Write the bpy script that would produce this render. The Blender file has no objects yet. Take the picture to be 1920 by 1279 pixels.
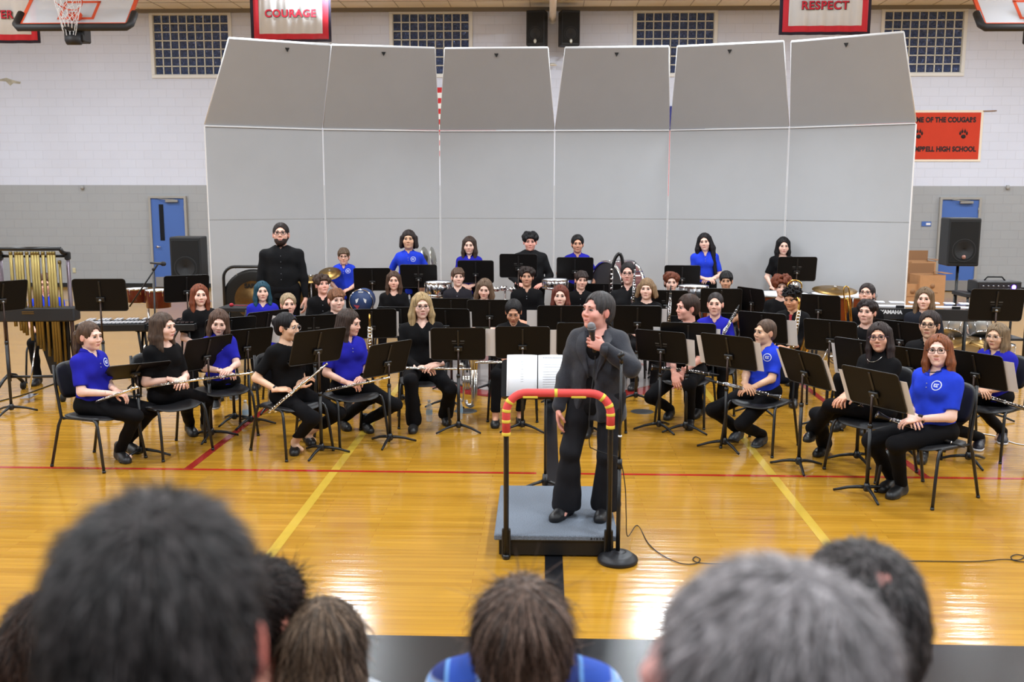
import bpy, bmesh, math, random
import numpy as np
from mathutils import Vector, Matrix
from mathutils.bvhtree import BVHTree

random.seed(7)
PI = math.pi
SC = bpy.context.scene
COL = SC.collection

# ------------------------------------------------------------------ camera
F_PX, CX, CY = 1830.0, 960.0, 639.5
CAM_H = 2.28
PITCH = math.atan((CY - 361.0) / F_PX)
YAW = math.radians(2.0)
ROLL = math.radians(0.08)
R_CAM = (Matrix.Rotation(YAW, 3, 'Z') @ Matrix.Rotation(PI/2 - PITCH, 3, 'X') @ Matrix.Rotation(ROLL, 3, 'Z'))
cam_d = bpy.data.cameras.new('camera'); cam = bpy.data.objects.new('camera', cam_d); COL.objects.link(cam)
cam.matrix_world = Matrix.Translation((0, 0, CAM_H)) @ R_CAM.to_4x4()
cam_d.sensor_width = 36.0; cam_d.lens = F_PX / 1920 * 36
cam_d.clip_start = 0.05; cam_d.clip_end = 200
cam_d.dof.use_dof = True; cam_d.dof.focus_distance = 9.3; cam_d.dof.aperture_fstop = 2.9
SC.camera = cam

# ------------------------------------------------------------------ world, exposure
w = bpy.data.worlds.new('World'); SC.world = w; w.use_nodes = True
w.node_tree.nodes['Background'].inputs[0].default_value = (0.86, 0.92, 1.0, 1)
w.node_tree.nodes['Background'].inputs[1].default_value = 0.34
SC.view_settings.view_transform = 'Standard'; SC.view_settings.look = 'None'
SC.view_settings.exposure = 0.0; SC.view_settings.gamma = 1.0; SC.view_settings.use_curve_mapping = False

LAMPW = 222.0
# ------------------------------------------------------------------ pixel -> place helpers (measurements only)
def ray(px, py):
    return (R_CAM @ Vector(((px - CX) / F_PX, -(py - CY) / F_PX, -1.0)))
def G(px, py, z=0.0):
    d = ray(px, py); t = (z - CAM_H) / d.z
    return Vector((d.x*t, d.y*t, z))
def AT(px, py, Y):
    d = ray(px, py); t = Y / d.y
    return Vector((d.x*t, Y, CAM_H + d.z*t))

# ------------------------------------------------------------------ materials
def lin(c):
    o = []
    for v in c[:3]:
        v = v / 255.0
        o.append(v/12.92 if v <= 0.04045 else ((v+0.055)/1.055)**2.4)
    return (o[0], o[1], o[2], 1.0)
_M = {}
def mat(name, rgb, rough=0.5, metal=0.0, noise=0.0, nscale=20.0, bump=0.0, bscale=60.0, emit=None, es=1.0, coat=0.0, sheen=0.0, stretch=None, spec=0.5, alpha=1.0, attr=False):
    if name in _M: return _M[name]
    m = bpy.data.materials.new(name); m.use_nodes = True
    nt = m.node_tree; b = nt.nodes['Principled BSDF']
    col = lin(rgb)
    b.inputs['Base Color'].default_value = col
    b.inputs['Roughness'].default_value = rough; b.inputs['Metallic'].default_value = metal
    b.inputs['Specular IOR Level'].default_value = spec
    b.inputs['Coat Weight'].default_value = coat
    b.inputs['Sheen Weight'].default_value = sheen
    b.inputs['Alpha'].default_value = alpha
    tc = nt.nodes.new('ShaderNodeTexCoord'); mp = nt.nodes.new('ShaderNodeMapping')
    nt.links.new(tc.outputs['Object'], mp.inputs[0])
    if stretch: mp.inputs['Scale'].default_value = stretch
    src = None
    if attr:
        a = nt.nodes.new('ShaderNodeAttribute'); a.attribute_name = 'col'
        mm = nt.nodes.new('ShaderNodeMix'); mm.data_type = 'RGBA'; mm.blend_type = 'MULTIPLY'
        mm.inputs[0].default_value = 1.0; mm.inputs[6].default_value = col
        nt.links.new(a.outputs['Color'], mm.inputs[7]); src = mm.outputs[2]
    if noise > 0:
        n = nt.nodes.new('ShaderNodeTexNoise'); n.inputs['Scale'].default_value = nscale; n.inputs['Detail'].default_value = 4
        nt.links.new(mp.outputs[0], n.inputs['Vector'])
        r = nt.nodes.new('ShaderNodeMapRange'); r.inputs[1].default_value = 0.3; r.inputs[2].default_value = 0.7
        r.inputs[3].default_value = 1 - noise; r.inputs[4].default_value = 1 + noise
        nt.links.new(n.outputs[0], r.inputs[0])
        mx = nt.nodes.new('ShaderNodeMix'); mx.data_type = 'RGBA'; mx.blend_type = 'MULTIPLY'; mx.inputs[0].default_value = 1.0
        mx.inputs[6].default_value = col
        if src: nt.links.new(src, mx.inputs[6])
        nt.links.new(r.outputs[0], mx.inputs[7]); src = mx.outputs[2]
    if src: nt.links.new(src, b.inputs['Base Color'])
    if bump > 0:
        n2 = nt.nodes.new('ShaderNodeTexNoise'); n2.inputs['Scale'].default_value = bscale; n2.inputs['Detail'].default_value = 3
        nt.links.new(mp.outputs[0], n2.inputs['Vector'])
        bp = nt.nodes.new('ShaderNodeBump'); bp.inputs['Strength'].default_value = bump; bp.inputs['Distance'].default_value = 0.01
        nt.links.new(n2.outputs[0], bp.inputs['Height']); nt.links.new(bp.outputs[0], b.inputs['Normal'])
    if emit:
        b.inputs['Emission Color'].default_value = lin(emit); b.inputs['Emission Strength'].default_value = es
    _M[name] = m
    return m

BLK = mat('black_steel', (22, 22, 24), 0.38, 0.0, spec=0.5)
DESK = mat('black_desk', (11, 9, 9), 0.5, 0.0, spec=0.22)
PLAS = mat('black_plastic', (26, 26, 29), 0.5)
RUB = mat('black_rubber', (18, 18, 19), 0.8)
CHR = mat('chrome', (215, 215, 220), 0.16, 1.0)
SIL = mat('silver', (228, 226, 222), 0.22, 1.0)
BRASS = mat('brass', (214, 170, 84), 0.25, 1.0)
CYMB = mat('cymbal_bronze', (134, 106, 62), 0.4, 1.0, noise=0.1, nscale=8)
PAPER = mat('sheet_paper', (212, 208, 208), 0.8)
WHT = mat('white_paint', (225, 226, 230), 0.6)
SILC = mat('steel_glide', (150, 150, 150), 0.4, 0.6)
EBON = mat('ebony_wood', (20, 18, 19), 0.3)

# ------------------------------------------------------------------ object helpers
def link(o, parent=None):
    COL.objects.link(o)
    if parent is not None: o.parent = parent
    return o
def tag(o, label=None, cat=None, group=None, kind=None):
    if label: o['label'] = label
    if cat: o['category'] = cat
    if group: o['group'] = group
    if kind: o['kind'] = kind
    return o
def empty(name, loc=(0, 0, 0), rz=0.0, label=None, cat=None, group=None):
    o = bpy.data.objects.new(name, None); COL.objects.link(o)
    o.empty_display_size = 0.1
    o.matrix_world = Matrix.Translation(loc) @ Matrix.Rotation(rz, 4, 'Z')
    return tag(o, label, cat, group)
def copy_tree(o, parent=None):
    c = o.copy(); COL.objects.link(c)
    if parent is not None: c.parent = parent
    for ch in list(o.children): copy_tree(ch, c)
    return c

def np_mesh(name, V, Q, mats, smooth=True, col=None, mi=None):
    me = bpy.data.meshes.new(name)
    V = np.asarray(V, dtype=np.float32); Q = np.asarray(Q, dtype=np.int32)
    me.vertices.add(len(V)); me.vertices.foreach_set('co', V.ravel())
    n = Q.shape[1]
    me.loops.add(Q.size); me.loops.foreach_set('vertex_index', Q.ravel())
    me.polygons.add(len(Q)); me.polygons.foreach_set('loop_start', np.arange(0, Q.size, n, dtype=np.int32))
    me.update(calc_edges=True)
    for m in (mats if isinstance(mats, (list, tuple)) else [mats]): me.materials.append(m)
    me.polygons.foreach_set('use_smooth', np.full(len(Q), smooth, dtype=bool))
    if mi is not None: me.polygons.foreach_set('material_index', np.asarray(mi, dtype=np.int32))
    if col is not None:
        a = me.color_attributes.new('col', 'FLOAT_COLOR', 'POINT')
        c4 = np.ones((len(V), 4), dtype=np.float32); c4[:, :3] = col
        a.data.foreach_set('color', c4.ravel())
    return me

class MB:
    def __init__(s): s.v = []; s.f = []; s.m = []; s.sm = []
    def add(s, vs, fs, mi=0, smooth=True, M=None):
        o = len(s.v)
        for p in vs:
            p = Vector(p)
            s.v.append(M @ p if M is not None else p)
        for f in fs: s.f.append([i + o for i in f]); s.m.append(mi); s.sm.append(smooth)
        return s
    def box(s, c, d, mi=0, bev=0.0, M=None, seg=1):
        bm = bmesh.new(); bmesh.ops.create_cube(bm, size=1.0)
        for v in bm.verts: v.co = Vector((v.co.x*d[0], v.co.y*d[1], v.co.z*d[2]))
        if bev > 0: bmesh.ops.bevel(bm, geom=list(bm.edges), offset=bev, segments=seg, affect='EDGES', profile=0.5)
        bm.verts.index_update()
        s.add([v.co + Vector(c) for v in bm.verts], [[v.index for v in f.verts] for f in bm.faces], mi, False, M)
        bm.free(); return s
    def tube(s, path, r, n=10, mi=0, closed=False, M=None, cap=True):
        path = [Vector(p) for p in path]; L = len(path)
        rs = r if isinstance(r, (list, tuple)) else [r]*L
        T = []
        for i in range(L):
            if closed: t = path[(i+1) % L] - path[i-1]
            else: t = path[min(i+1, L-1)] - path[max(i-1, 0)]
            T.append(t.normalized() if t.length > 1e-9 else Vector((0, 0, 1)))
        up = Vector((0, 0, 1)) if abs(T[0].z) < 0.9 else Vector((1, 0, 0))
        nrm = (up - T[0]*up.dot(T[0])).normalized(); vs = []
        for i in range(L):
            nrm = (nrm - T[i]*nrm.dot(T[i]))
            nrm = nrm.normalized() if nrm.length > 1e-6 else Vector((1, 0, 0))
            b = T[i].cross(nrm)
            for k in range(n):
                a = 2*PI*k/n
                vs.append(path[i] + (nrm*math.cos(a) + b*math.sin(a))*rs[i])
        fs = []
        for i in range(L if closed else L-1):
            j = (i+1) % L
            for k in range(n):
                q = (k+1) % n
                fs.append([i*n+k, i*n+q, j*n+q, j*n+k])
        if cap and not closed:
            fs.append([k for k in range(n)][::-1]); fs.append([(L-1)*n+k for k in range(n)])
        return s.add(vs, fs, mi, True, M)
    def lathe(s, prof, n=24, mi=0, M=None, arc=1.0):
        vs = []; fs = []; L = len(prof); full = arc >= 1.0; N = n if full else n+1
        for (r, z) in prof:
            for k in range(N):
                a = 2*PI*arc*k/n; vs.append((r*math.cos(a), r*math.sin(a), z))
        for i in range(L-1):
            for k in range(n):
                q = (k+1) % n if full else k+1
                fs.append([i*N+k, i*N+q, (i+1)*N+q, (i+1)*N+k])
        return s.add(vs, fs, mi, True, M)
    def poly(s, pts, t=0.0, mi=0, M=None, smooth=False):
        """flat polygon in the local XZ plane, given thickness along +Y"""
        n = len(pts)
        if t == 0: return s.add([(x, 0, z) for x, z in pts], [list(range(n))], mi, smooth, M)
        vs = [(x, 0, z) for x, z in pts] + [(x, t, z) for x, z in pts]
        fs = [list(range(n)), list(range(2*n-1, n-1, -1))]
        for i in range(n):
            j = (i+1) % n; fs.append([i, n+i, n+j, j])
        return s.add(vs, fs, mi, smooth, M)
    def ball(s, c, r, mi=0, n=12, M=None):
        r = r if isinstance(r, (list, tuple)) else (r, r, r)
        prof = []; vs = []; fs = []; m = n//2
        for i in range(m+1):
            a = PI*i/m
            for k in range(n):
                b = 2*PI*k/n
                vs.append((c[0]+r[0]*math.sin(a)*math.cos(b), c[1]+r[1]*math.sin(a)*math.sin(b), c[2]-r[2]*math.cos(a)))
        for i in range(m):
            for k in range(n):
                q = (k+1) % n; fs.append([i*n+k, i*n+q, (i+1)*n+q, (i+1)*n+k])
        return s.add(vs, fs, mi, True, M)
    def mesh(s, name, mats):
        me = bpy.data.meshes.new(name); me.from_pydata([tuple(p) for p in s.v], [], s.f)
        for m in (mats if isinstance(mats, (list, tuple)) else [mats]): me.materials.append(m)
        me.polygons.foreach_set('material_index', s.m); me.polygons.foreach_set('use_smooth', s.sm)
        bm = bmesh.new(); bm.from_mesh(me)
        bmesh.ops.remove_doubles(bm, verts=bm.verts, dist=1e-6)
        bmesh.ops.recalc_face_normals(bm, faces=bm.faces); bm.to_mesh(me); bm.free()
        return me
    def build(s, name, mats, parent=None, M=None, label=None):
        o = bpy.data.objects.new(name, s.mesh(name, mats)); link(o, parent)
        if M is not None:
            if parent is None: o.matrix_world = M
            else: o.matrix_local = M
        if label: o['label'] = label
        return o
def rot(ax, deg): return Matrix.Rotation(math.radians(deg), 4, ax)
def tr(x, y, z): return Matrix.Translation((x, y, z))
def rrect(w, h, r, n=4):
    pts = []
    for (sx, sz, a0) in ((1, 1, 0), (-1, 1, 90), (-1, -1, 180), (1, -1, 270)):
        for i in range(n+1):
            a = math.radians(a0 + 90*i/n)
            pts.append((sx*(w/2 - r) + r*math.cos(a), sz*(h/2 - r) + r*math.sin(a)))
    return pts
def align(a, b, up=Vector((0, 0, 1))):
    """matrix with local +X running from a to b, origin at a"""
    a = Vector(a); b = Vector(b); x = (b-a).normalized(); up = Vector(up)
    z = (up - x*up.dot(x))
    z = z.normalized() if z.length > 1e-5 else Vector((0, 1, 0))
    y = z.cross(x)
    return Matrix(((x.x, y.x, z.x, a.x), (x.y, y.y, z.y, a.y), (x.z, y.z, z.z, a.z), (0, 0, 0, 1)))
def text_mesh(txt, size, mats, off=0.0, extr=0.0005, bold=0.0, space=1.0):
    c = bpy.data.curves.new('lettering', 'FONT'); c.body = txt; c.size = size; c.align_x = 'CENTER'; c.align_y = 'CENTER'
    c.extrude = extr; c.offset = off; c.space_character = space
    o = bpy.data.objects.new('lettering', c); COL.objects.link(o)
    dg = bpy.context.evaluated_depsgraph_get(); me = bpy.data.meshes.new_from_object(o.evaluated_get(dg))
    bpy.data.objects.remove(o); me.materials.clear(); me.materials.append(mats)
    return me
def text(txt, size, m, parent, M, off=0.0, extr=0.0005, space=1.0, name='lettering', sx=1.0):
    o = bpy.data.objects.new(name, text_mesh(txt, size, m, off, extr, space=space)); link(o, parent)
    M = M @ Matrix.Diagonal((sx, 1, 1, 1))
    if parent is None: o.matrix_world = M
    else: o.matrix_local = M
    return o

# ------------------------------------------------------------------ distance fields -> smooth meshes
class Field:
    def __init__(s, lo, hi, h):
        s.lo = np.array(lo, float); s.h = h
        s.n = np.ceil((np.array(hi, float) - s.lo)/h).astype(int) + 1
        s.a = np.full(s.n, 0.3, dtype=np.float32)
        s.ax = [s.lo[i] + h*np.arange(s.n[i]) for i in range(3)]
    def _sl(s, lo, hi):
        i0 = np.maximum(np.floor((np.array(lo) - s.lo)/s.h).astype(int), 0)
        i1 = np.minimum(np.ceil((np.array(hi) - s.lo)/s.h).astype(int) + 1, s.n)
        if np.any(i1 <= i0): return None
        sl = tuple(slice(i0[i], i1[i]) for i in range(3))
        g = np.meshgrid(*[s.ax[i][sl[i]] for i in range(3)], indexing='ij', sparse=True)
        return sl, g
    def put(s, fn, lo, hi, k=0.02, op='u', m=0.03):
        r = s._sl(np.array(lo)-m-k, np.array(hi)+m+k)
        if r is None: return
        sl, g = r; d = fn(*g); a = s.a[sl]
        if op == 'u':
            hh = np.clip(0.5 + 0.5*(a-d)/k, 0, 1); s.a[sl] = a*(1-hh) + d*hh - k*hh*(1-hh)
        elif op == 's':
            d = -d; hh = np.clip(0.5 - 0.5*(a-d)/k, 0, 1); s.a[sl] = a*(1-hh) + d*hh + k*hh*(1-hh)
        elif op == 'i':
            s.a[sl] = np.maximum(a, d)
    def cone(s, a, b, ra, rb, k=0.02, op='u', fl=None, q=1.0):
        a = np.array(a, float); b = np.array(b, float); ba = b-a; L2 = max(float(ba@ba), 1e-9)
        f = None
        if fl is not None:
            f = np.array(fl, float); f = f/np.linalg.norm(f)
        def fn(x, y, z):
            px, py, pz = x-a[0], y-a[1], z-a[2]
            t = np.clip((px*ba[0]+py*ba[1]+pz*ba[2])/L2, 0, 1)
            dx, dy, dz = px-t*ba[0], py-t*ba[1], pz-t*ba[2]
            if f is not None:
                c = (dx*f[0]+dy*f[1]+dz*f[2])*(1.0/q-1.0)
                dx, dy, dz = dx+c*f[0], dy+c*f[1], dz+c*f[2]
            return np.sqrt(dx*dx+dy*dy+dz*dz) - (ra+(rb-ra)*t)
        R = max(ra, rb)
        s.put(fn, np.minimum(a, b)-R, np.maximum(a, b)+R, k, op)
    def ell(s, c, r, k=0.02, op='u', R=None):
        c = np.array(c, float); r = np.array(r if hasattr(r, '__len__') else (r, r, r), float)
        A = np.array(R if R is not None else np.eye(3), float)
        def fn(x, y, z):
            px, py, pz = x-c[0], y-c[1], z-c[2]
            q = [A[0][i]*px + A[1][i]*py + A[2][i]*pz for i in range(3)] if R is not None else [px, py, pz]
            k0 = np.sqrt((q[0]/r[0])**2+(q[1]/r[1])**2+(q[2]/r[2])**2)
            k1 = np.sqrt((q[0]/r[0]**2)**2+(q[1]/r[1]**2)**2+(q[2]/r[2]**2)**2)+1e-6
            return k0*(k0-1)/k1
        m = r.max() if R is not None else r
        s.put(fn, c-m, c+m, k, op)
    def plane(s, p, n):
        """keep the side the normal n points away from"""
        p = np.array(p, float); n = np.array(n, float); n = n/np.linalg.norm(n)
        g = np.meshgrid(*s.ax, indexing='ij', sparse=True)
        s.a = np.maximum(s.a, (g[0]-p[0])*n[0]+(g[1]-p[1])*n[1]+(g[2]-p[2])*n[2]).astype(np.float32)
    def warp(s, fn):
        g = np.meshgrid(*s.ax, indexing='ij', sparse=True); s.a = s.a + fn(*g)
    def net(s):
        a = s.a; a[0] = a[-1] = 1; a[:, 0] = a[:, -1] = 1; a[:, :, 0] = a[:, :, -1] = 1
        ins = a < 0
        c8 = [ins[i:ins.shape[0]-1+i, j:ins.shape[1]-1+j, k:ins.shape[2]-1+k] for i in (0, 1) for j in (0, 1) for k in (0, 1)]
        cnt = sum(c.astype(np.int8) for c in c8)
        act = (cnt > 0) & (cnt < 8); idx = np.argwhere(act)
        if len(idx) == 0: return np.zeros((0, 3)), np.zeros((0, 4), int)
        vid = np.full(act.shape, -1, dtype=np.int64); vid[act] = np.arange(len(idx))
        cor = np.array([(i, j, k) for i in (0, 1) for j in (0, 1) for k in (0, 1)])
        val = np.stack([a[idx[:, 0]+c[0], idx[:, 1]+c[1], idx[:, 2]+c[2]] for c in cor], 1)
        acc = np.zeros((len(idx), 3)); num = np.zeros(len(idx))
        for p in range(8):
            for q in range(p+1, 8):
                if np.abs(cor[p]-cor[q]).sum() != 1: continue
                v0, v1 = val[:, p], val[:, q]; cr = (v0 < 0) != (v1 < 0)
                t = np.where(cr, v0/np.where(cr, v0-v1, 1), 0)
                acc += np.where(cr[:, None], cor[p]+t[:, None]*(cor[q]-cor[p]), 0); num += cr
        V = s.lo + s.h*(idx + acc/num[:, None])
        Fs = []
        for ax in range(3):
            o1, o2 = [(1, 2), (2, 0), (0, 1)][ax]
            A = ins[tuple(slice(0, -1) if i == ax else slice(1, -1) for i in range(3))]
            B = ins[tuple(slice(1, None) if i == ax else slice(1, -1) for i in range(3))]
            e = np.argwhere(A != B)
            if len(e) == 0: continue
            sgn = A[A != B]
            e = e + np.array([0 if i == ax else 1 for i in range(3)])
            d1 = np.zeros(3, int); d1[o1] = 1; d2 = np.zeros(3, int); d2[o2] = 1
            g = lambda u: vid[u[:, 0], u[:, 1], u[:, 2]]
            q = np.stack([g(e-d1-d2), g(e-d2), g(e), g(e-d1)], 1)
            q[~sgn] = q[~sgn][:, ::-1]
            Fs.append(q)
        Q = np.concatenate(Fs); Q = Q[(Q >= 0).all(1)]
        return V, Q
def joinm(parts):
    Vs, Qs, o = [], [], 0
    for V, Q in parts:
        Vs.append(V); Qs.append(Q+o); o += len(V)
    return np.concatenate(Vs), np.concatenate(Qs)
def xf(V, M):
    A = np.array([list(r) for r in M]); return V @ A[:3, :3].T + A[:3, 3]
# ------------------------------------------------------------------ people
def skin_mat(t):
    r = (int(t[0]), int(t[1]), int(t[2]))
    return mat('skin_%d_%d_%d' % r, r, 0.5, noise=0.04, nscale=30, attr=True, spec=0.35)
def cloth(rgb, rough=0.85, bump=0.25):
    return mat('cloth_%d_%d_%d' % tuple(rgb), rgb, rough, noise=0.08, nscale=14, bump=bump, bscale=16, sheen=0.0, spec=0.15)
def hair_mat(rgb, tip=None):
    nm = 'hair_%d_%d_%d' % tuple(rgb)
    if tip is not None: nm += '_tip_%d' % tip[0]
    if nm in _M: return _M[nm]
    rgb = tuple(int(c*.86) for c in rgb)
    m = mat(nm, rgb, 0.5, noise=0.42, nscale=60, bump=0.4, bscale=70, stretch=(1, 1, 0.16), spec=0.22)
    if tip is not None:
        nt = m.node_tree; b = nt.nodes['Principled BSDF']
        tc = nt.nodes.new('ShaderNodeTexCoord'); sp = nt.nodes.new('ShaderNodeSeparateXYZ'); nt.links.new(tc.outputs['Object'], sp.inputs[0])
        rm = nt.nodes.new('ShaderNodeMapRange'); rm.inputs[1].default_value = -0.02; rm.inputs[2].default_value = -0.16
        nt.links.new(sp.outputs[2], rm.inputs[0])
        mx = nt.nodes.new('ShaderNodeMix'); mx.data_type = 'RGBA'
        s0 = b.inputs['Base Color'].links[0].from_socket
        nt.links.new(rm.outputs[0], mx.inputs[0]); nt.links.new(s0, mx.inputs[6]); mx.inputs[7].default_value = lin(tip)
        nt.links.new(mx.outputs[2], b.inputs['Base Color'])
    return m
SCLERA = mat('eye_white', (196, 188, 184), 0.25)
IRIS = mat('iris_dark', (30, 22, 18), 0.35)
MOUTH = mat('mouth_line', (112, 48, 46), 0.6)

_hd = {}
def head_mesh(kind='f', wide=1.0, h=0.004, smile=False):
    key = (kind, round(wide, 2), h, smile)
    if key in _hd: return _hd[key]
    F = Field((-.1, -.145, -.205), (.1, .13, .13), h)
    m = kind == 'm'
    F.ell((0, .018, .033), (.076, .094, .085), .02)
    F.ell((0, -.018, -.025), (.060*wide, .074, .084), .03)
    F.ell((0, -.032, -.072), ((.046 if m else .041)*wide, .048, .040), .03)
    F.ell((0, -.074, -.096), (.019 if m else .015, .016, .015), .025)
    F.cone((-.034, -.083, .027), (.034, -.083, .027), .011, .011, .022)
    for x in (-1, 1):
        F.ell((x*.031, -.102, .004), (.0185, .017, .0125), .014, 's')
        F.ell((x*.040*wide, -.064, -.030), (.024, .022, .022), .03)
        F.ell((x*.0115, -.100, -.032), (.0075, .009, .0065), .009)
        F.ell((x*.079*(.5+.5*wide), .012, -.008), (.007, .018, .031), .008, R=rot('Z', x*-18).to_3x3())
    F.cone((0, -.090, .012), (0, -.1085, -.026), .0068, .0098, .012)
    # lips and mouth line
    F.cone((-.019, -.0875, -.0595), (.019, -.0875, -.0595), .0062, .0062, .008)
    F.cone((-.016, -.0865, -.0700), (.016, -.0865, -.0700), .0068, .0068, .008)
    up = .006 if smile else .0
    F.cone((-.026, -.0885, -.0645+up), (0, -.0985, -.0648), .0016, .0018, .004, 's')
    F.cone((.026, -.0885, -.0645+up), (0, -.0985, -.0648), .0016, .0018, .004, 's')
    # neck
    nr = .053 if m else .044
    F.cone((0, .022, -.055), (0, .042, -.20), nr, nr+.002, .03)
    V, Q = F.net()
    col = np.ones((len(V), 3))
    lip = np.exp(-(((V[:, 0])/.024)**4 + ((V[:, 2]+.0648-up*.5)/.0105)**4)) * (V[:, 1] < -.072)
    lc = np.array([.80, .48, .50]) if not m else np.array([.86, .62, .62])
    col = col*(1-lip[:, None]) + lc*lip[:, None]
    ck = (np.exp(-(((np.abs(V[:, 0])-.040)/.02)**2 + ((V[:, 2]+.03)/.022)**2)) * (V[:, 1] < -.03) + np.exp(-((V[:, 0]/.014)**2+((V[:, 2]+.03)/.012)**2))*(V[:, 1] < -.09))[:, None]*.55
    col = col*(1-ck) + col*np.array([1.0, .80, .78])*ck
    er = ((np.abs(V[:, 0]) > .074) & (np.abs(V[:, 2]+.008) < .035))[:, None]
    col = np.where(er, col*np.array([1, .80, .78]), col)
    _hd[key] = (V, Q, col); return _hd[key]

def quads(mb):
    V = np.array([tuple(p) for p in mb.v]); Q = np.array([f if len(f) == 4 else f + [f[-1]] for f in mb.f if len(f) <= 4])
    return V, Q
_ey = {}
def eye_parts(look=0.0, lid=1.0, smile=False):
    key = (round(look, 2), lid, smile)
    if key in _ey: return _ey[key]
    a = MB(); b = MB(); c = MB(); d = MB()
    for x in (-1, 1):
        a.ball((x*.031, -.0800, .003), (.0130, .0122, .0078*lid), n=12)
        b.ball((x*.031+look*.006, -.0900, .003), (.0068, .0042, .0066*lid), n=10)
        # upper lash line and brow
        b.tube([(x*.031+u*.0145, -.0935+.008*u*u, .003+.0078*lid*(1-u*u)**.5*1.0) for u in (-1, -.6, -.2, .2, .6, 1)], .0026, 5, cap=False)
        c.tube([(x*(.015+.0095*i), -.0970+.0026*i*i*.6, .0255+.0038*math.sin(i/3*PI*.75)-.0008*i) for i in range(4)], [.0024, .0031, .0028, .0012], 6, cap=False)
    up = .0035 if smile else -.0005
    d.tube([(.023*u, -.0975+.0115*u*u, -.0648+up*u*u) for u in (-1, -.7, -.35, 0, .35, .7, 1)], [.0008, .0013, .0016, .0016, .0016, .0013, .0008], 5, cap=False)
    _ey[key] = (quads(a), quads(b), quads(c), quads(d)); return _ey[key]

_hn = {}
def hand_mesh(curl=0.4, thumb=0.3, spread=0.12, h=0.0038):
    """right hand: wrist at origin, fingers +Y, back of hand +Z, thumb side -X"""
    key = (curl, thumb, spread, h)
    if key in _hn: return _hn[key]
    F = Field((-.10, -.05, -.10), (.075, .215, .045), h)
    F.cone((0, -.045, 0), (0, .01, 0), .026, .024, .012, fl=(0, 0, 1), q=.78)
    F.ell((0, .048, 0), (.039, .052, .0155), .014)
    F.ell((-.022, .030, -.008), (.020, .032, .014), .014)
    for i, (x, y, L, r) in enumerate([(-.029, .082, .92, .0086), (-.0095, .088, 1.0, .0090), (.0105, .085, .94, .0086), (.029, .076, .76, .0076)]):
        a = -curl*(0.55+.06*i); p = np.array([x, y, 0.0]); sx = spread*(i-1.5)*.55
        F.cone((x*.75, .045, -.001), p, .0105, .0095, .010)
        for j, seg in enumerate((.043, .027, .021)):
            d = np.array([sx, math.cos(a), math.sin(a)]); q = p + d*seg*L
            F.cone(p, q, r-.0006*j, r-.0006*(j+1), .0035 if j else .006)
            p = q; a -= curl*(1.05, .8, .5)[j]
    p0 = np.array([-.026, .018, -.006]); p1 = p0 + np.array([-.030, .030, -.008-.012*thumb]); p2 = p1 + np.array([-.012+.020*thumb, .028, -.010-.01*thumb]); p3 = p2 + np.array([-.002+.018*thumb, .022, -.006-.004*thumb])
    F.cone(p0, p1, .014, .0115, .010); F.cone(p1, p2, .0110, .0095, .005); F.cone(p2, p3, .0098, .0080, .004)
    _hn[key] = F.net(); return _hn[key]
def hand_at(wrist, direc, back, side, s=1.0, **kw):
    V, Q = hand_mesh(**kw)
    e2 = Vector(direc).normalized(); e3 = Vector(back); e3 = (e3 - e2*e3.dot(e2)).normalized(); e1 = e2.cross(e3)
    V = V.copy()
    if side > 0:  # wearer's left hand (+X) is the mirror
        V[:, 0] *= -1; Q = Q[:, ::-1]
    M = np.array([[e1.x, e2.x, e3.x], [e1.y, e2.y, e3.y], [e1.z, e2.z, e3.z]])
    return V*s @ M.T + np.array(wrist), Q

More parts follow.
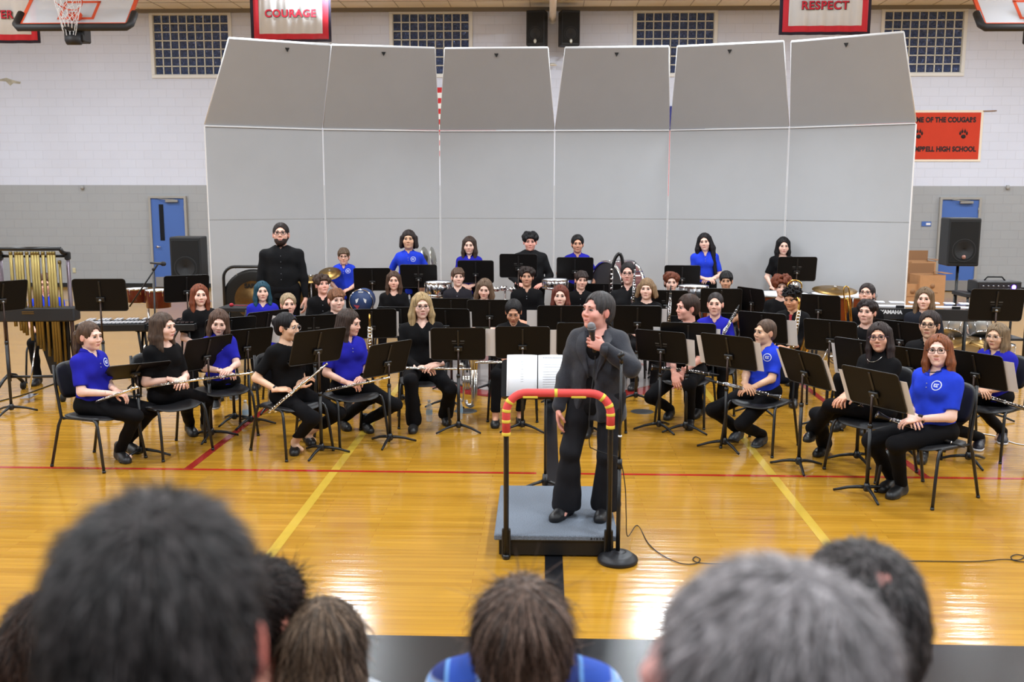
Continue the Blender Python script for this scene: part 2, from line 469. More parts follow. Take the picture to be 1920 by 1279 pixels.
# hair ---------------------------------------------------------------
def hair_mesh(style, h=0.005, L=.30, vol=1.0, fore=1.0, seed=0, wid=1.0, spot=None):
    rs = np.random.RandomState(seed+11)
    lowz = {'long': -L-.06, 'bob': -L-.04, 'shag': -.17, 'pony': -.26}.get(style, -.12)
    F = Field((-.17, -.16, lowz), (.17, .22, .19), h)
    v = vol
    F.ell((0, .020, .036), (.0785+.011*v, .0965+.012*v, .0885+.011*v), .02)
    if style in ('short', 'buzz', 'curly', 'fringe', 'bowl', 'shag', 'bun', 'pony', 'balding'):
        F.ell((0, .052, -.020), (.074+.004*v, .062+.008*v, .070), .03)
    if style in ('curly', 'afro'):
        for i in range(46 if style == 'curly' else 70):
            a = rs.rand()*2*PI; z = rs.rand()*1.0-.15
            r = math.sqrt(max(0, 1-z*z))
            c = (r*math.cos(a)*.090*v, .022+r*math.sin(a)*.108*v, .038+z*.100*v)
            F.ell(c, .022+.012*rs.rand(), .012)
    if style == 'spiky':
        F.ell((0, .052, -.020), (.080, .070, .070), .03)
        for i in range(60):
            a = rs.rand()*2*PI; z = rs.rand()*.9+.1; r = math.sqrt(1-z*z)
            d = np.array([r*math.cos(a), r*math.sin(a)*1.1, z]); c = np.array([0, .02, .036])+d*np.array([.085, .095, .092])
            F.cone(c, c+d*(.022+.018*rs.rand())+np.array([0, -.012, .004]), .016, .004, .01)
    if style in ('shag',):
        for i in range(26):
            a = PI*(-.15+1.3*i/25); x = math.cos(a); y = math.sin(a)
            F.cone((x*.085, .02+y*.090, .03), (x*(.100+.012*rs.rand())*wid, .02+y*.098, -.10+.03*rs.rand()), .022, .012, .02)
    if style in ('long', 'bob'):
        n = 30
        for i in range(n+1):
            a = PI*(-.17+1.34*i/n); x = math.cos(a); y = math.sin(a)
            yy = .02+y*.088; ln = L*(.86+.22*rs.rand())
            F.cone((x*.066, .02+y*.078, .055), (x*.088*wid, yy+.004, -.09), .014, .020, .03)
            F.cone((x*.088*wid, yy+.004, -.09), (x*(.100 if style == 'long' else .098)*wid, yy*.8+.012-(.035 if y < .15 and style == 'long' else 0), -ln), .022, .010+.006*rs.rand(), .018)
    if style == 'bun':
        F.ell((0, .122, .035 if vol < 1.2 else .01), (.042*v, .036*v, .042*v), .012)
    # clear the face
    F.ell((0, -.132, -.030), (.0745, .112, .086+.029*min(fore, 1.4)), .010, 's')
    F.ell((0, -.120, -.075), (.070, .090, .075), .012, 's')
    if style in ('short', 'buzz', 'curly', 'fringe', 'bun', 'pony', 'balding', 'spiky', 'afro'):
        for x in (-1, 1): F.ell((x*.085, .008, -.028), (.030, .034, .048), .012, 's')
        F.ell((0, .0, -.13), (.09, .14, .055), .02, 's')
    if style == 'fringe':
        for i in range(9):
            x = -.06+.015*i
            F.cone((x*.7, -.02, .112), (x*1.1+.01, -.092, .050+.012*rs.rand()), .015, .008, .012)
    if style in ('long', 'bob') and fore >= .9:
        F.cone((.004, -.10, .085), (.0, .03, .139), .005, .004, .006, 's')
    if style in ('long', 'bob', 'shag'):
        F.cone((0, -.02, -.07), (0, -.02, -.5), .058, .066, .01, 's')
    if style == 'balding':
        F.ell((0, -.03, .12), (.060, .075, .040), .02, 's')
    if style == 'pony':
        F.cone((0, .10, .03), (0, .150, .0), .026, .032, .02)
        F.cone((0, .150, .0), (.0, .160, -.12), .036, .032, .02); F.cone((.0, .160, -.12), (.0, .145, -.235), .032, .012, .02)
    if spot: F.ell(spot[:3], spot[3], .02, 's')
    am = {'buzz': 0.0004, 'short': .0016, 'fringe': .0022, 'bowl': .0018, 'curly': .003, 'afro': .003}.get(style, .0022)
    ph = rs.rand(4)*6
    def grooves(x, y, z):
        a = np.arctan2(x, y-.02)
        return (am*np.sin(a*26+ph[0]+14*z) + am*.8*np.sin(a*41+ph[1]-9*z) + am*.7*np.sin(60*z+ph[2]+a*7)*(1.0 if style in ('curly', 'afro') else .3)).astype(np.float32)
    F.warp(grooves)
    return F.net()
_hc = {}
def strands(V, Q, n, L, lift, crown, seed, wd=.0011, low=-.10):
    rs = np.random.RandomState(seed)
    A, B, C = V[Q[:, 0]], V[Q[:, 1]], V[Q[:, 2]]; N = np.cross(B-A, C-A); N /= np.linalg.norm(N, axis=1)[:, None]+1e-9
    idx = rs.randint(0, len(Q), n); u = rs.rand(n, 2)
    P0 = V[Q[idx, 0]] + (V[Q[idx, 1]]-V[Q[idx, 0]])*u[:, :1] + (V[Q[idx, 3]]-V[Q[idx, 0]])*u[:, 1:]; Nn = N[idx]
    fl = P0-np.array(crown); fl = fl + np.array([0, 0, -.05]); fl += rs.randn(n, 3)*.018
    fl -= Nn*(fl*Nn).sum(1)[:, None]; fl /= np.linalg.norm(fl, axis=1)[:, None]+1e-9
    sd = np.cross(fl, Nn); Ls = L*(.5+rs.rand(n, 1)); lf = lift*(.2+rs.rand(n, 1)*1.3)
    pts = []
    for t in (0, .33, .66, 1.0):
        c = P0 + fl*Ls*t + Nn*(lf*math.sin(PI*min(.55*t+.1, 1))) - Nn*(Ls*Ls*t*t*4.5); w_ = wd*(1-.75*t)
        pts += [c-sd*w_, c+sd*w_]
    VV = np.stack(pts, 1).reshape(-1, 3); b = np.arange(n)[:, None]*8
    QQ = np.concatenate([b+np.array([[0, 1, 3, 2]])+2*k for k in range(3)])
    return VV, QQ, np.tile(rs.randint(0, 3, n), 3)
def hair_cached(style, **kw):
    key = (style,) + tuple(sorted(kw.items()))
    if key not in _hc: _hc[key] = hair_mesh(style, **kw)
    return _hc[key]

def ik(a, b, l1, l2, pole):
    a = Vector(a); b = Vector(b); d = b-a; L = d.length
    if L > (l1+l2)*.995: d = d*((l1+l2)*.995/L); b = a+d; L = d.length
    L = max(L, abs(l1-l2)+.02); u = d.normalized()
    x = (l1*l1 - l2*l2 + L*L)/(2*L); hgt = math.sqrt(max(l1*l1-x*x, 0))
    p = Vector(pole); p = (p - u*p.dot(u))
    p = p.normalized() if p.length > 1e-5 else Vector((0, 0, 1))
    return a + u*x + p*hgt, b

def glasses(parent, Mh, frame=(30, 26, 30), r=.0019, rnd=False, tone=None, sz=1.0):
    g = MB(); lens = MB()
    for x in (-1, 1):
        pts = [(x*.0325+px*sz, -.1035+abs(px*sz+x*0)*.05, .001+pz*sz) for px, pz in (rrect(.050, .042 if rnd else .033, .018 if rnd else .010, 4))]
        g.tube(pts, r, 6, closed=True)
        g.tube([(x*(.0575), -.100, .008), (x*.078, -.06, .006), (x*.083, .0, .002)], r, 5)
    g.tube([(-.009, -.105, .004), (0, -.108, .006), (.009, -.105, .004)], r, 5)
    o = g.build('glasses', mat('frame_%d_%d_%d' % tuple(frame), frame, 0.35, 0.0 if sum(frame) < 300 else .8), parent, Mh)
    return o

def decal_on(bvh, cx, cz, shapes, m, parent, name, label=None, off=.0016, y0=-.6):
    """flat marks laid on cloth: shapes are lists of (x, z) strips around (cx, cz)"""
    V = []; Q = []
    for st in shapes:
        o = len(V); ok = True; tmp = []
        for (x, z) in st:
            hit = bvh.ray_cast(Vector((cx+x, y0, cz+z)), Vector((0, 1, 0)))
            if hit[0] is None: ok = False; break
            tmp.append(hit[0] + Vector((0, -off, 0)))
        if not ok: continue
        V += [tuple(t) for t in tmp]
        for i in range(0, len(st)-2, 2): Q.append([o+i, o+i+1, o+i+3, o+i+2])
    if not Q: return
    me = bpy.data.meshes.new(name); me.from_pydata(V, [], Q); me.materials.append(m)
    ob = bpy.data.objects.new(name, me); link(ob, parent)
    if label: ob['label'] = label
def emblem(bvh, parent, cx, cz, s=1.0):
    ring = []
    for i in range(25):
        a = 2*PI*i/24 + .3
        for r in (.030*s, .036*s): ring.append((r*math.cos(a), r*math.sin(a)))
    sh = [ring]
    for (x0, x1, z0, z1) in ((-.017, .017, .006, .012), (-.017, -.009, -.010, .012), (-.009, .014, -.012, -.006), (-.002, .012, -.003, .002)):
        sh.append([(x0*s, z0*s), (x0*s, z1*s), (x1*s, z0*s), (x1*s, z1*s)])
    decal_on(bvh, cx, cz, sh, mat('white_print', (214, 220, 238), 0.8), parent, 'chest_emblem', 'white round printed emblem')

SHOEM = {}
def shoe(parent, ank, toe, col=(20, 19, 20), kind='shoe', name='shoe'):
    """ank ground point below ankle, toe direction (2D)"""
    d = Vector((toe[0], toe[1], 0)).normalized()
    z0 = ank[2]
    M = Matrix(((-d.y*-1, -d.x, 0, ank[0]), (-d.x, -d.y, 0, ank[1]), (0, 0, 1, z0), (0, 0, 0, 1)))
    # local: toe along -Y
    x = Vector((-d.y, d.x, 0)); M = Matrix(((x.x, -d.x, 0, ank[0]), (x.y, -d.y, 0, ank[1]), (0, 0, 1, z0), (0, 0, 0, 1)))
    key = kind
    if key not in SHOEM:
        F = Field((-.07, -.22, -.012), (.07, .09, .16), .0055)
        F.cone((0, .03, .030), (0, -.14, .022), .040, .036, .03, fl=(0, 0, 1), q=1.0)
        F.cone((0, -.10, .024), (0, -.155, .018), .044, .034, .03)
        if kind != 'flat':
            F.cone((0, .025, .05), (0, .01, .085 if kind != 'boot' else .125), .040, .042, .03)
            F.cone((0, .01, .07), (0, -.09, .035), .034, .030, .03)
        else:
            F.ell((0, -.03, .062), (.030, .085, .034), .01, 's')
        F.plane((0, 0, 0), (0, 0, -1))
        S = Field((-.07, -.22, -.012), (.07, .09, .05), .0055)
        S.cone((0, .03, .02), (0, -.145, .02), .042, .041, .03); S.cone((0, -.10, .02), (0, -.158, .02), .046, .036, .02)
        S.plane((0, 0, 0), (0, 0, -1)); S.plane((0, 0, .016), (0, 0, 1))
        SHOEM[key] = (F.net(), S.net())
    (V, Q), (V2, Q2) = SHOEM[key]
    o = bpy.data.objects.new(name, np_mesh(name, V, Q, mat('shoe_%d_%d_%d' % tuple(col), col, 0.45))); link(o, parent); o.matrix_local = M
    return o, M, (V2, Q2)

PEOPLE = {}
def person(key, label, loc, rz, pose='sit', s=1.0, build=1.0, sex='f', skin=(214, 170, 148), head=(0, 0, 0), hs=1.0,
           hair=('short', (40, 30, 26), {}), top=('polo', (36, 52, 190)), pants=(11, 10, 13), feet=None, hands=None, hdir=None, hback=None,
           shoes=((20, 19, 20), 'shoe'), gl=None, lean=0.0, flare=0.0, emb=False, h=0.012, curl=(.5, .3, .12), eye=0.0, smile=False,
           group=None, side=0.0, lid=1.0, beard=None, elbow=None, zbase=0.0, ankle=.10, hh=.004, legs=True, nk=.152):
    root = empty('person', loc, rz, label, 'person', group)
    sit = pose == 'sit'
    pz = (.52 if sit else .90*s)
    X = lambda x, y, z: np.array([x, y, z], float)
    P = X(0, .0, pz); N = X(side, .005-lean, pz+.458*s); C = X(side*.6, -lean*.62, pz+.33*s); W = X(side*.3, -lean*.25, pz+.15*s)
    b = build
    SH = {-1: N+X(-.138*b*s, .008, -.066*s), 1: N+X(.138*b*s, .008, -.066*s)}
    Hc = N + X(0, -.022, nk*s)
    yaw, pit, rol = [math.radians(a) for a in head]
    Mh = Matrix.Translation(Hc) @ Matrix.Translation((0, .02, -.08)) @ Matrix.Rotation(yaw, 4, 'Z') @ Matrix.Rotation(-pit, 4, 'X') @ Matrix.Rotation(rol, 4, 'Y') @ Matrix.Translation((0, -.02, .08)) @ Matrix.Scale(hs*s**.5, 4)
    if hands is None: hands = ((-.085, -.27-lean, .615), (.085, -.29-lean, .62)) if sit else ((-.09, -.20, pz+.06), (.09, -.20, pz+.06))
    if hdir is None: hdir = ((.75, -.55, -.25), (-.75, -.55, -.25))
    if hback is None: hback = ((0, -.4, 1), (0, -.4, 1))
    EL = {}; WR = {}
    for i, sd in ((0, -1), (1, 1)):
        pole = (sd*.55, .55, -.62) if elbow is None else elbow[i]
        EL[sd], WR[sd] = ik(SH[sd], hands[i], .272*s, .245*s, pole)
    if feet is None: feet = ((-.11, -.38), (.12, -.40)) if sit else ((-.10, -.0), (.10, -.0))
    HIP = {-1: X(-.088*b, .0, pz-.005), 1: X(.088*b, .0, pz-.005)}
    KN = {}; AN = {}
    for i, sd in ((0, -1), (1, 1)):
        fz = feet[i][2] if len(feet[i]) > 2 else zbase
        tgt = Vector((feet[i][0], feet[i][1], fz+.085))
        KN[sd], AN[sd] = ik(HIP[sd], tgt, .425 if sit else .42*s, .425 if sit else .41*s, (sd*.12, -1, .9 if sit else .1))
    # ---- body: one continuous figure
    lo = np.min([HIP[-1], HIP[1], KN[-1], KN[1], AN[-1], AN[1], EL[-1], EL[1], WR[-1], WR[1], N, SH[-1], SH[1]], 0) - .16
    hi = np.max([HIP[-1], HIP[1], KN[-1], KN[1], AN[-1], AN[1], EL[-1], EL[1], WR[-1], WR[1], Hc, SH[-1], SH[1]], 0) + .16
    lo[2] = max(lo[2], -.02 if legs else pz-.2)
    hi[2] = min(hi[2], Hc[2]+.02) if not hands[0][2] > Hc[2] else hi[2]
    B = Field(lo, hi, h)
    FL = (0, 1, 0)
    B.cone(P+X(0, .005, 0), W, .125*b, .105*b, .04, fl=FL, q=.72); B.cone(W, C, .105*b, .125*b, .04, fl=FL, q=.68)
    B.cone(N+X(0, .012, -.03), Hc+X(0, .014, -.04), .050 if sex == 'f' else .057, .043 if sex == 'f' else .052, .03)
    for sd in (-1, 1):
        B.cone(N+X(0, 0, -.035), SH[sd], .044, .046, .05)
        B.cone(SH[sd], EL[sd], .043*b**.5, .036*b**.5, .03); B.cone(EL[sd], WR[sd], .036*b**.5, .0245, .02)
        if legs:
            B.cone(HIP[sd], KN[sd], .075*b, .050, .04); B.cone(KN[sd], AN[sd], .047, .034, .03)
            B.cone(AN[sd]+Vector((0, 0, -.03)), AN[sd]+Vector((0, -.10, -.052)), .030, .022, .02)
        else: B.cone(HIP[sd], KN[sd], .075*b, .050, .04)
    Vb, Qb = B.net()
    parts = [(Vb, Qb)]
    cols = [np.ones((len(Vb), 3))]
    if sex == 'f' or True:
        Vh, Qh, ch = head_mesh('m' if sex == 'm' else 'f', 1.0 if build < 1.15 else 1.10, hh, smile)
        parts.append((xf(Vh, Mh), Qh)); cols.append(ch)
    for i, sd in ((0, -1), (1, 1)):
        V1, Q1 = hand_at(WR[sd], hdir[i], hback[i], sd, s*1.0, curl=curl[0] if not isinstance(curl[0], tuple) else curl[0][i], thumb=curl[1], spread=curl[2])
        parts.append((V1, Q1)); cols.append(np.ones((len(V1), 3))*np.array([1, .93, .92]))
    ns = sum(len(q) for _, q in parts)
    e = eye_parts(eye, lid, smile)
    for j in range(4): parts.append((xf(e[j][0], Mh), e[j][1])); cols.append(np.ones((len(e[j][0]), 3)))
    V, Q = joinm(parts)
    mi = np.concatenate([np.zeros(ns, int)] + [np.full(len(e[j][1]), j+1) for j in range(4)])
    hcol = hair[1]
    bm_ = mat('brow_%d_%d_%d' % tuple(hcol), tuple(int(c*.75) for c in hcol), 0.8)
    me = np_mesh('body', V, Q, [skin_mat(skin), SCLERA, IRIS, bm_, MOUTH], col=np.concatenate(cols), mi=mi)
    link(bpy.data.objects.new('body', me), root)
    # ---- top
    kind, tcol = top[0], top[1]
    T = Field(lo, hi, h*.8)
    bb = b*(1.0 if sex == 'f' else 1.04)
    long_ = kind in ('long', 'shirt', 'turtle', 'jacket', 'sweat', 'longv')
    for sd in (-1, 1):
        S_, E_, W_ = [np.array(q) for q in (SH[sd], EL[sd], WR[sd])]
        if long_:
            T.cone(S_, E_, .054*b**.7, .047*b**.7, .03); T.cone(E_, E_+(W_-E_)*.93, .047*b**.7, .034, .025)
        else:
            en = S_+(E_-S_)*.80
            T.cone(S_, en+(E_-S_)*.06, .050*b**.7, .052*b**.6, .03)
            # flat cuff
            u = (E_-S_)/np.linalg.norm(E_-S_)
            g0 = lambda x, y, z, en=en, u=u: -((x-en[0])*u[0]+(y-en[1])*u[1]+(z-en[2])*u[2])
            def cutf(x, y, z, en=en, u=u):
                d = (x-en[0])*u[0]+(y-en[1])*u[1]+(z-en[2])*u[2]
                rr = np.sqrt((x-en[0])**2+(y-en[1])**2+(z-en[2])**2)
                return np.maximum(-d, rr-.08)
            T.put(cutf, en-.1, en+.1, .002, 's')
    T.cone(P+X(0, .006, -.01 if sit else -.03), W, .152*b, .128*bb, .04, fl=FL, q=.74); T.cone(W, C, .134*bb, .146*bb, .05, fl=FL, q=.70)
    T.ell(C+X(0, .006, .02), (.150*bb, .106*bb, .125*s), .05)
    T.cone(N+X(0, .01, -.05), N+X(0, .01, -.012), .070, .056, .03)
    if sex == 'f':
        for sd in (-1, 1): T.ell(C+X(sd*.068, -.068*b, -.025), (.055*b, .048*b, .052*b), .04)
    if b > 1.2: T.ell(W+X(0, -.012*b, .0), (.135*b, .102*b, .16), .07)
    if sit:   # cloth gathered at the lap
        T.cone(W+X(-.06, -.05, -.06), W+X(.06, -.05, -.06), .068*b, .068*b, .05)
    for sd in (-1, 1): T.cone(N+X(0, .005, -.050), SH[sd]+X(-sd*.012, 0, -.008), .050, .047*b**.6, .05)
    T.plane((0, 0, pz-(.045 if sit else .11)), (0, 0, -1))
    nb = N + X(0, .004, 0)
    if kind == 'turtle':
        T.cone(N+X(0, .012, -.03), N+X(0, .010, .065), .068, .061, .02)
    elif kind in ('v', 'longv'):
        T.cone(nb+X(0, -.01, -.005), nb+X(0, -.03, .10), .070, .085, .006, 's')
        T.cone(nb+X(0, -.10, -.01), nb+X(0, -.115, -.075), .040, .008, .006, 's')
    elif kind == 'scoop':
        T.ell(nb+X(0, -.035, .01), (.085, .080, .045), .006, 's')
    elif kind in ('polo', 'shirt', 'sweat', 'jacket'):
        T.cone(nb+X(0, .0, .0), nb+X(0, -.02, .10), .060, .075, .006, 's')
        T.cone(nb+X(0, -.075, .0), nb+X(0, -.10, -.055), .026, .006, .006, 's')
    else:
        T.cone(nb+X(0, -.01, .003), nb+X(0, -.02, .10), .068, .08, .006, 's')
    am = .0022
    T.warp(lambda x, y, z: (am*np.sin(34*z+9*x+5*y) + am*.8*np.sin(23*x-31*z+17*y)).astype(np.float32))
    Vt, Qt = T.net()
    nm = {'polo': 'polo_shirt', 'tee': 't_shirt', 'v': 't_shirt', 'scoop': 't_shirt', 'jacket': 'jacket', 'sweat': 'sweatshirt', 'turtle': 'turtleneck'}.get(kind, 'shirt')
    tm = cloth(tcol) if not isinstance(tcol, bpy.types.Material) else tcol
    to = bpy.data.objects.new(nm, np_mesh(nm, Vt, Qt, tm)); link(to, root)
    if kind in ('polo', 'shirt', 'jacket'):   # turned-down collar in two wings
        c = MB()
        wings = []
        for i in range(17):
            a = -PI/2 + .32 + (2*PI-.64)*i/16
            x, y = math.cos(a), math.sin(a)
            fr = max(0, -y)
            top_ = (N[0]+x*.056, N[1]+.010+y*.056-.004*fr, N[2]+.040-.034*fr**2)
            low_ = (N[0]+x*.086, N[1]+.008+y*.080-.026*fr**3, N[2]-.002-.050*fr**3)
            wings.append((top_, low_))
        vs = []
        for t_, l_ in wings: vs += [t_, l_]
        fs = [[2*i, 2*i+1, 2*i+3, 2*i+2] for i in range(16)]
        # thickness
        off = len(vs); vs2 = [(p[0]+(N[0]-p[0])*.05, p[1]+(N[1]-p[1])*.05, p[2]+.004) for p in vs]
        fs2 = [[off+j for j in f[::-1]] for f in fs]
        rim = [[0, 1, off+1, off], [33, 32, off+32, off+33]] + [[2*i+1, 2*i+3, off+2*i+3, off+2*i+1] for i in range(16)] + [[2*i+2, 2*i, off+2*i, off+2*i+2] for i in range(16)]
        c.add(vs+vs2, fs+fs2+rim, 0, True)
        c.build('collar', tm, to)
    bvh = None
    if emb or kind in ('polo', 'shirt'):
        bvh = BVHTree.FromPolygons([tuple(v) for v in Vt], [tuple(int(i) for i in q) for q in Qt])
        if emb: emblem(bvh, to, C[0]+.070*b, C[2]+.035, 1.0)
        if kind == 'polo':
            mb = MB()
            for zz in (-.085, -.115):
                hit = bvh.ray_cast(Vector((N[0], -.7, N[2]+zz)), Vector((0, 1, 0)))
                if hit[0]: mb.ball(hit[0], .005, n=8)
            if mb.v: mb.build('button', mat('button_grey', (150, 150, 160), .4), to)
        elif kind == 'shirt':
            for k_ in range(5):
                hit = bvh.ray_cast(Vector((N[0]*(1-k_*.2), -.7, N[2]-.09-.075*k_)), Vector((0, 1, 0)))
                if hit[0]: mb = MB(); mb.ball(hit[0], .0045, n=8); mb.build('button', mat('button_grey', (150, 150, 160), .4), to)
    # ---- trousers and shoes
    if legs:
        D = Field((min(lo[0], -.25), min(lo[1], -.2), -.02), (max(hi[0], .25), max(hi[1], .2), pz+.2), h)
        D.ell(P+X(0, .01, 0), (.160*b, .122*b, .115), .04)
        for sd in (-1, 1):
            K_, A_ = np.array(KN[sd]), np.array(AN[sd])
            D.cone(HIP[sd], K_, .088*b, .064*b**.6, .03, fl=(0, 0, 1) if sit else None, q=.93)
            e_ = K_+(A_-K_)*(1.0 if ankle <= .1 else .90)
            D.cone(K_, e_, .060*b**.6, .046+flare, .025)
        D.plane((0, 0, ankle-.055), (0, 0, -1))
        if flare > 0: pass
        D.warp(lambda x, y, z: (.002*np.sin(40*z+11*x) + .0018*np.sin(27*y-35*z)).astype(np.float32))
        Vd, Qd = D.net()
        link(bpy.data.objects.new('trousers', np_mesh('trousers', Vd, Qd, cloth(pants))), root)
        for i, sd in ((0, -1), (1, 1)):
            td = feet[i][3:5] if len(feet[i]) >= 5 else (sd*.18, -1)
            so, Ms, sole = shoe(root, (AN[sd].x, AN[sd].y, AN[sd].z-.085), td, shoes[0], shoes[1])
            if len(shoes) > 2:
                so2 = bpy.data.objects.new('sole', np_mesh('sole', sole[0]*np.array([1.03, 1.02, 1.3]), sole[1], mat('sole_%d' % shoes[2][0], shoes[2], .7))); link(so2, so)
                so2['label'] = 'pale rubber sole'
    # ---- hair
    st, hc, hk = hair[0], hair[1], dict(hair[2])
    tip = hk.pop('tip', None)
    kw = dict(hk); kw.setdefault('h', .0055)
    if st == 'long': kw.setdefault('wid', .93)
    if st in ('pony', 'bun'): kw.setdefault('fore', 1.5); kw.setdefault('vol', .75)
    fz = kw.pop('fuzz', None)
    Vr, Qr = hair_cached(st, **kw)
    if fz:
        n_, L_, li_, cr_ = fz[:4]; Vs, Qs, ms_ = strands(Vr, Qr, n_, L_, li_, cr_, 5)
        V_, Q_ = joinm([(Vr, Qr), (Vs, Qs)])
        pale = sum(hc) > 450; lt = hair_mat(tuple(min(255, int(c*(1.08 if pale else 1.45)+8)) for c in hc)); dk = hair_mat(tuple(int(c*(.84 if pale else .6)) for c in hc))
        ho = bpy.data.objects.new('hair', np_mesh('hair', V_, Q_, [hair_mat(hc, tip), lt, dk], mi=np.concatenate([np.zeros(len(Qr), int), ms_])))
    else:
        ho = bpy.data.objects.new('hair', np_mesh('hair', Vr, Qr, hair_mat(hc, tip)))
    link(ho, root); ho.matrix_local = Mh
    if beard:
        F = Field((-.09, -.13, -.16), (.09, .05, .02), .0045)
        F.ell((0, -.028, -.062), (.062, .070, .060), .02); F.ell((0, -.06, -.10), (.036, .034, .030), .03)
        F.ell((0, -.09, -.018), (.075, .05, .040), .008, 's'); F.ell((0, -.10, -.064), (.026, .02, .012), .006, 's')
        F.ell((0, .05, -.08), (.1, .055, .1), .01, 's')
        Vv, Qv = F.net()
        bo = bpy.data.objects.new('beard', np_mesh('beard', Vv*np.array([1.1 if build > 1.15 else 1.02, 1.02, 1.0]), Qv, hair_mat(beard))); link(bo, root); bo.matrix_local = Mh
    if gl: glasses(root, Mh, **gl)
    PEOPLE[key] = dict(root=root, Mh=Mh, N=N, C=C, W=W, P=P, WR=WR, EL=EL, SH=SH, KN=KN, AN=AN, top=to, s=s)
    return root
# ------------------------------------------------------------------ chair
def curved_slab(w, d, t, fn, nx=12, ny=10, r=.05, p=4.0):
    """rounded-rectangle slab in XY, thickness t down, z = fn(x, y)"""
    mb = MB(); top = []; bot = []
    for j in range(ny+1):
        for i in range(nx+1):
            u = 2*i/nx-1; v = 2*j/ny-1
            # squircle mapping keeps the corners round
            k = (abs(u)**p + abs(v)**p)**(1/p) if (u or v) else 1
            m = max(abs(u), abs(v)); sc = m/k if k > 0 else 1
            x = u*sc*w/2; y = v*sc*d/2; e = max(0, m-.8)/.2
            z = fn(x, y)
            top.append((x, y, z - t*.35*e*e)); bot.append((x, y, z - t + t*.35*e*e))
    fs = []; n = nx+1; N = len(top)
    for j in range(ny):
        for i in range(nx):
            a = j*n+i; fs.append([a, a+1, a+n+1, a+n]); fs.append([N+a, N+a+n, N+a+n+1, N+a+1])
    ring = [i for i in range(n)] + [j*n+nx for j in range(1, ny+1)] + [ny*n+i for i in range(nx-1, -1, -1)] + [j*n for j in range(ny-1, 0, -1)]
    for q in range(len(ring)):
        a, b = ring[q], ring[(q+1) % len(ring)]; fs.append([a, N+a, N+b, b])
    mb.add(top+bot, fs, 0, True); return mb
def make_chair():
    root = empty('band_chair')
    seat = curved_slab(.45, .43, .022, lambda x, y: .445 - .012*(1-(x/.22)**2) - .020*max(0, (-y-.14)/.08)**2 + .008*max(0, y/.2)**2)
    seat.build('seat', PLAS, root)
    bk = curved_slab(.44, .31, .016, lambda x, y: .035*(x/.22)**2)
    M = tr(0, .225, .72) @ rot('X', 78) @ tr(0, 0, 0)
    bk.build('backrest', PLAS, root, M)
    for sx in (-1, 1):
        m = MB()
        m.tube([(sx*.215, -.150, .425), (sx*.222, -.178, .410), (sx*.228, -.196, .37), (sx*.238, -.225, .20), (sx*.248, -.252, .012)], .0125, 8)
        m.tube([(sx*.248, -.252, .0), (sx*.248, -.252, .02)], .0145, 8)
        m.build('leg', BLK, root)
        m = MB()
        m.tube([(sx*.19, .262, .86), (sx*.200, .245, .70), (sx*.210, .205, .50), (sx*.215, .190, .425), (sx*.225, .215, .36), (sx*.240, .300, .012)], .0125, 8)
        m.tube([(sx*.240, .303, .0), (sx*.240, .300, .02)], .0145, 8)
        m.build('leg', BLK, root)
    f = MB()
    for sx in (-1, 1): f.tube([(sx*.213, -.155, .424), (sx*.213, .195, .424)], .011, 8)
    f.tube([(-.213, -.14, .418), (.213, -.14, .418)], .010, 8); f.tube([(-.213, .17, .415), (.213, .17, .415)], .010, 8)
    f.build('seat_frame', BLK, root)
    return root
CHAIR0 = [None]
def chair(loc, rz, label):
    if CHAIR0[0] is None: CHAIR0[0] = make_chair(); o = CHAIR0[0]
    else: o = copy_tree(CHAIR0[0])
    o.matrix_world = Matrix.Translation((loc[0], loc[1], 0)) @ Matrix.Rotation(rz, 4, 'Z')
    tag(o, label, 'chair', 'black chairs of the seated band'); return o

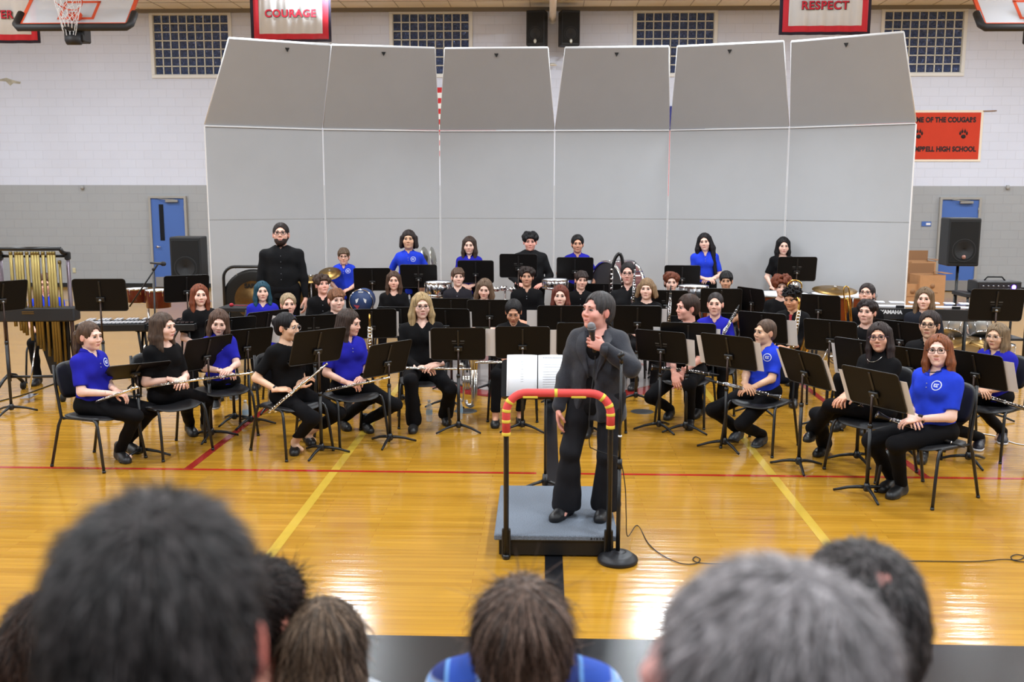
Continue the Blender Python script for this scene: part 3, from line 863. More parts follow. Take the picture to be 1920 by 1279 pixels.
# ------------------------------------------------------------------ music stand. local: reader sits on +Y side?  desk back faces -Y
STN = {}
def make_stand(hz, tilt, printed, style='curve', w=.515, hgt=.33):
    root = empty('music_stand')
    M = tr(0, 0, hz) @ rot('X', tilt)      # desk top leans toward -Y (the camera side) for positive tilt
    d = MB(); pts = rrect(w, hgt, .028, 4)
    d.poly(pts, .004)
    d.box((0, .028, -hgt/2+.006), (w*.95, .055, .004))
    d.box((0, .055, -hgt/2+.014), (w*.93, .004, .02))
    o = d.build('desk', DESK, root, M)
    # edge lip all round
    e = MB(); e.tube([(x, 0, z) for x, z in pts], .0042, 6, closed=True); e.build('desk_rim', BLK, o)
    b = MB(); b.box((0, -.012, -.045), (.085, .022, .05), bev=.006); b.box((0, -.004, .0), (.02, .008, hgt*.86), bev=.002)
    b.build('bracket', BLK, o)
    k = MB(); k.tube([(0, -.035, -.05), (0, -.02, -.05)], .013, 10); k.build('knob', SILC, o, label='grey tilt knob')
    if printed:
        p = MB()
        for sx in (-1, 1): p.box((sx*.040+.0, -.0012, .030), (.040, .0015, .013))
        p.box((0, -.0012, .004), (.115, .0015, .003))
        p.build('printed_mark', mat('grey_print', (66, 64, 62), .7), o, label='faint grey printed marking')
    q = MB(); zb = hz - .06
    q.tube([(0, -.012, zb+.01), (0, -.012, max(.55, zb-.42))], .0095, 10)
    q.build('inner_tube', mat('brown_tube', (58, 44, 38), .4, .6), root)
    q = MB(); q.tube([(0, -.012, max(.56, zb-.40)), (0, -.012, .075)], .015, 12); q.tube([(0, -.012, max(.56, zb-.40)), (0, -.012, max(.56, zb-.40)-.03)], .0185, 12)
    q.build('pole', BLK, root)
    q = MB(); q.lathe([(.0, .10), (.020, .098), (.024, .08), (.030, .055), (.020, .035), (0, .03)], 16, M=tr(0, -.012, 0)); q.build('hub', BLK, root)
    for a in (90, 210, 330):
        m = MB(); c, s_ = math.cos(math.radians(a)), math.sin(math.radians(a))
        path = [(c*r, -.012+s_*r, z) for r, z in ((.015, .066), (.07, .060), (.14, .045), (.20, .024), (.245, .010))]
        m.tube(path, [.015, .014, .012, .011, .009], 8); m.build('leg', mat('black_cast', (30, 32, 36), .38, .4), root)
    return root
def stand(loc, rz, hz, tilt, label, printed=False, sheets=(), group='black music stands of the band', w=.515, key=None):
    k = (round(hz, 2), round(tilt), printed, round(w, 2))
    if k not in STN: STN[k] = make_stand(k[0], k[1], printed, w=w); o = STN[k]
    else: o = copy_tree(STN[k])
    o.matrix_world = Matrix.Translation((loc[0], loc[1], 0)) @ Matrix.Rotation(rz, 4, 'Z')
    tag(o, label, 'music stand', group)
    for (x0, x1, dz, ang) in sheets:
        m = MB(); m.poly([(x0, -.15), (x1, -.15), (x1, .13), (x0, .13)], .0012)
        s = m.build('sheet_music', PAPER, None)
        s.matrix_world = o.matrix_world @ tr(0, 0, k[0]) @ rot('X', k[1]) @ tr(0, .009, dz) @ rot('Y', ang)
        tag(s, ('left-hand' if x0 < 0 else 'right-hand') + ' sheet on stand ' + label.split('stand ', 1)[1], 'sheet music', 'pages of sheet music on the stands')
    return o

# ------------------------------------------------------------------ wind instruments (local +X along the tube)
INS = {}
def _flute():
    r = empty('flute')
    m = MB(); m.tube([(0, 0, 0), (.045, 0, 0), (.048, 0, 0)], [.0088, .0088, .0095], 12); m.tube([(.046, 0, 0), (.665, 0, 0)], .0095, 12); m.build('tube', SIL, r)
    k = MB()
    for i in range(15):
        x = .03+.026*i
        if i in (5, 10): continue
        k.lathe([(0, .0155), (.0085, .0150), (.0090, .0118), (.0, .0110)], 10, M=tr(x, 0, 0))
    k.tube([(.02, .011, .010), (.43, .011, .010)], .0022, 6); k.tube([(.06, -.011, .008), (.30, -.011, .008)], .0022, 6)
    k.build('keys', SIL, r)
    h = MB(); h.ell = None
    h.lathe([(.0, .014), (.012, .0145), (.015, .011), (.011, .008)], 12, M=tr(.60, 0, 0) @ Matrix.Diagonal((1.3, .8, 1, 1)))
    h.build('lip_plate', SIL, r)
    for xa, xb in ((.455, .468), (.655, .667)): h = MB(); h.tube([(xa, 0, 0), (xb, 0, 0)], .0108, 12); h.build('joint_ring', SIL, r)
    return r
def _clarinet():
    r = empty('clarinet')
    m = MB(); m.tube([(.09, 0, 0), (.56, 0, 0)], .0135, 12); m.build('body_joint', EBON, r)
    b = MB(); Mx = Matrix(((0, 0, 1, 0), (0, 1, 0, 0), (-1, 0, 0, 0), (0, 0, 0, 1)))
    b.lathe([(.026, 0), (.030, 0), (.0305, .006), (.024, .03), (.0155, .07), (.0145, .105), (.012, .105), (.014, .06), (.022, .02), (.026, 0)], 18, M=Mx); b.build('bell', EBON, r)
    g = MB()
    for x in (.002, .105, .30, .325, .50, .555): g.tube([(x, 0, 0), (x+.008, 0, 0)], .0305 if x < .01 else .0155, 14)
    for i in range(13):
        x = .13+.030*i; g.lathe([(0, .021), (.0075, .0205), (.0082, .0165), (0, .015)], 9, M=tr(x, (-.004, .004, 0)[i % 3], 0))
    for y, z in ((.014, .010), (-.014, .010), (.009, .0165)): g.tube([(.12, y, z), (.49, y, z)], .0020, 6)
    g.tube([(.15, .02, .0), (.20, .026, .004), (.22, .02, .01)], .003, 6); g.build('keys', CHR, r)
    t = MB(); t.tube([(.56, 0, 0), (.60, 0, 0), (.66, 0, .004)], [.012, .011, .004], 10); t.build('mouthpiece', RUB, r); return r
def _trumpetlike():
    r = empty('trumpet')
    Mx = Matrix(((0, 0, 1, 0), (0, 1, 0, 0), (-1, 0, 0, 0), (0, 0, 0, 1)))
    b = MB(); b.lathe([(.062, 0), (.060, .004), (.038, .03), (.020, .08), (.010, .18), (.006, .30)], 24, M=Mx); b.build('bell', SIL, r)
    t = MB(); t.tube([(.30, 0, 0), (.40, 0, 0), (.43, 0, -.02), (.44, 0, -.05), (.42, 0, -.08), (.38, 0, -.085), (.12, 0, -.085), (.09, 0, -.07), (.085, 0, -.05), (.10, 0, -.01)], .0058, 8)
    t.tube([(.28, 0, -.02), (.50, 0, -.02)], .005, 8); t.build('tubing', SIL, r)
    v = MB()
    for i in range(3): v.tube([(.22+.026*i, 0, .05), (.22+.026*i, 0, -.10)], .0105, 12); v.tube([(.22+.026*i, 0, .05), (.22+.026*i, 0, .075)], .004, 8); v.ball((.22+.026*i, 0, .078), (.008, .008, .003), n=8)
    v.build('valve', SIL, r); return r
def _horn(metal, name='french_horn'):
    r = empty(name); m = MB()
    for k, (R, dx) in enumerate(((.11, 0), (.095, .012), (.075, -.010))):
        m.tube([(R*math.cos(2*PI*i/24)+dx, .012*k, R*math.sin(2*PI*i/24)) for i in range(24)], .0075, 8, closed=True)
    m.tube([(-.10, .0, .05), (-.02, .01, .03), (.05, .02, .05), (.10, 0, .09)], .006, 8); m.build('tubing', metal, r)
    b = MB(); b.lathe([(.150, 0), (.147, -.006), (.085, -.04), (.045, -.09), (.018, -.17), (.010, -.24)], 28, M=tr(.10, -.02, -.10) @ rot('Y', 120) @ rot('X', 10)); b.build('bell', metal, r)
    v = MB()
    for i in range(4): v.tube([(-.04+.03*i, -.02, .04), (-.04+.03*i, -.02, -.04)], .012, 10); v.ball((-.04+.03*i, -.02, .055), (.009, .009, .004), n=8)
    v.build('valve', metal, r); return r
def _euph(metal, name='euphonium'):
    r = empty(name); m = MB()
    for y in (-.02, .02, .05):
        m.tube([(-.06, y, -.20), (-.06, y, .18), (-.045, y, .21), (-.02, y, .21), (-.005, y, .18), (-.005, y, -.20), (-.02, y, -.23), (-.045, y, -.23)], .010, 8, closed=True)
    m.tube([(.02, 0, -.22), (.03, 0, -.27), (.07, 0, -.29), (.11, 0, -.27), (.12, 0, -.22), (.12, 0, .15)], [.02, .024, .028, .032, .036, .045], 12); m.build('tubing', metal, r)
    b = MB(); b.lathe([(.045, .15), (.052, .24), (.075, .31), (.125, .36), (.128, .365)], 28, M=tr(.12, 0, 0)); b.build('bell', metal, r)
    v = MB()
    for i in range(3): v.tube([(.0+.03*i, -.05, .08), (.0+.03*i, -.05, -.08)], .013, 12); v.ball((.03*i, -.05, .10), (.010, .010, .004), n=8)
    v.build('valve', metal, r); return r
def _trombone():
    r = empty('trombone'); m = MB()
    m.tube([(-.035, 0, -.42), (-.035, 0, .30), (-.028, 0, .345), (0, 0, .365), (.028, 0, .345), (.035, 0, .30), (.035, 0, -.42)], .0085, 10); m.tube([(-.035, 0, .20), (.035, 0, .20)], .005, 8); m.tube([(-.035, 0, -.1), (.035, 0, -.1)], .005, 8)
    m.build('slide', BRASS, r)
    b = MB(); b.tube([(.035, .05, -.30), (.035, .08, .16), (.035, .11, .20), (.035, .14, .16), (.035, .15, -.10)], .009, 10); b.lathe([(.012, .1), (.02, -.02), (.05, -.12), (.108, -.17)], 26, M=tr(.035, .15, -.18)); b.build('bell_section', BRASS, r)
    return r
def _sax(metal=BRASS, name='saxophone'):
    r = empty(name); m = MB()
    m.tube([(0, 0, .30), (0, 0, .10), (0, 0, -.20), (.01, -.01, -.27), (.05, -.03, -.31), (.10, -.05, -.28), (.12, -.06, -.18), (.135, -.07, -.08), (.15, -.08, -.04)], [.012, .018, .028, .032, .036, .040, .046, .055, .068], 14, cap=False)
    m.tube([(0, 0, .30), (0, .01, .34), (0, .05, .365), (0, .10, .35)], [.011, .010, .009, .008], 10); m.build('body_tube', metal, r)
    k = MB()
    for i in range(12): z = .22-.035*i; k.lathe([(0, .006), (.013, .005), (.014, 0), (0, -.002)], 10, M=tr(0, -.018-.001*i, z) @ rot('X', 90))
    k.tube([(.018, -.016, .24), (.03, -.022, -.20)], .0028, 6); k.tube([(-.018, -.016, .24), (-.026, -.022, -.20)], .0028, 6)
    k.build('keys', SIL if metal is BRASS else CHR, r)
    n = MB(); n.tube([(0, .10, .35), (0, .14, .335)], [.009, .006], 8); n.build('mouthpiece', RUB, r); return r
MAKERS = dict(flute=_flute, clarinet=_clarinet, trumpet=_trumpetlike, horn=lambda: _horn(SIL), euph=lambda: _euph(SIL), trombone=_trombone, sax=_sax,
              altosax=lambda: _sax(SIL, 'saxophone'))
def instrument(kind, M, label, cat, group=None):
    if kind not in INS: INS[kind] = MAKERS[kind](); o = INS[kind]
    else: o = copy_tree(INS[kind])
    o.matrix_world = M; o.pop('group', None) if 'group' in o.keys() and not group else None
    return tag(o, label, cat, group)

# ------------------------------------------------------------------ percussion and equipment
def drum(name, loc, R, D, shell, label, tilt=None, headcol=(232, 232, 234), lugs=8, legs=0, group=None, hoop=CHR, cat='drum'):
    r = empty(name, (0, 0, 0), 0, label, cat, group)
    r.matrix_world = Matrix.Translation(loc) @ (tilt if tilt is not None else Matrix.Identity(4))
    m = MB(); m.lathe([(R*.97, -D/2), (R, -D/2+.004), (R, D/2-.004), (R*.97, D/2)], 36); m.build('shell', shell, r)
    for z, nm in ((D/2, 'drumhead'), (-D/2, 'drumhead')):
        m = MB(); m.lathe([(0, z), (R*.6, z+.001), (R*.985, z)], 36); m.build(nm, mat('drumhead_%d' % headcol[0], headcol, .5), r)
        h = MB(); h.lathe([(R*.985, z-.012), (R*1.035, z-.012), (R*1.04, z), (R*1.03, z+.012), (R*.985, z+.010)], 36); h.build('hoop', hoop, r)
    for i in range(lugs):
        l = MB(); a = 2*PI*i/lugs; c, s_ = math.cos(a), math.sin(a)
        l.tube([(R*1.035*c, R*1.035*s_, -D/2+.0), (R*1.035*c, R*1.035*s_, D/2)], .0038, 6); l.box((R*1.01*c, R*1.01*s_, 0), (.018, .018, min(.07, D*.4)), bev=.003)
        l.build('lug', CHR, r)
    return r
def legs3(root, z0, spread=.25, r=.011, m=CHR, z1=0.0, name='leg', Mi=None):
    for k in range(3):
        a = math.radians(90+120*k); b = MB()
        b.tube([(0, 0, z0), (spread*math.cos(a), spread*math.sin(a), z1+.012)], r, 7); b.ball((spread*math.cos(a), spread*math.sin(a), z1+.012), .014, n=8)
        b.build(name, m, root)
def cymbal_mesh(R=.23):
    return [(0.008, .028), (.03, .026), (.05, .012), (R*.55, .004), (R, -.010), (R, -.0115), (R*.55, .0025), (.05, .010), (.028, .024), (.008, .026)]
def cymbal_on_stand(loc, z, R, label, tilt=0, group=None, name='suspended_cymbal'):
    r = empty(name, (loc[0], loc[1], 0), 0, label, 'cymbal', group)
    m = MB(); m.lathe(cymbal_mesh(R), 36, M=tr(0, 0, z) @ rot('X', tilt)); m.build('cymbal', CYMB, r)
    p = MB(); p.tube([(0, 0, .30), (0, 0, z+.05)], .009, 8); p.ball((0, 0, z+.04), (.016, .016, .010), n=8); p.build('pole', CHR, r)
    legs3(r, .42, .26, .009)
    return r
def speaker_box(root, w, d, h, z0, M=None):
    m = MB(); m.box((0, 0, z0+h/2), (w, d, h), bev=.02, seg=2); o = m.build('cabinet', mat('speaker_black', (20, 20, 22), .6), root, M)
    g = MB(); g.box((0, -d/2-.004, z0+h/2), (w*.88, .012, h*.86), bev=.004); gr = g.build('grille', mat('speaker_grille', (15, 15, 16), .85, bump=.5, bscale=300), o)
    c = MB(); c.lathe([(0, 0), (.03, .004), (.034, .012), (w*.34, -.004), (w*.36, .004), (w*.38, 0)], 28, M=tr(0, -d/2-.011, z0+h*.33) @ rot('X', 90)); c.build('woofer', mat('speaker_cone', (27, 27, 29), .7), gr)
    return o
def mic_mesh(root, M, head=(128, 128, 132)):
    a = MB(); a.tube([(0, 0, 0), (.11, 0, 0), (.135, 0, 0), (.15, 0, 0)], [.012, .015, .019, .024], 14); o = a.build('handle', mat('mic_body', (40, 40, 44), .4), root, M)
    b = MB(); b.ball((.172, 0, 0), (.027, .026, .026), n=18); b.tube([(.153, 0, 0), (.162, 0, 0)], .0275, 18); b.build('grille', mat('mic_grille_%d' % head[0], head, .45, .5, bump=.6, bscale=500), root, M)
# ------------------------------------------------------------------ room
YW = 23.2; ZC = 6.45; XL, XR = -17.5, 18.5; YB = -6.0; ZG = 2.44
def struct(o, kind='structure'): o['kind'] = kind; return o
def brickmat(name, rgb, rough=.6, rgb2=None):
    m = mat(name, rgb, rough); nt = m.node_tree; b = nt.nodes['Principled BSDF']
    tc = nt.nodes.new('ShaderNodeTexCoord'); mp = nt.nodes.new('ShaderNodeMapping'); nt.links.new(tc.outputs['Object'], mp.inputs[0])
    mp.inputs['Rotation'].default_value = (PI/2, 0, 0)
    br = nt.nodes.new('ShaderNodeTexBrick'); br.inputs['Scale'].default_value = 1.0
    br.inputs['Brick Width'].default_value = .406; br.inputs['Row Height'].default_value = .203; br.inputs['Mortar Size'].default_value = .006; br.inputs['Mortar Smooth'].default_value = .6
    c = lin(rgb); br.inputs['Color1'].default_value = c; br.inputs['Color2'].default_value = tuple(x*.975 for x in c[:3])+(1,); br.inputs['Mortar'].default_value = tuple(x*.86 for x in c[:3])+(1,)
    nt.links.new(mp.outputs[0], br.inputs['Vector'])
    n = nt.nodes.new('ShaderNodeTexNoise'); n.inputs['Scale'].default_value = .7; n.inputs['Detail'].default_value = 5; nt.links.new(tc.outputs['Object'], n.inputs['Vector'])
    r = nt.nodes.new('ShaderNodeMapRange'); r.inputs[1].default_value = .35; r.inputs[2].default_value = .7; r.inputs[3].default_value = .97; r.inputs[4].default_value = 1.02; nt.links.new(n.outputs[0], r.inputs[0])
    mx = nt.nodes.new('ShaderNodeMix'); mx.data_type = 'RGBA'; mx.blend_type = 'MULTIPLY'; mx.inputs[0].default_value = 1; nt.links.new(br.outputs[0], mx.inputs[6]); nt.links.new(r.outputs[0], mx.inputs[7])
    nt.links.new(mx.outputs[2], b.inputs['Base Color'])
    bp = nt.nodes.new('ShaderNodeBump'); bp.inputs['Strength'].default_value = .35; bp.inputs['Distance'].default_value = .01; bp.invert = True
    nt.links.new(br.outputs[1], bp.inputs['Height']); nt.links.new(bp.outputs[0], b.inputs['Normal'])
    return m
WALLW = brickmat('painted_block_white', (205, 210, 226))
WALLG = brickmat('painted_block_grey', (153, 156, 160))
CREAM = mat('cream_paint', (222, 214, 198), .7, noise=.03, nscale=3)

# floor -------------------------------------------------------------
def floor_mat():
    m = bpy.data.materials.new('maple_floor'); m.use_nodes = True; nt = m.node_tree; b = nt.nodes['Principled BSDF']; L = nt.links.new
    tc = nt.nodes.new('ShaderNodeTexCoord')
    br = nt.nodes.new('ShaderNodeTexBrick'); br.inputs['Scale'].default_value = 1; br.inputs['Brick Width'].default_value = 1.15; br.inputs['Row Height'].default_value = .057
    br.inputs['Mortar Size'].default_value = .0012; br.inputs['Mortar Smooth'].default_value = .3; br.offset = .37; br.inputs['Bias'].default_value = -.1
    br.inputs['Color1'].default_value = lin((184, 136, 45)); br.inputs['Color2'].default_value = lin((168, 120, 35)); br.inputs['Mortar'].default_value = lin((146, 90, 30))
    L(tc.outputs['Object'], br.inputs['Vector'])
    mp = nt.nodes.new('ShaderNodeMapping'); mp.inputs['Scale'].default_value = (.9, 14, 1); L(tc.outputs['Object'], mp.inputs[0])
    n = nt.nodes.new('ShaderNodeTexNoise'); n.inputs['Scale'].default_value = 1.6; n.inputs['Detail'].default_value = 6; L(mp.outputs[0], n.inputs['Vector'])
    r = nt.nodes.new('ShaderNodeMapRange'); r.inputs[1].default_value = .3; r.inputs[2].default_value = .7; r.inputs[3].default_value = .86; r.inputs[4].default_value = 1.08; L(n.outputs[0], r.inputs[0])
    mx = nt.nodes.new('ShaderNodeMix'); mx.data_type = 'RGBA'; mx.blend_type = 'MULTIPLY'; mx.inputs[0].default_value = 1; L(br.outputs[0], mx.inputs[6]); L(r.outputs[0], mx.inputs[7])
    L(mx.outputs[2], b.inputs['Base Color'])
    b.inputs['Roughness'].default_value = .16; b.inputs['Specular IOR Level'].default_value = .5; b.inputs['Coat Weight'].default_value = .3; b.inputs['Coat Roughness'].default_value = .06
    mp2 = nt.nodes.new('ShaderNodeMapping'); mp2.inputs['Scale'].default_value = (.7, 9, 1); L(tc.outputs['Object'], mp2.inputs[0])
    n2 = nt.nodes.new('ShaderNodeTexNoise'); n2.inputs['Scale'].default_value = 2.0; n2.inputs['Detail'].default_value = 2; L(mp2.outputs[0], n2.inputs['Vector'])
    bp = nt.nodes.new('ShaderNodeBump'); bp.inputs['Strength'].default_value = .10; bp.inputs['Distance'].default_value = .02
    L(n2.outputs[0], bp.inputs['Height']); L(bp.outputs[0], b.inputs['Normal']); L(bp.outputs[0], b.inputs['Coat Normal'])
    _M['maple_floor'] = m; return m
FLOORM = floor_mat()
m = MB(); m.box(((XL+XR)/2, (YW+YB)/2, -.06), (XR-XL, YW-YB, .12)); o = m.build('floor', FLOORM); struct(o)
YN = G(640, 1190).y; YR = G(640, 883.5).y; XCEN = .06
TN = [0]
def line(x0, x1, y0, y1, rgb, z=.0012):
    TN[0] += 1; mm = mat('line_%d_%d_%d' % tuple(rgb), rgb, .17 if sum(rgb) > 120 else .26, coat=.3 if sum(rgb) > 120 else 0, noise=.05, nscale=5)
    m = MB(); m.add([(x0, y0, z), (x1, y0, z), (x1, y1, z), (x0, y1, z)], [[0, 1, 2, 3]], 0, False)
    o = m.build('trim_%d' % TN[0], mm); struct(o); return o
BLACKL = (20, 21, 25)
line(XL, XR, YB, YN, BLACKL, .0010)                         # black apron on the near side
line(XCEN-.026-.03, XCEN+.056, YN, 20.3, BLACKL, .0014)      # centre line
line(XL, XCEN-.13, YR-.025, YR+.025, (170, 44, 30), .0012); line(XCEN+.15, XR, YR-.025, YR+.025, (170, 44, 30), .0012)
for sx in (-1, 1):
    line(XCEN+sx*1.80-.035, XCEN+sx*1.80+.035, YN, YR-.03, (196, 162, 60), .0012); line(XCEN+sx*1.80-.035, XCEN+sx*1.80+.035, YR+.03, 14, (196, 162, 60), .0012)
    line(XCEN+sx*3.03-.035, XCEN+sx*3.03+.035, YR, 17.2, (150, 40, 34), .0013)
line(XL, XR, 20.2, 20.45, (110, 120, 140), .0012)
# centre circle ring with the grey-red disc inside
def ringm(R0, R1, rgb, z, n=72, a0=0, a1=2*PI, cy=12.5):
    TN[0] += 1; m = MB(); vs = []; fs = []
    for i in range(n+1):
        a = a0+(a1-a0)*i/n; vs += [(XCEN+R0*math.cos(a), cy+R0*math.sin(a), z), (XCEN+R1*math.cos(a), cy+R1*math.sin(a), z)]
    for i in range(n): fs.append([2*i, 2*i+1, 2*i+3, 2*i+2])
    m.add(vs, fs, 0, False); o = m.build('trim_%d' % TN[0], mat('line_%d_%d_%d' % tuple(rgb), rgb, .17, coat=.3)); struct(o)
ringm(1.55, 1.86, (140, 36, 32), .0018); ringm(.0001, 1.54, (150, 140, 138), .0016); ringm(.9, 1.35, (150, 46, 40), .0022, a0=.3, a1=2.6); ringm(.2, .75, (150, 46, 40), .0022)
for (px, py) in ((873, 771), (1204, 772)):
    g = G(px, py); m = MB(); m.lathe([(0, .004), (.10, .004), (.118, .003), (.122, .0012)], 28, M=tr(g.x, g.y, 0))
    o = m.build('floor_plate', mat('plate_grey', (84, 88, 92), .4, .6)); tag(o, 'round metal volleyball socket cover in the floor, %s of the conductor' % ('left' if px < 1000 else 'right'), 'floor cover', 'round floor covers')

# walls ---------------------------------------------------------------
WINP = [(289, 429, 29, 142), (736, 879, 26.5, 140), (1192, 1337, 23, 137), (1656, 1804, 18, 134)]
wx = [(AT(a, 85, YW).x, AT(b, 85, YW).x) for a, b, _, _ in WINP]
zt = sum(AT((a+b)/2, t, YW).z for a, b, t, _ in WINP)/4; zb = sum(AT((a+b)/2, t, YW).z for a, b, _, t in WINP)/4
ww = sum(b-a for a, b in wx)/4
xc = [(a+b)/2 for a, b in wx]; sp = (xc[3]-xc[0])/3; xc = [xc[0]+sp*i for i in range(4)]
def quadwall(name, xs, zs, hole, Y, th=.3):
    m = MB()
    for i in range(len(xs)-1):
        for j in range(len(zs)-1):
            if hole(i, j): continue
            m.add([(xs[i], Y, zs[j]), (xs[i+1], Y, zs[j]), (xs[i+1], Y, zs[j+1]), (xs[i], Y, zs[j+1])], [[0, 1, 2, 3]], 1 if zs[j+1] <= ZG+.001 else 0, False)
    m.add([(xs[0], Y+th, zs[0]), (xs[-1], Y+th, zs[0]), (xs[-1], Y+th, zs[-1]), (xs[0], Y+th, zs[-1])], [[3, 2, 1, 0]], 0, False)
    me = bpy.data.meshes.new(name); me.from_pydata([tuple(v) for v in m.v], [], m.f); me.materials.append(WALLW); me.materials.append(WALLG)
    me.polygons.foreach_set('material_index', m.m); o = bpy.data.objects.new(name, me); link(o); return struct(o)
xs = [XL]; 
for c in xc: xs += [c-ww/2, c+ww/2]
xs.append(XR); zs = [0, ZG, zb, zt, ZC+.4]
quadwall('wall_back', xs, zs, lambda i, j: j == 2 and i % 2 == 1, YW)
for nm, x in (('wall_left', XL), ('wall_right', XR)):
    m = MB(); s_ = .1 if x > 0 else -.1
    m.box((x+s_, (YW+YB)/2, ZG+(ZC-ZG)/2), (.2, YW-YB, ZC-ZG), 0); m.box((x+s_, (YW+YB)/2, ZG/2), (.2, YW-YB, ZG), 1)
    struct(m.build(nm, [mat('side_wall_white', (205, 205, 208), .7), mat('side_wall_grey', (160, 160, 158), .7)]))
m = MB(); m.box(((XL+XR)/2, (YW+YB)/2, ZC+.06), (XR-XL, YW-YB, .12)); o = m.build('ceiling', CREAM); struct(o)
for k in range(22):     # joints between roof planks near the wall
    pass
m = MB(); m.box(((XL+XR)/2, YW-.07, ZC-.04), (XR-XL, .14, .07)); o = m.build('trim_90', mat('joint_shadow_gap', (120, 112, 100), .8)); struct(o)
m = MB()
for i in range(60): m.box((XL+.6*i+.3, YW-3.2, ZC-.004), (.012, 6.2, .008))
for i in range(8): m.box(((XL+XR)/2, YW-.14-.75*i, ZC-.004), (XR-XL, .012, .008))
o = m.build('trim_91', mat('roof_joint', (150, 140, 124), .8)); struct(o)
m = MB(); m.box(((XL+XR)/2, YW-.012, .05), (XR-XL, .024, .10)); o = m.build('baseboard_back', RUB); struct(o)
# water stain patch high on the left wall
p = AT(20, 151, YW-.004); m = MB(); m.v = []
pts = [(-.26, .03), (-.1, .06), (.02, .02), (.12, -.01), (.24, -.03), (.22, -.08), (.06, -.06), (-.02, -.12), (-.12, -.02), (-.26, -.01)]
m.poly(pts, .003, M=tr(p.x, p.y, p.z)); o = m.build('trim_92', mat('peeled_paint', (168, 164, 150), .9, noise=.2, nscale=12)); struct(o)

# glass block windows -------------------------------------------------
def glassm():
    m = mat('glass_block', (92, 116, 176), .04, 0.0, coat=1.0); nt = m.node_tree; b = nt.nodes['Principled BSDF']
    tc = nt.nodes.new('ShaderNodeTexCoord'); n = nt.nodes.new('ShaderNodeTexNoise'); n.inputs['Scale'].default_value = 13; n.inputs['Distortion'].default_value = 1.5; n.inputs['Detail'].default_value = 1
    nt.links.new(tc.outputs['Object'], n.inputs['Vector']); bp = nt.nodes.new('ShaderNodeBump'); bp.inputs['Strength'].default_value = 1.0; bp.inputs['Distance'].default_value = .35
    nt.links.new(n.outputs[0], bp.inputs['Height']); nt.links.new(bp.outputs[0], b.inputs['Normal']); nt.links.new(bp.outputs[0], b.inputs['Coat Normal'])
    b.inputs['Metallic'].default_value = .6
    return m
GBM = glassm(); GROUT = mat('window_grout', (214, 212, 200), .8); WFR = mat('window_frame_paint', (216, 216, 214), .6)
for k, c in enumerate(xc):
    r = struct(empty('window_%d' % (k+1), (c, YW, zb)))
    H = zt-zb; nx, nz = 9, 7; bw, bh = ww/nx, H/nz
    f = MB()
    for (x, z, sx, sz) in ((0, -.04, ww+.16, .08), (-ww/2-.04, H/2, .08, H), (ww/2+.04, H/2, .08, H), (0, H+.03, ww+.16, .06)): f.box((x, -.012, z), (sx, .05, sz), bev=.006)
    f.build('window_frame', WFR, r)
    g = MB()
    for i in range(nx+1): g.box((-ww/2+bw*i, .03, H/2), (.020, .05, H))
    for j in range(nz+1): g.box((0, .03, bh*j), (ww, .05, .020))
    g.build('grout_grid', GROUT, r)
    p = MB()
    for i in range(nx):
        for j in range(nz): p.box((-ww/2+bw*(i+.5), .05, bh*(j+.5)), (bw-.02, .06, bh-.02), bev=.02, seg=2)
    pm = p.build('glass_blocks', GBM, r)
    for q in pm.data.polygons: q.use_smooth = True

# doors -----------------------------------------------------------------
DBLUE = mat('door_blue', (62, 98, 168), .5, noise=.04, nscale=2); FRG = mat('door_frame_grey', (150, 148, 144), .5); KICK = mat('kick_plate', (150, 150, 152), .4, .7)
def door(n, px0, px1, pyt, slot, hx):
    x0 = AT(px0, 450, YW).x; x1 = AT(px1, 450, YW).x; zt_ = 2.14; wdt = x1-x0; cx = (x0+x1)/2
    r = struct(empty('door_%d' % n, (cx, YW, 0)))
    f = MB()
    for sx in (-1, 1): f.box((sx*(wdt/2), -.03, zt_/2), (.055, .10, zt_), bev=.004)
    f.box((0, -.03, zt_+.02), (wdt+.055, .10, .055), bev=.004); f.build('door_frame', FRG, r)
    m = MB(); m.box((0, -.02, zt_/2), (wdt-.05, .05, zt_-.03), bev=.003); m.build('leaf', DBLUE, r)
    k = MB(); k.box((0, -.05, .14), (wdt-.10, .008, .24)); k.build('kick_plate', KICK, r)
    if slot: k = MB(); k.box((slot, -.048, 1.56), (.11, .010, .86), bev=.003); k.build('door_window', mat('door_glass_dark', (18, 20, 26), .1), r)
    h_ = MB(); h_.tube([(hx, -.045, .98), (hx, -.09, .98), (hx+(.10 if hx < 0 else -.10), -.095, .98)], .011, 8); h_.lathe([(0, .01), (.03, .008), (.032, 0)], 14, M=tr(hx, -.045, .98) @ rot('X', 90)); h_.build('door_handle', CHR, r)
    c = MB(); c.box((.12, -.09, zt_-.07), (.30, .07, .06), bev=.008); c.tube([(.2, -.10, zt_-.04), (-.05, -.14, zt_-.03), (-.22, -.08, zt_-.01)], .010, 6); c.build('door_closer', mat('closer_grey', (150, 150, 148), .4, .5), r)
    g = MB()
    for z in (.25, 1.1, 1.9): g.tube([(-wdt/2+.03 if hx > 0 else wdt/2-.03, -.055, z-.06), (-wdt/2+.03 if hx > 0 else wdt/2-.03, -.055, z+.06)], .012, 8)
    g.build('hinge', KICK, r)
door(1, 286, 352, 372, -.16, -.30); door(2, 1758, 1831, 370, 0, -.36)

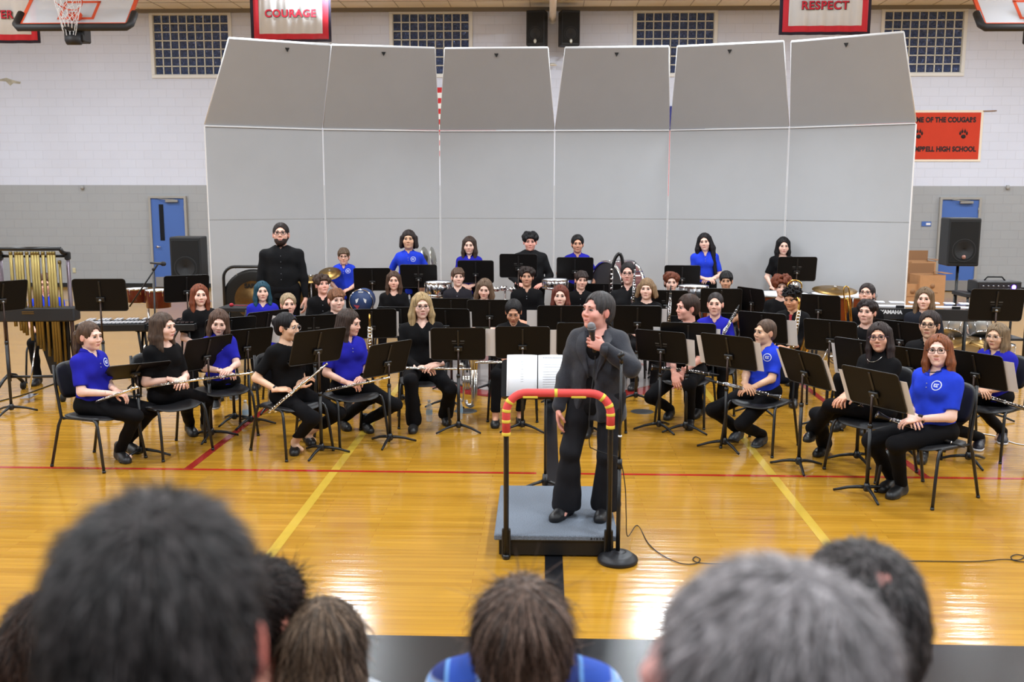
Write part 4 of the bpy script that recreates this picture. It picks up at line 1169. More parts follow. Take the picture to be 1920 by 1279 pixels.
# ceiling lamps ------------------------------------------------------------
LAMPE = mat('lamp_lens', (255, 255, 255), .5, emit=(255, 250, 242), es=9.0); LH = mat('lamp_housing', (200, 200, 198), .5)
lamp0 = None; k = 0
def make_lamp():
    r = empty('ceiling_light'); m = MB(); m.box((0, 0, -.05), (.62, 1.24, .09), bev=.01); m.build('housing', LH, r)
    m = MB(); m.box((0, 0, -.100), (.54, 1.14, .012)); m.build('lens', LAMPE, r); return r
lamp0 = make_lamp()
LX = [XCEN + 6.2*(i-3) - .9 + 3.1 for i in range(6)] ; LY = [18.8, 14.0, 9.2, 4.4, -.4]  # unseen leftmost column is added to brighten the back wall's left side
names_x = ['leftmost column', 'far left', 'left', 'centre', 'right', 'far right']; names_y = ['row nearest the back wall', 'second row from the back wall', 'middle row', 'row above the front of the court', 'row above the bleachers']
for i, x in enumerate(LX):
    for j, y in enumerate(LY):
        o = copy_tree(lamp0)
        o.matrix_world = Matrix.Translation((x, y, ZC)); tag(o, 'bright flat ceiling light, %s in the %s' % (names_x[i], names_y[j]), 'ceiling light', 'ceiling lights')
        la = bpy.data.lights.new('ceiling_lamp', 'AREA'); la.shape = 'RECTANGLE'; la.size = .54; la.size_y = 1.14; la.energy = LAMPW*(1.10 if j == 0 else 1.0)*(.50 if i == 0 else 1.0); la.color = (.84, .93, 1.0)
        lo_ = bpy.data.objects.new('lamp_light', la); link(lo_, o); lo_.location = (0, 0, -.115)

for c_ in list(lamp0.children): bpy.data.objects.remove(c_)
bpy.data.objects.remove(lamp0)
# pipe, wall speakers -----------------------------------------------------
m = MB(); pe = AT(1036, 38, YW-.3); m.tube([(pe.x, y, 6.12) for y in (YW-.30, 19, 14, 8)], .075, 18); m.ball((pe.x, YW-.30, 6.12), .075, n=16)
o = m.build('roof_pipe', CREAM); tag(o, 'cream painted pipe under the ceiling, ending above the two wall speakers', 'pipe')
for i, (px, lab) in enumerate(((1007, 'left'), (1067, 'right'))):
    p = AT(px, 56, YW-.55); r = empty('wall_speaker', (p.x, p.y, p.z-.36), math.radians(-12 if i == 0 else 12), 'black loudspeaker high on the back wall, %s of the cream pipe' % lab, 'speaker', 'two loudspeakers high on the wall')
    speaker_box(r, .42, .36, .76, 0)
    b = MB(); b.ball((0, -.20, .09), (.035, .01, .05), n=10); b.build('badge', mat('badge_silver', (190, 190, 180), .4, .5), r)
    m = MB(); m.tube([(0, .0, .02), (0, .0, -.10), (.0, .48, -.12)], .022, 8); m.build('bracket', BLK, r)

# acoustic shell -----------------------------------------------------------
SHELLM = mat('shell_laminate', (174, 175, 178), .65, noise=.015, nscale=3); SHE = mat('shell_edge', (226, 226, 228), .5); ZF = 3.24
nod = [(383, 237), (605, 243.5), (824, 246.5), (1040, 246), (1256, 245), (1480, 240.5), (1718, 232)]
top_px = [((432, 70), (620, 86)), ((622, 86), (815, 90.5)), ((834, 91), (1027, 91.5)), ((1060, 91), (1254, 88)), ((1271, 88), (1469, 80)), ((1487, 78), (1694, 65))]
pts_ = [G(px, py, ZF) for px, py in nod]
sn = ['leftmost', 'second from the left', 'third from the left', 'fourth from the left', 'fifth from the left', 'rightmost']
for i in range(6):
    a, b_ = pts_[i].copy(), pts_[i+1].copy(); u = (b_-a).normalized(); a += u*.012; b_ -= u*.012; wd = (b_-a).length
    mid = (a+b_)/2; r = empty('acoustic_shell_panel', (mid.x, mid.y, 0), math.atan2(u.y, u.x), 'tall grey acoustic shell panel with slanted top, %s' % sn[i], 'acoustic shell', 'grey acoustic shell behind the band')
    m = MB(); m.box((0, .03, .05+.905), (wd, .06, 1.80), bev=.003); m.build('lower_panel', SHELLM, r)
    m = MB(); m.box((0, .03, 1.865+(ZF-1.865)/2), (wd, .06, ZF-1.865-.008), bev=.003); m.build('upper_panel', SHELLM, r)
    e = MB()
    for sx in (-1, 1): e.box((sx*(wd/2+.003), .03, ZF/2+.03), (.008, .07, ZF-.06))
    e.box((0, .0, ZF+.006), (wd, .05, .018)); e.build('edge_trim', SHE, r)
    # canopy: tapered, leaning toward the audience
    Mi = r.matrix_world.inverted(); (l, rr) = top_px[i]
    th = math.radians(33); Lc = 1.42
    # find the lean that meets the measured top line
    ym = mid.y - Lc*math.sin(th)
    A = Mi @ AT(l[0], l[1], ym); B = Mi @ AT(rr[0], rr[1], ym)
    ty = -Lc*math.sin(th); za = (A.z+B.z)/2
    # keep the canopy rectangular in height; ends at measured width
    xa, xb = (Mi @ AT(l[0], l[1], (r.matrix_world @ Vector((-wd*.45, ty, 0))).y)), (Mi @ AT(rr[0], rr[1], (r.matrix_world @ Vector((wd*.45, ty, 0))).y))
    ztp = (xa.z+xb.z)/2
    vs = [(-wd/2, 0, ZF+.02), (wd/2, 0, ZF+.02), (xb.x, ty, ztp), (xa.x, ty, ztp)]
    n_ = Vector((0, ztp-ZF, -ty)).normalized()*.045
    vs2 = [tuple(Vector(v)+n_) for v in vs]
    m = MB(); m.add(vs+vs2, [[0, 1, 2, 3], [7, 6, 5, 4], [0, 4, 5, 1], [1, 5, 6, 2], [2, 6, 7, 3], [3, 7, 4, 0]], 0, False)
    cn = m.build('canopy', SHELLM, r)
    e = MB(); e.tube([Vector(vs[3])+n_*.5, Vector(vs[2])+n_*.5], .016, 6); e.tube([Vector(vs[0])+n_*.5, Vector(vs[3])+n_*.5], .012, 6); e.tube([Vector(vs[1])+n_*.5, Vector(vs[2])+n_*.5], .012, 6); e.build('canopy_edge', SHE, cn)
    c = Vector(((xa.x+xb.x)/2+(.0 if i != 0 else .1), ty*.93, ZF+(ztp-ZF)*.93)) - n_*.3
    k_ = MB(); k_.poly([(-.035, .03), (.035, .03), (0, -.035)], .012, M=Matrix.Translation(c)); k_.build('latch', RUB, cn)
    for sx in (-.6, .6):
        m = MB(); m.tube([(sx*wd/2*1.2, .08, .05), (sx*wd/2*1.2, .75, .06)], .025, 8); m.tube([(sx*wd/2*1.2, .5, .07), (sx*wd/2*1.2, .09, 1.7)], .02, 8)
        m.build('rear_brace', BLK, r)
    for sx in (-1, 1):
        m = MB(); m.tube([(sx*wd*.35-.015, .35, .03), (sx*wd*.35+.015, .35, .03)], .03, 12); m.build('caster', RUB, r)

# flags glimpsed through the shell gaps ---------------------------------------
p = AT(824, 164, YW-.05); r = empty('flag', (p.x, p.y, 0), 0, 'red and white striped flag on the wall behind the gap in the shell', 'flag')
for nm, par, col in (('red_stripes', 0, (190, 40, 46)), ('white_stripes', 1, (228, 226, 224))):
    m = MB()
    for i in range(13):
        if i % 2 == par: m.box((0, 0, p.z-.06-.12*i), (2.6, .008, .12))
    m.build(nm, mat('flag_%d' % col[0], col, .8), r)
m = MB(); m.box((-.9, -.006, p.z-.42), (.95, .008, .84)); m.build('canton', mat('flag_blue', (36, 44, 120), .8), r)
p = AT(1257, 199, YW-.05); r = empty('flag', (p.x, p.y, 0), 0, 'blue and red flag on the wall behind the right gap in the shell', 'flag')
m = MB(); m.box((0, 0, p.z-.26), (1.6, .008, .52)); m.build('blue_field', mat('flag_blue', (36, 44, 120), .8), r)
m = MB(); m.box((0, 0, p.z-1.3), (1.6, .008, 1.5)); m.build('red_field', mat('flag_190', (190, 40, 46), .8), r)

# hanging banners --------------------------------------------------------------
BR_ = mat('banner_red', (204, 44, 60), .8); BW = mat('banner_white', (216, 216, 218), .85, noise=.03, nscale=4); BN = mat('banner_navy', (36, 28, 48), .8)
LRED = mat('letter_red', (196, 34, 54), .8); LBLK = mat('letter_black', (26, 22, 26), .8)
def wavy(w0, w1, z0, z1, y, mm, nm, par, amp=.012, n=40):
    mb = MB(); vs = []; fs = []
    for i in range(n+1):
        x = w0+(w1-w0)*i/n; yy = y+amp*math.sin(x*19)+amp*.5*math.sin(x*43+1)
        vs += [(x, yy, z0), (x, yy, z1), (x, yy+.006, z0), (x, yy+.006, z1)]
    for i in range(n):
        a = 4*i; fs += [[a, a+4, a+5, a+1], [a+2, a+3, a+7, a+6], [a, a+2, a+6, a+4], [a+1, a+5, a+7, a+3]]
    fs += [[0, 1, 3, 2], [4*n, 4*n+2, 4*n+3, 4*n+1]]
    mb.add(vs, fs, 0, True); return mb.build(nm, mm, par)
def banner(word, xa, xb, pyb, Y, wordpy, label, lsx=1.0, wx=None, wsz=.19, rz=0):
    a = AT(xa, pyb, Y); b = AT(xb, pyb, Y); W = b.x-a.x; cx = (a.x+b.x)/2; z0 = (a.z+b.z)/2
    r = empty('hanging_banner', (cx, Y, z0), math.radians(rz), label, 'banner', 'school banners hanging from the ceiling'); H = ZC-z0-.02
    wavy(-W/2, W/2, 0, H, .02, BN, 'navy_border', r); wavy(-W/2+.06, W/2-.05, .05, H, .012, BR_, 'red_border', r); wavy(-W/2+.16, W/2-.16, .15, H, .004, BW, 'white_field', r)
    wp = AT(wx if wx else (xa+xb)/2, wordpy, Y-.02); 
    L = r.matrix_world.inverted() @ wp
    text(word, wsz, LBLK, r, Matrix.Translation((L.x+.004, -.022, L.z-.004)) @ rot('X', 90), off=.010, extr=.0004, space=1.12, sx=lsx)
    text(word, wsz, LRED, r, Matrix.Translation((L.x, -.026, L.z)) @ rot('X', 90), off=.004, extr=.0006, space=1.12, sx=lsx)
    return r
banner('COURAGE', 471, 621, 78.5, 19.0, 25.5, 'white banner with red and navy border reading COURAGE above the shell', wx=544)
banner('RESPECT', 1460, 1632, 65, 17.6, 10.5, 'white banner with red and navy border reading RESPECT at upper right', wx=1547)
banner('CHARACTER', -120, 76, 81, 17.6, 28, 'white banner reading CTER, cut off by the left edge of the photo', wx=-38, wsz=.19)
# orange school banner
Yb = YW-.012; a = AT(1690, 207, Yb); b = AT(1838, 303, Yb); x0 = AT(1598, 250, Yb).x
r = empty('school_banner', ((x0+b.x)/2, Yb, b.z), 0, 'orange wall banner reading OF THE COUGARS and HIGH SCHOOL', 'banner'); W = b.x-x0; H = a.z-b.z
m = MB(); m.box((0, 0, H/2), (W, .012, H), bev=.002); m.build('white_border', mat('banner_cream', (226, 214, 196), .8), r)
m = MB(); m.box((0, -.008, H/2), (W-.12, .010, H-.10)); m.build('orange_field', mat('banner_orange', (192, 54, 28), .85, noise=.03, nscale=3), r)
for word, wpx, wpy, sz in (('HOME OF THE COUGARS', 1757, 225, .155), ('CAMPBELL HIGH SCHOOL', 1737, 280, .155)):
    c = AT(1830, wpy, Yb-.02); L = r.matrix_world.inverted() @ c
    me = text_mesh(word, sz, LBLK, .009, .0006, space=1.05); xs_ = [v.co.x for v in me.vertices]; wt = max(xs_)-min(xs_)
    full = (AT(1830, wpy, Yb).x - AT(1701 if word[0] == 'H' else 1700, wpy, Yb).x); k_ = full/wt
    o = bpy.data.objects.new('lettering', me); link(o, r); o.matrix_local = Matrix.Translation((L.x-full/2, -.016, L.z)) @ rot('X', 90) @ Matrix.Diagonal((k_, 1, 1, 1))
for px in (1722, 1806):
    c = r.matrix_world.inverted() @ AT(px, 252, Yb); m = MB()
    m.lathe([(0, 0), (.055, 0), (.055, .003), (0, .003)], 14, M=tr(c.x, -.016, c.z-.05) @ rot('X', 90) @ Matrix.Diagonal((1, .85, 1, 1)))
    for dx, dz in ((-.075, .02), (-.030, .065), (.030, .065), (.075, .02)):
        m.lathe([(0, 0), (.024, 0), (.024, .003), (0, .003)], 10, M=tr(c.x+dx, -.016, c.z+dz) @ rot('X', 90) @ Matrix.Diagonal((1, 1.6, 1, 1)))
        m.poly([(-.008, 0), (.008, 0), (0, .035)], .003, M=tr(c.x+dx, -.019, c.z+dz+.04))
    m.build('paw_print', LBLK, r)
m = MB(); m.tube([(W/2-.02, -.01, H-.02), (W/2+.28, -.01, H-.01)], .012, 8); m.build('rod', mat('wood_rod', (150, 120, 100), .6), r)

# basketball backboards ------------------------------------------------------------
BORG = mat('board_orange', (204, 78, 46), .5); BPAD = mat('board_pad', (24, 23, 26), .6); 
BGL = mat('board_glass', (214, 218, 226), .12, alpha=.55)
def backboard(pxa, pxb, py, Y, label, full=True):
    a = AT(pxa, py, Y); b = AT(pxb, py, Y); cx = (a.x+b.x)/2; W = 1.83; z0 = a.z+.06
    r = empty('basketball_backboard', (cx, Y, z0), 0, label, 'backboard', 'folded up basketball backboards')
    M = rot('X', -43)     # board plane: local X across, local Z up the board, leaning away from the camera
    m = MB(); m.box((0, 0, .54), (W, .02, 1.07)); m.build('board', BGL, r, M)
    t = MB()
    for (x, z, sx, sz) in ((0, .03, W, .06), (0, 1.04, W, .06), (-W/2+.03, .54, .06, 1.07), (W/2-.03, .54, .06, 1.07)): t.box((x, 0, z), (sx, .03, sz))
    for (x, z, sx, sz) in ((0, .175, .61, .05), (0, .60, .61, .05), (-.28, .39, .05, .45), (.28, .39, .05, .45)): t.box((x, 0, z), (sx, .024, sz))
    t.build('orange_lines', BORG, r, M)
    p = MB(); p.tube([(-W/2-.03, -.01, .30), (-W/2-.03, -.01, .02), (-W/2+.02, -.01, -.05), (W/2-.02, -.01, -.05), (W/2+.03, -.01, .02), (W/2+.03, -.01, .30)], .062, 10); p.build('edge_padding', BPAD, r, M)
    if full:
        q = MB(); R = .228; ring = [(R*math.cos(2*PI*i/28), -.38+R*math.sin(2*PI*i/28), .20) for i in range(28)]
        q.tube(ring, .011, 8, closed=True); q.tube([(-.06, -.02, .20), (-.09, -.17, .20)], .010, 6); q.tube([(.06, -.02, .20), (.09, -.17, .20)], .010, 6); q.box((0, -.05, .17), (.22, .10, .16), bev=.03)
        rm = q.build('rim', mat('rim_orange', (214, 74, 36), .4), r, M)
        # net hangs straight down from the tilted rim
        n = MB(); Mi = M.inverted().to_3x3(); down = Mi @ Vector((0, 0, -1)); c = Vector((0, -.38, .20))
        for i in range(12):
            a_ = 2*PI*i/12; p0 = Vector((R*math.cos(a_), -.38+R*math.sin(a_), .20)); pth = []
            for j in range(8):
                t_ = j/7; tw = a_+(.35*math.sin(j*1.7) if j else 0); sq = 1-.55*t_
                q_ = c+Vector((R*math.cos(tw)*sq, R*math.sin(tw)*sq, 0)) + down*(.40*t_+.12*t_*t_); pth.append(q_)
            n.tube(pth, .0045, 5)
            pth2 = [c+Vector((R*math.cos(a_-(.35*math.sin(j*1.7) if j else 0))*(1-.55*j/7), R*math.sin(a_-(.35*math.sin(j*1.7) if j else 0))*(1-.55*j/7), 0))+down*(.40*j/7+.12*(j/7)**2) for j in range(8)]
            n.tube(pth2, .0045, 5)
        n.build('net', mat('net_white', (226, 226, 228), .9), r, M)
    s_ = MB(); s_.box((0, .14, -.14), (.34, .26, .22), bev=.02); s_.tube([(-.10, -.02, -.22), (.12, -.02, -.22)], .085, 16); s_.tube([(.0, .25, -.05), (.0, 1.2, .9)], .05, 10); s_.build('height_adjuster', BPAD, r)
    for sx in (-.5, .5):
        s_ = MB(); s_.tube([(sx, .75, .8), (sx*1.2, 1.3, ZC-z0)], .035, 8); s_.build('hanger', mat('hanger_grey', (120, 120, 120), .5, .5), r)
backboard(35, 240, 56, 16.2, 'glass basketball backboard with orange rim and net, folded up at upper left')
backboard(1851, 2056, 56, 16.2, 'corner of a folded glass basketball backboard at upper right', True)

# wall outlet, sign, camera dot
p = AT(139, 507, YW-.01); m = MB(); m.box((p.x, YW-.008, p.z), (.075, .014, .12), bev=.004); m.box((p.x, YW-.017, p.z+.025), (.03, .004, .03)); m.box((p.x, YW-.017, p.z-.025), (.03, .004, .03))
o = m.build('wall_outlet', mat('outlet_almond', (190, 182, 150), .5)); tag(o, 'small almond electrical outlet low on the grey wall at left', 'outlet')
p = AT(1737, 420, YW-.01); r = empty('wall_sign', p, 0, 'small blue and white sign on the grey wall beside the right door', 'sign')
m = MB(); m.box((0, 0, 0), (.22, .012, .11), bev=.003); m.build('plate', DBLUE, r); m = MB(); m.box((.04, -.008, 0), (.10, .006, .05)); m.build('white_patch', WHT, r)
for i, (px, py) in enumerate(((154, 352), (1890, 352))):
    p = AT(px, py, YW-.04); m = MB(); m.ball((p.x, p.y, p.z), .045, n=12); m.box((p.x, YW-.02, p.z+.03), (.06, .04, .05)); o = m.build('wall_bell', mat('bell_grey', (150, 150, 148), .5)); tag(o, 'small grey round fixture on the wall, far %s' % ('left' if i == 0 else 'right'), 'wall fixture', 'round wall fixtures')
m = MB(); p = AT(1036, 122, YW-.2); m.lathe([(0, .04), (.05, .04), (.10, .0), (.10, -.012), (0, -.012)], 20, M=tr(p.x, p.y, p.z)); o = m.build('wall_lamp_dome', mat('dome_cream', (226, 220, 206), .5)); tag(o, 'small cream dome fixture behind the widest shell gap', 'wall fixture')
# ------------------------------------------------------------------ seated band
BLUE = (34, 34, 158); BLUE2 = (36, 62, 200); BK = (11, 10, 12)
def R2(p, a): return Vector((p[0]*math.cos(a)-p[1]*math.sin(a), p[0]*math.sin(a)+p[1]*math.cos(a), 0))
def root_of(hx, hy, zt, rz, lean=0.0, side=0.0, s=1.0):
    g = G(hx, hy, zt); o = R2((side, .005-lean-.010), rz)
    return Vector((g.x-o.x, g.y-o.y, 0))
def seat_s(zt): return (zt-.530)/.728
def stand_s(zt): return (zt-.130)/1.510
def loc_pt(M_inv, px, py, Y): return M_inv @ AT(px, py, Y)

HP = {}
def seated(key, label, hx, hy, zt, rz, hands_px=None, feet_px=None, chair_label=None, chair_off=0.0, **kw):
    rz = math.radians(rz); lean = kw.get('lean', 0.0); side = kw.get('side', 0.0)
    s = seat_s(zt); loc = root_of(hx, hy, zt, rz, lean, side)
    M = Matrix.Translation(loc) @ Matrix.Rotation(rz, 4, 'Z'); Mi = M.inverted()
    if hands_px:
        hs_ = []
        for (px, py, dy) in hands_px: hs_.append(tuple(Mi @ AT(px, py, loc.y-dy)))
        kw['hands'] = tuple(hs_)
    if feet_px:
        fs = []
        for f in feet_px:
            z = f[4] if len(f) > 4 else 0.0
            a = Mi @ G(f[0], f[1], z); t = Mi @ G(f[2], f[3], z)
            d = t-a; fs.append((a.x, a.y, z, d.x, d.y))
        kw['feet'] = tuple(fs)
    HP[key] = (hx, hy, loc.y); r = person(key, label, loc, rz, 'sit', s, **kw)
    if chair_label:
        c = M @ Vector((0, -.055+chair_off, 0)); chair(c, rz, chair_label)
    return r
def W(key, lx, ly, lz): return PEOPLE[key]['root'].matrix_world @ Vector((lx, ly, lz))

FAIR = (226, 178, 158); TAN = (206, 156, 124); PALE = (232, 190, 172); OLIV = (212, 168, 138)
seated('p1', 'person in blue polo with light brown ponytail holding a flute, first seat at far left', 165, 604, 1.205, 72, ((207, 738, .14), (216, 731, .04)), ((226, 862, 254, 878), (240, 845, 276, 857)),
       'black band chair under the ponytailed flutist at far left', head=(-4, -2, 0), hair=('pony', (92, 70, 56), {}), top=('polo', BLUE), emb=True, skin=PALE, hdir=((.8, -.5, -.15), (.3, -.8, -.5)), shoes=((24, 22, 24), 'boot'))
seated('p2', 'person in long black top with brown shoulder-length hair and flute, second from left in front', 303, 587, 1.235, 54, ((322, 712, .18), (346, 708, .10)), ((357, 812, 378, 832), (386, 808, 404, 826)),
       'black band chair under the brown-haired flutist in long black sleeves', head=(18, 0, 0), hair=('long', (84, 66, 54), dict(L=.20)), top=('scoop', BK), skin=PALE, shoes=((18, 18, 19), 'boot'), build=.95)
seated('p3', 'person in blue polo with long brown hair and grey canvas sneakers, holding a flute', 408, 580, 1.19, 34, ((415, 696, .28), (434, 690, .26)), ((408, 770, 396, 795), (446, 755, 440, 784)),
       'black band chair under the flutist in grey canvas sneakers', head=(-16, -12, 6), hair=('long', (96, 70, 58), dict(L=.27)), top=('polo', BLUE), skin=PALE, shoes=((84, 88, 92), 'boot', (190, 190, 192)), build=.92, ankle=.18)
seated('p4', 'person in black t-shirt with clear glasses and dark tied-back hair, holding a flute diagonally', 535, 587, 1.235, 50, ((519, 731, .24), (560, 724, .12)), ((553, 846, 551, 868), (577, 829, 596, 846)),
       'black band chair under the flutist with clear glasses', head=(20, -2, 0), hair=('bun', (26, 22, 24), dict(vol=1.0)), top=('tee', BK), skin=(224, 180, 150), gl=dict(frame=(190, 180, 176), r=.0014, rnd=True), shoes=((18, 17, 18), 'flat'), ankle=.2, hdir=((.85, -.4, .0), (.5, -.4, .6)), curl=(.7, .4, .12))
seated('p5', 'person in blue polo with long dark brown hair looking right, holding a flute', 650, 580, 1.22, 38, ((648, 717, .24), (684, 706, .19)), ((643, 802, 684, 830), (685, 806, 722, 832)),
       'black band chair under the flutist looking right in blue polo', head=(34, -8, 0), hair=('long', (66, 50, 44), dict(L=.32)), top=('polo', BLUE), skin=FAIR, shoes=((14, 13, 14), 'boot'))
seated('p6', 'person with long blonde hair and glasses in black v-neck top, flute across the lap', 790, 548, 1.305, 10, ((785, 689, .30), (823, 683, .30)), ((776, 806, 770, 822), (836, 792, 842, 806)),
       'black band chair under the long-haired blonde flutist', head=(4, 0, 0), hair=('long', (186, 156, 112), dict(L=.42, wid=1.1)), top=('longv', BK), skin=PALE, gl=dict(frame=(50, 34, 34), r=.0018), flare=.03, build=1.12, eye=.2, hdir=((.9, -.3, -.1), (-.9, -.35, -.1)))
seated('p7', 'person in black jacket with dark slicked-back hair looking down at the flute', 963, 560, 1.215, 0, ((943, 672, .30), (972, 671, .30)), ((929, 796, 927, 812), (975, 792, 978, 806)),
       'black band chair under the person in black jacket looking down', head=(0, -20, 0), hair=('bun', (30, 26, 28), dict(vol=.9)), top=('shirt', BK), skin=(196, 142, 112), shoes=((16, 15, 16), 'flat'), ankle=.18, lid=.5, hdir=((.75, -.55, -.35), (-.75, -.55, -.35)))
seated('p9', 'person in black polo with short brown hair looking left, hands between the knees', 1292, 552, 1.29, -23, ((1264, 700, .36), (1279, 698, .33)), ((1256, 782, 1240, 800), (1293, 800, 1290, 820)),
       'black band chair under the clarinettist in black polo', head=(-45, 0, 0), hair=('short', (62, 44, 36), dict(vol=1.3, fore=1.2)), top=('polo', BK), sex='m', skin=(230, 170, 152), build=1.08, lean=.06, hdir=((.35, -.3, -.85), (-.35, -.3, -.85)), hback=((0, -1, .2), (0, -1, .2)))
seated('p10', 'person in bright blue polo with short buzzed hair holding a clarinet, looking left', 1437, 600, 1.16, -38, ((1397, 721, .20), (1411, 727, .24)), ((1384, 822, 1362, 835), (1428, 832, 1402, 848)),
       'black band chair under the short-haired clarinettist in bright blue polo', head=(-25, 2, 0), hair=('buzz', (96, 74, 60), dict(vol=.5, fore=1.2)), top=('polo', BLUE2), emb=True, sex='m', skin=OLIV, build=.96, shoes=((44, 46, 50), 'shoe', (70, 74, 78)))
seated('p11', 'person in black turtleneck with glasses and necklace, legs crossed', 1652, 605, 1.24, -54, ((1588, 737, .16), (1592, 742, .22)), ((1545, 850, 1500, 872), (1524, 822, 1480, 852, .17)),
       'black band chair under the person in black turtleneck', head=(25, 6, -6), hair=('long', (50, 38, 36), dict(L=.36)), top=('turtle', BK), skin=(214, 162, 134), gl=dict(frame=(64, 40, 62), r=.0026), hdir=((.2, -.9, -.4), (-.2, -.95, -.25)), shoes=((16, 15, 16), 'boot'), flare=.02)
seated('p12', 'person with shoulder-length ginger hair and glasses in blue polo, clarinet in hand, front right', 1762, 628, 1.235, -57, ((1708, 777, .08), (1722, 786, .18)), ((1672, 916, 1640, 928), (1688, 928, 1645, 946)),
       'black band chair under the ginger-haired clarinettist at front right', head=(27, 8, -4), hair=('bob', (140, 80, 48), dict(L=.21, fore=1.3)), top=('polo', BLUE2), emb=True, skin=PALE, gl=dict(frame=(54, 40, 40), r=.0022), build=1.1, smile=True, eye=.5)
seated('p13', 'person in blue polo with long light brown hair and thin glasses at far right', 1872, 608, 1.15, -50, ((1838, 728, .12), (1850, 734, .17)), ((1836, 838, 1826, 866), (1878, 826, 1884, 850)),
       'black band chair under the glasses-wearing clarinettist at far right', head=(0, 2, 0), hair=('long', (136, 112, 86), dict(L=.30)), top=('polo', BLUE), emb=True, skin=OLIV, gl=dict(frame=(196, 186, 180), r=.0014, rnd=True), shoes=((28, 26, 40), 'shoe', (226, 226, 232)))
seated('p14', 'person in black shirt with dark glasses and pulled-back hair, behind the ginger clarinettist', 1744, 583, 1.25, -36, ((1712, 716, .30), (1720, 722, .30)), None,
       'black band chair under the person with dark glasses and pulled-back hair', head=(5, 4, 0), hair=('bun', (50, 38, 36), dict(vol=.9)), top=('shirt', BK), skin=OLIV, gl=dict(frame=(30, 26, 34), r=.0026))
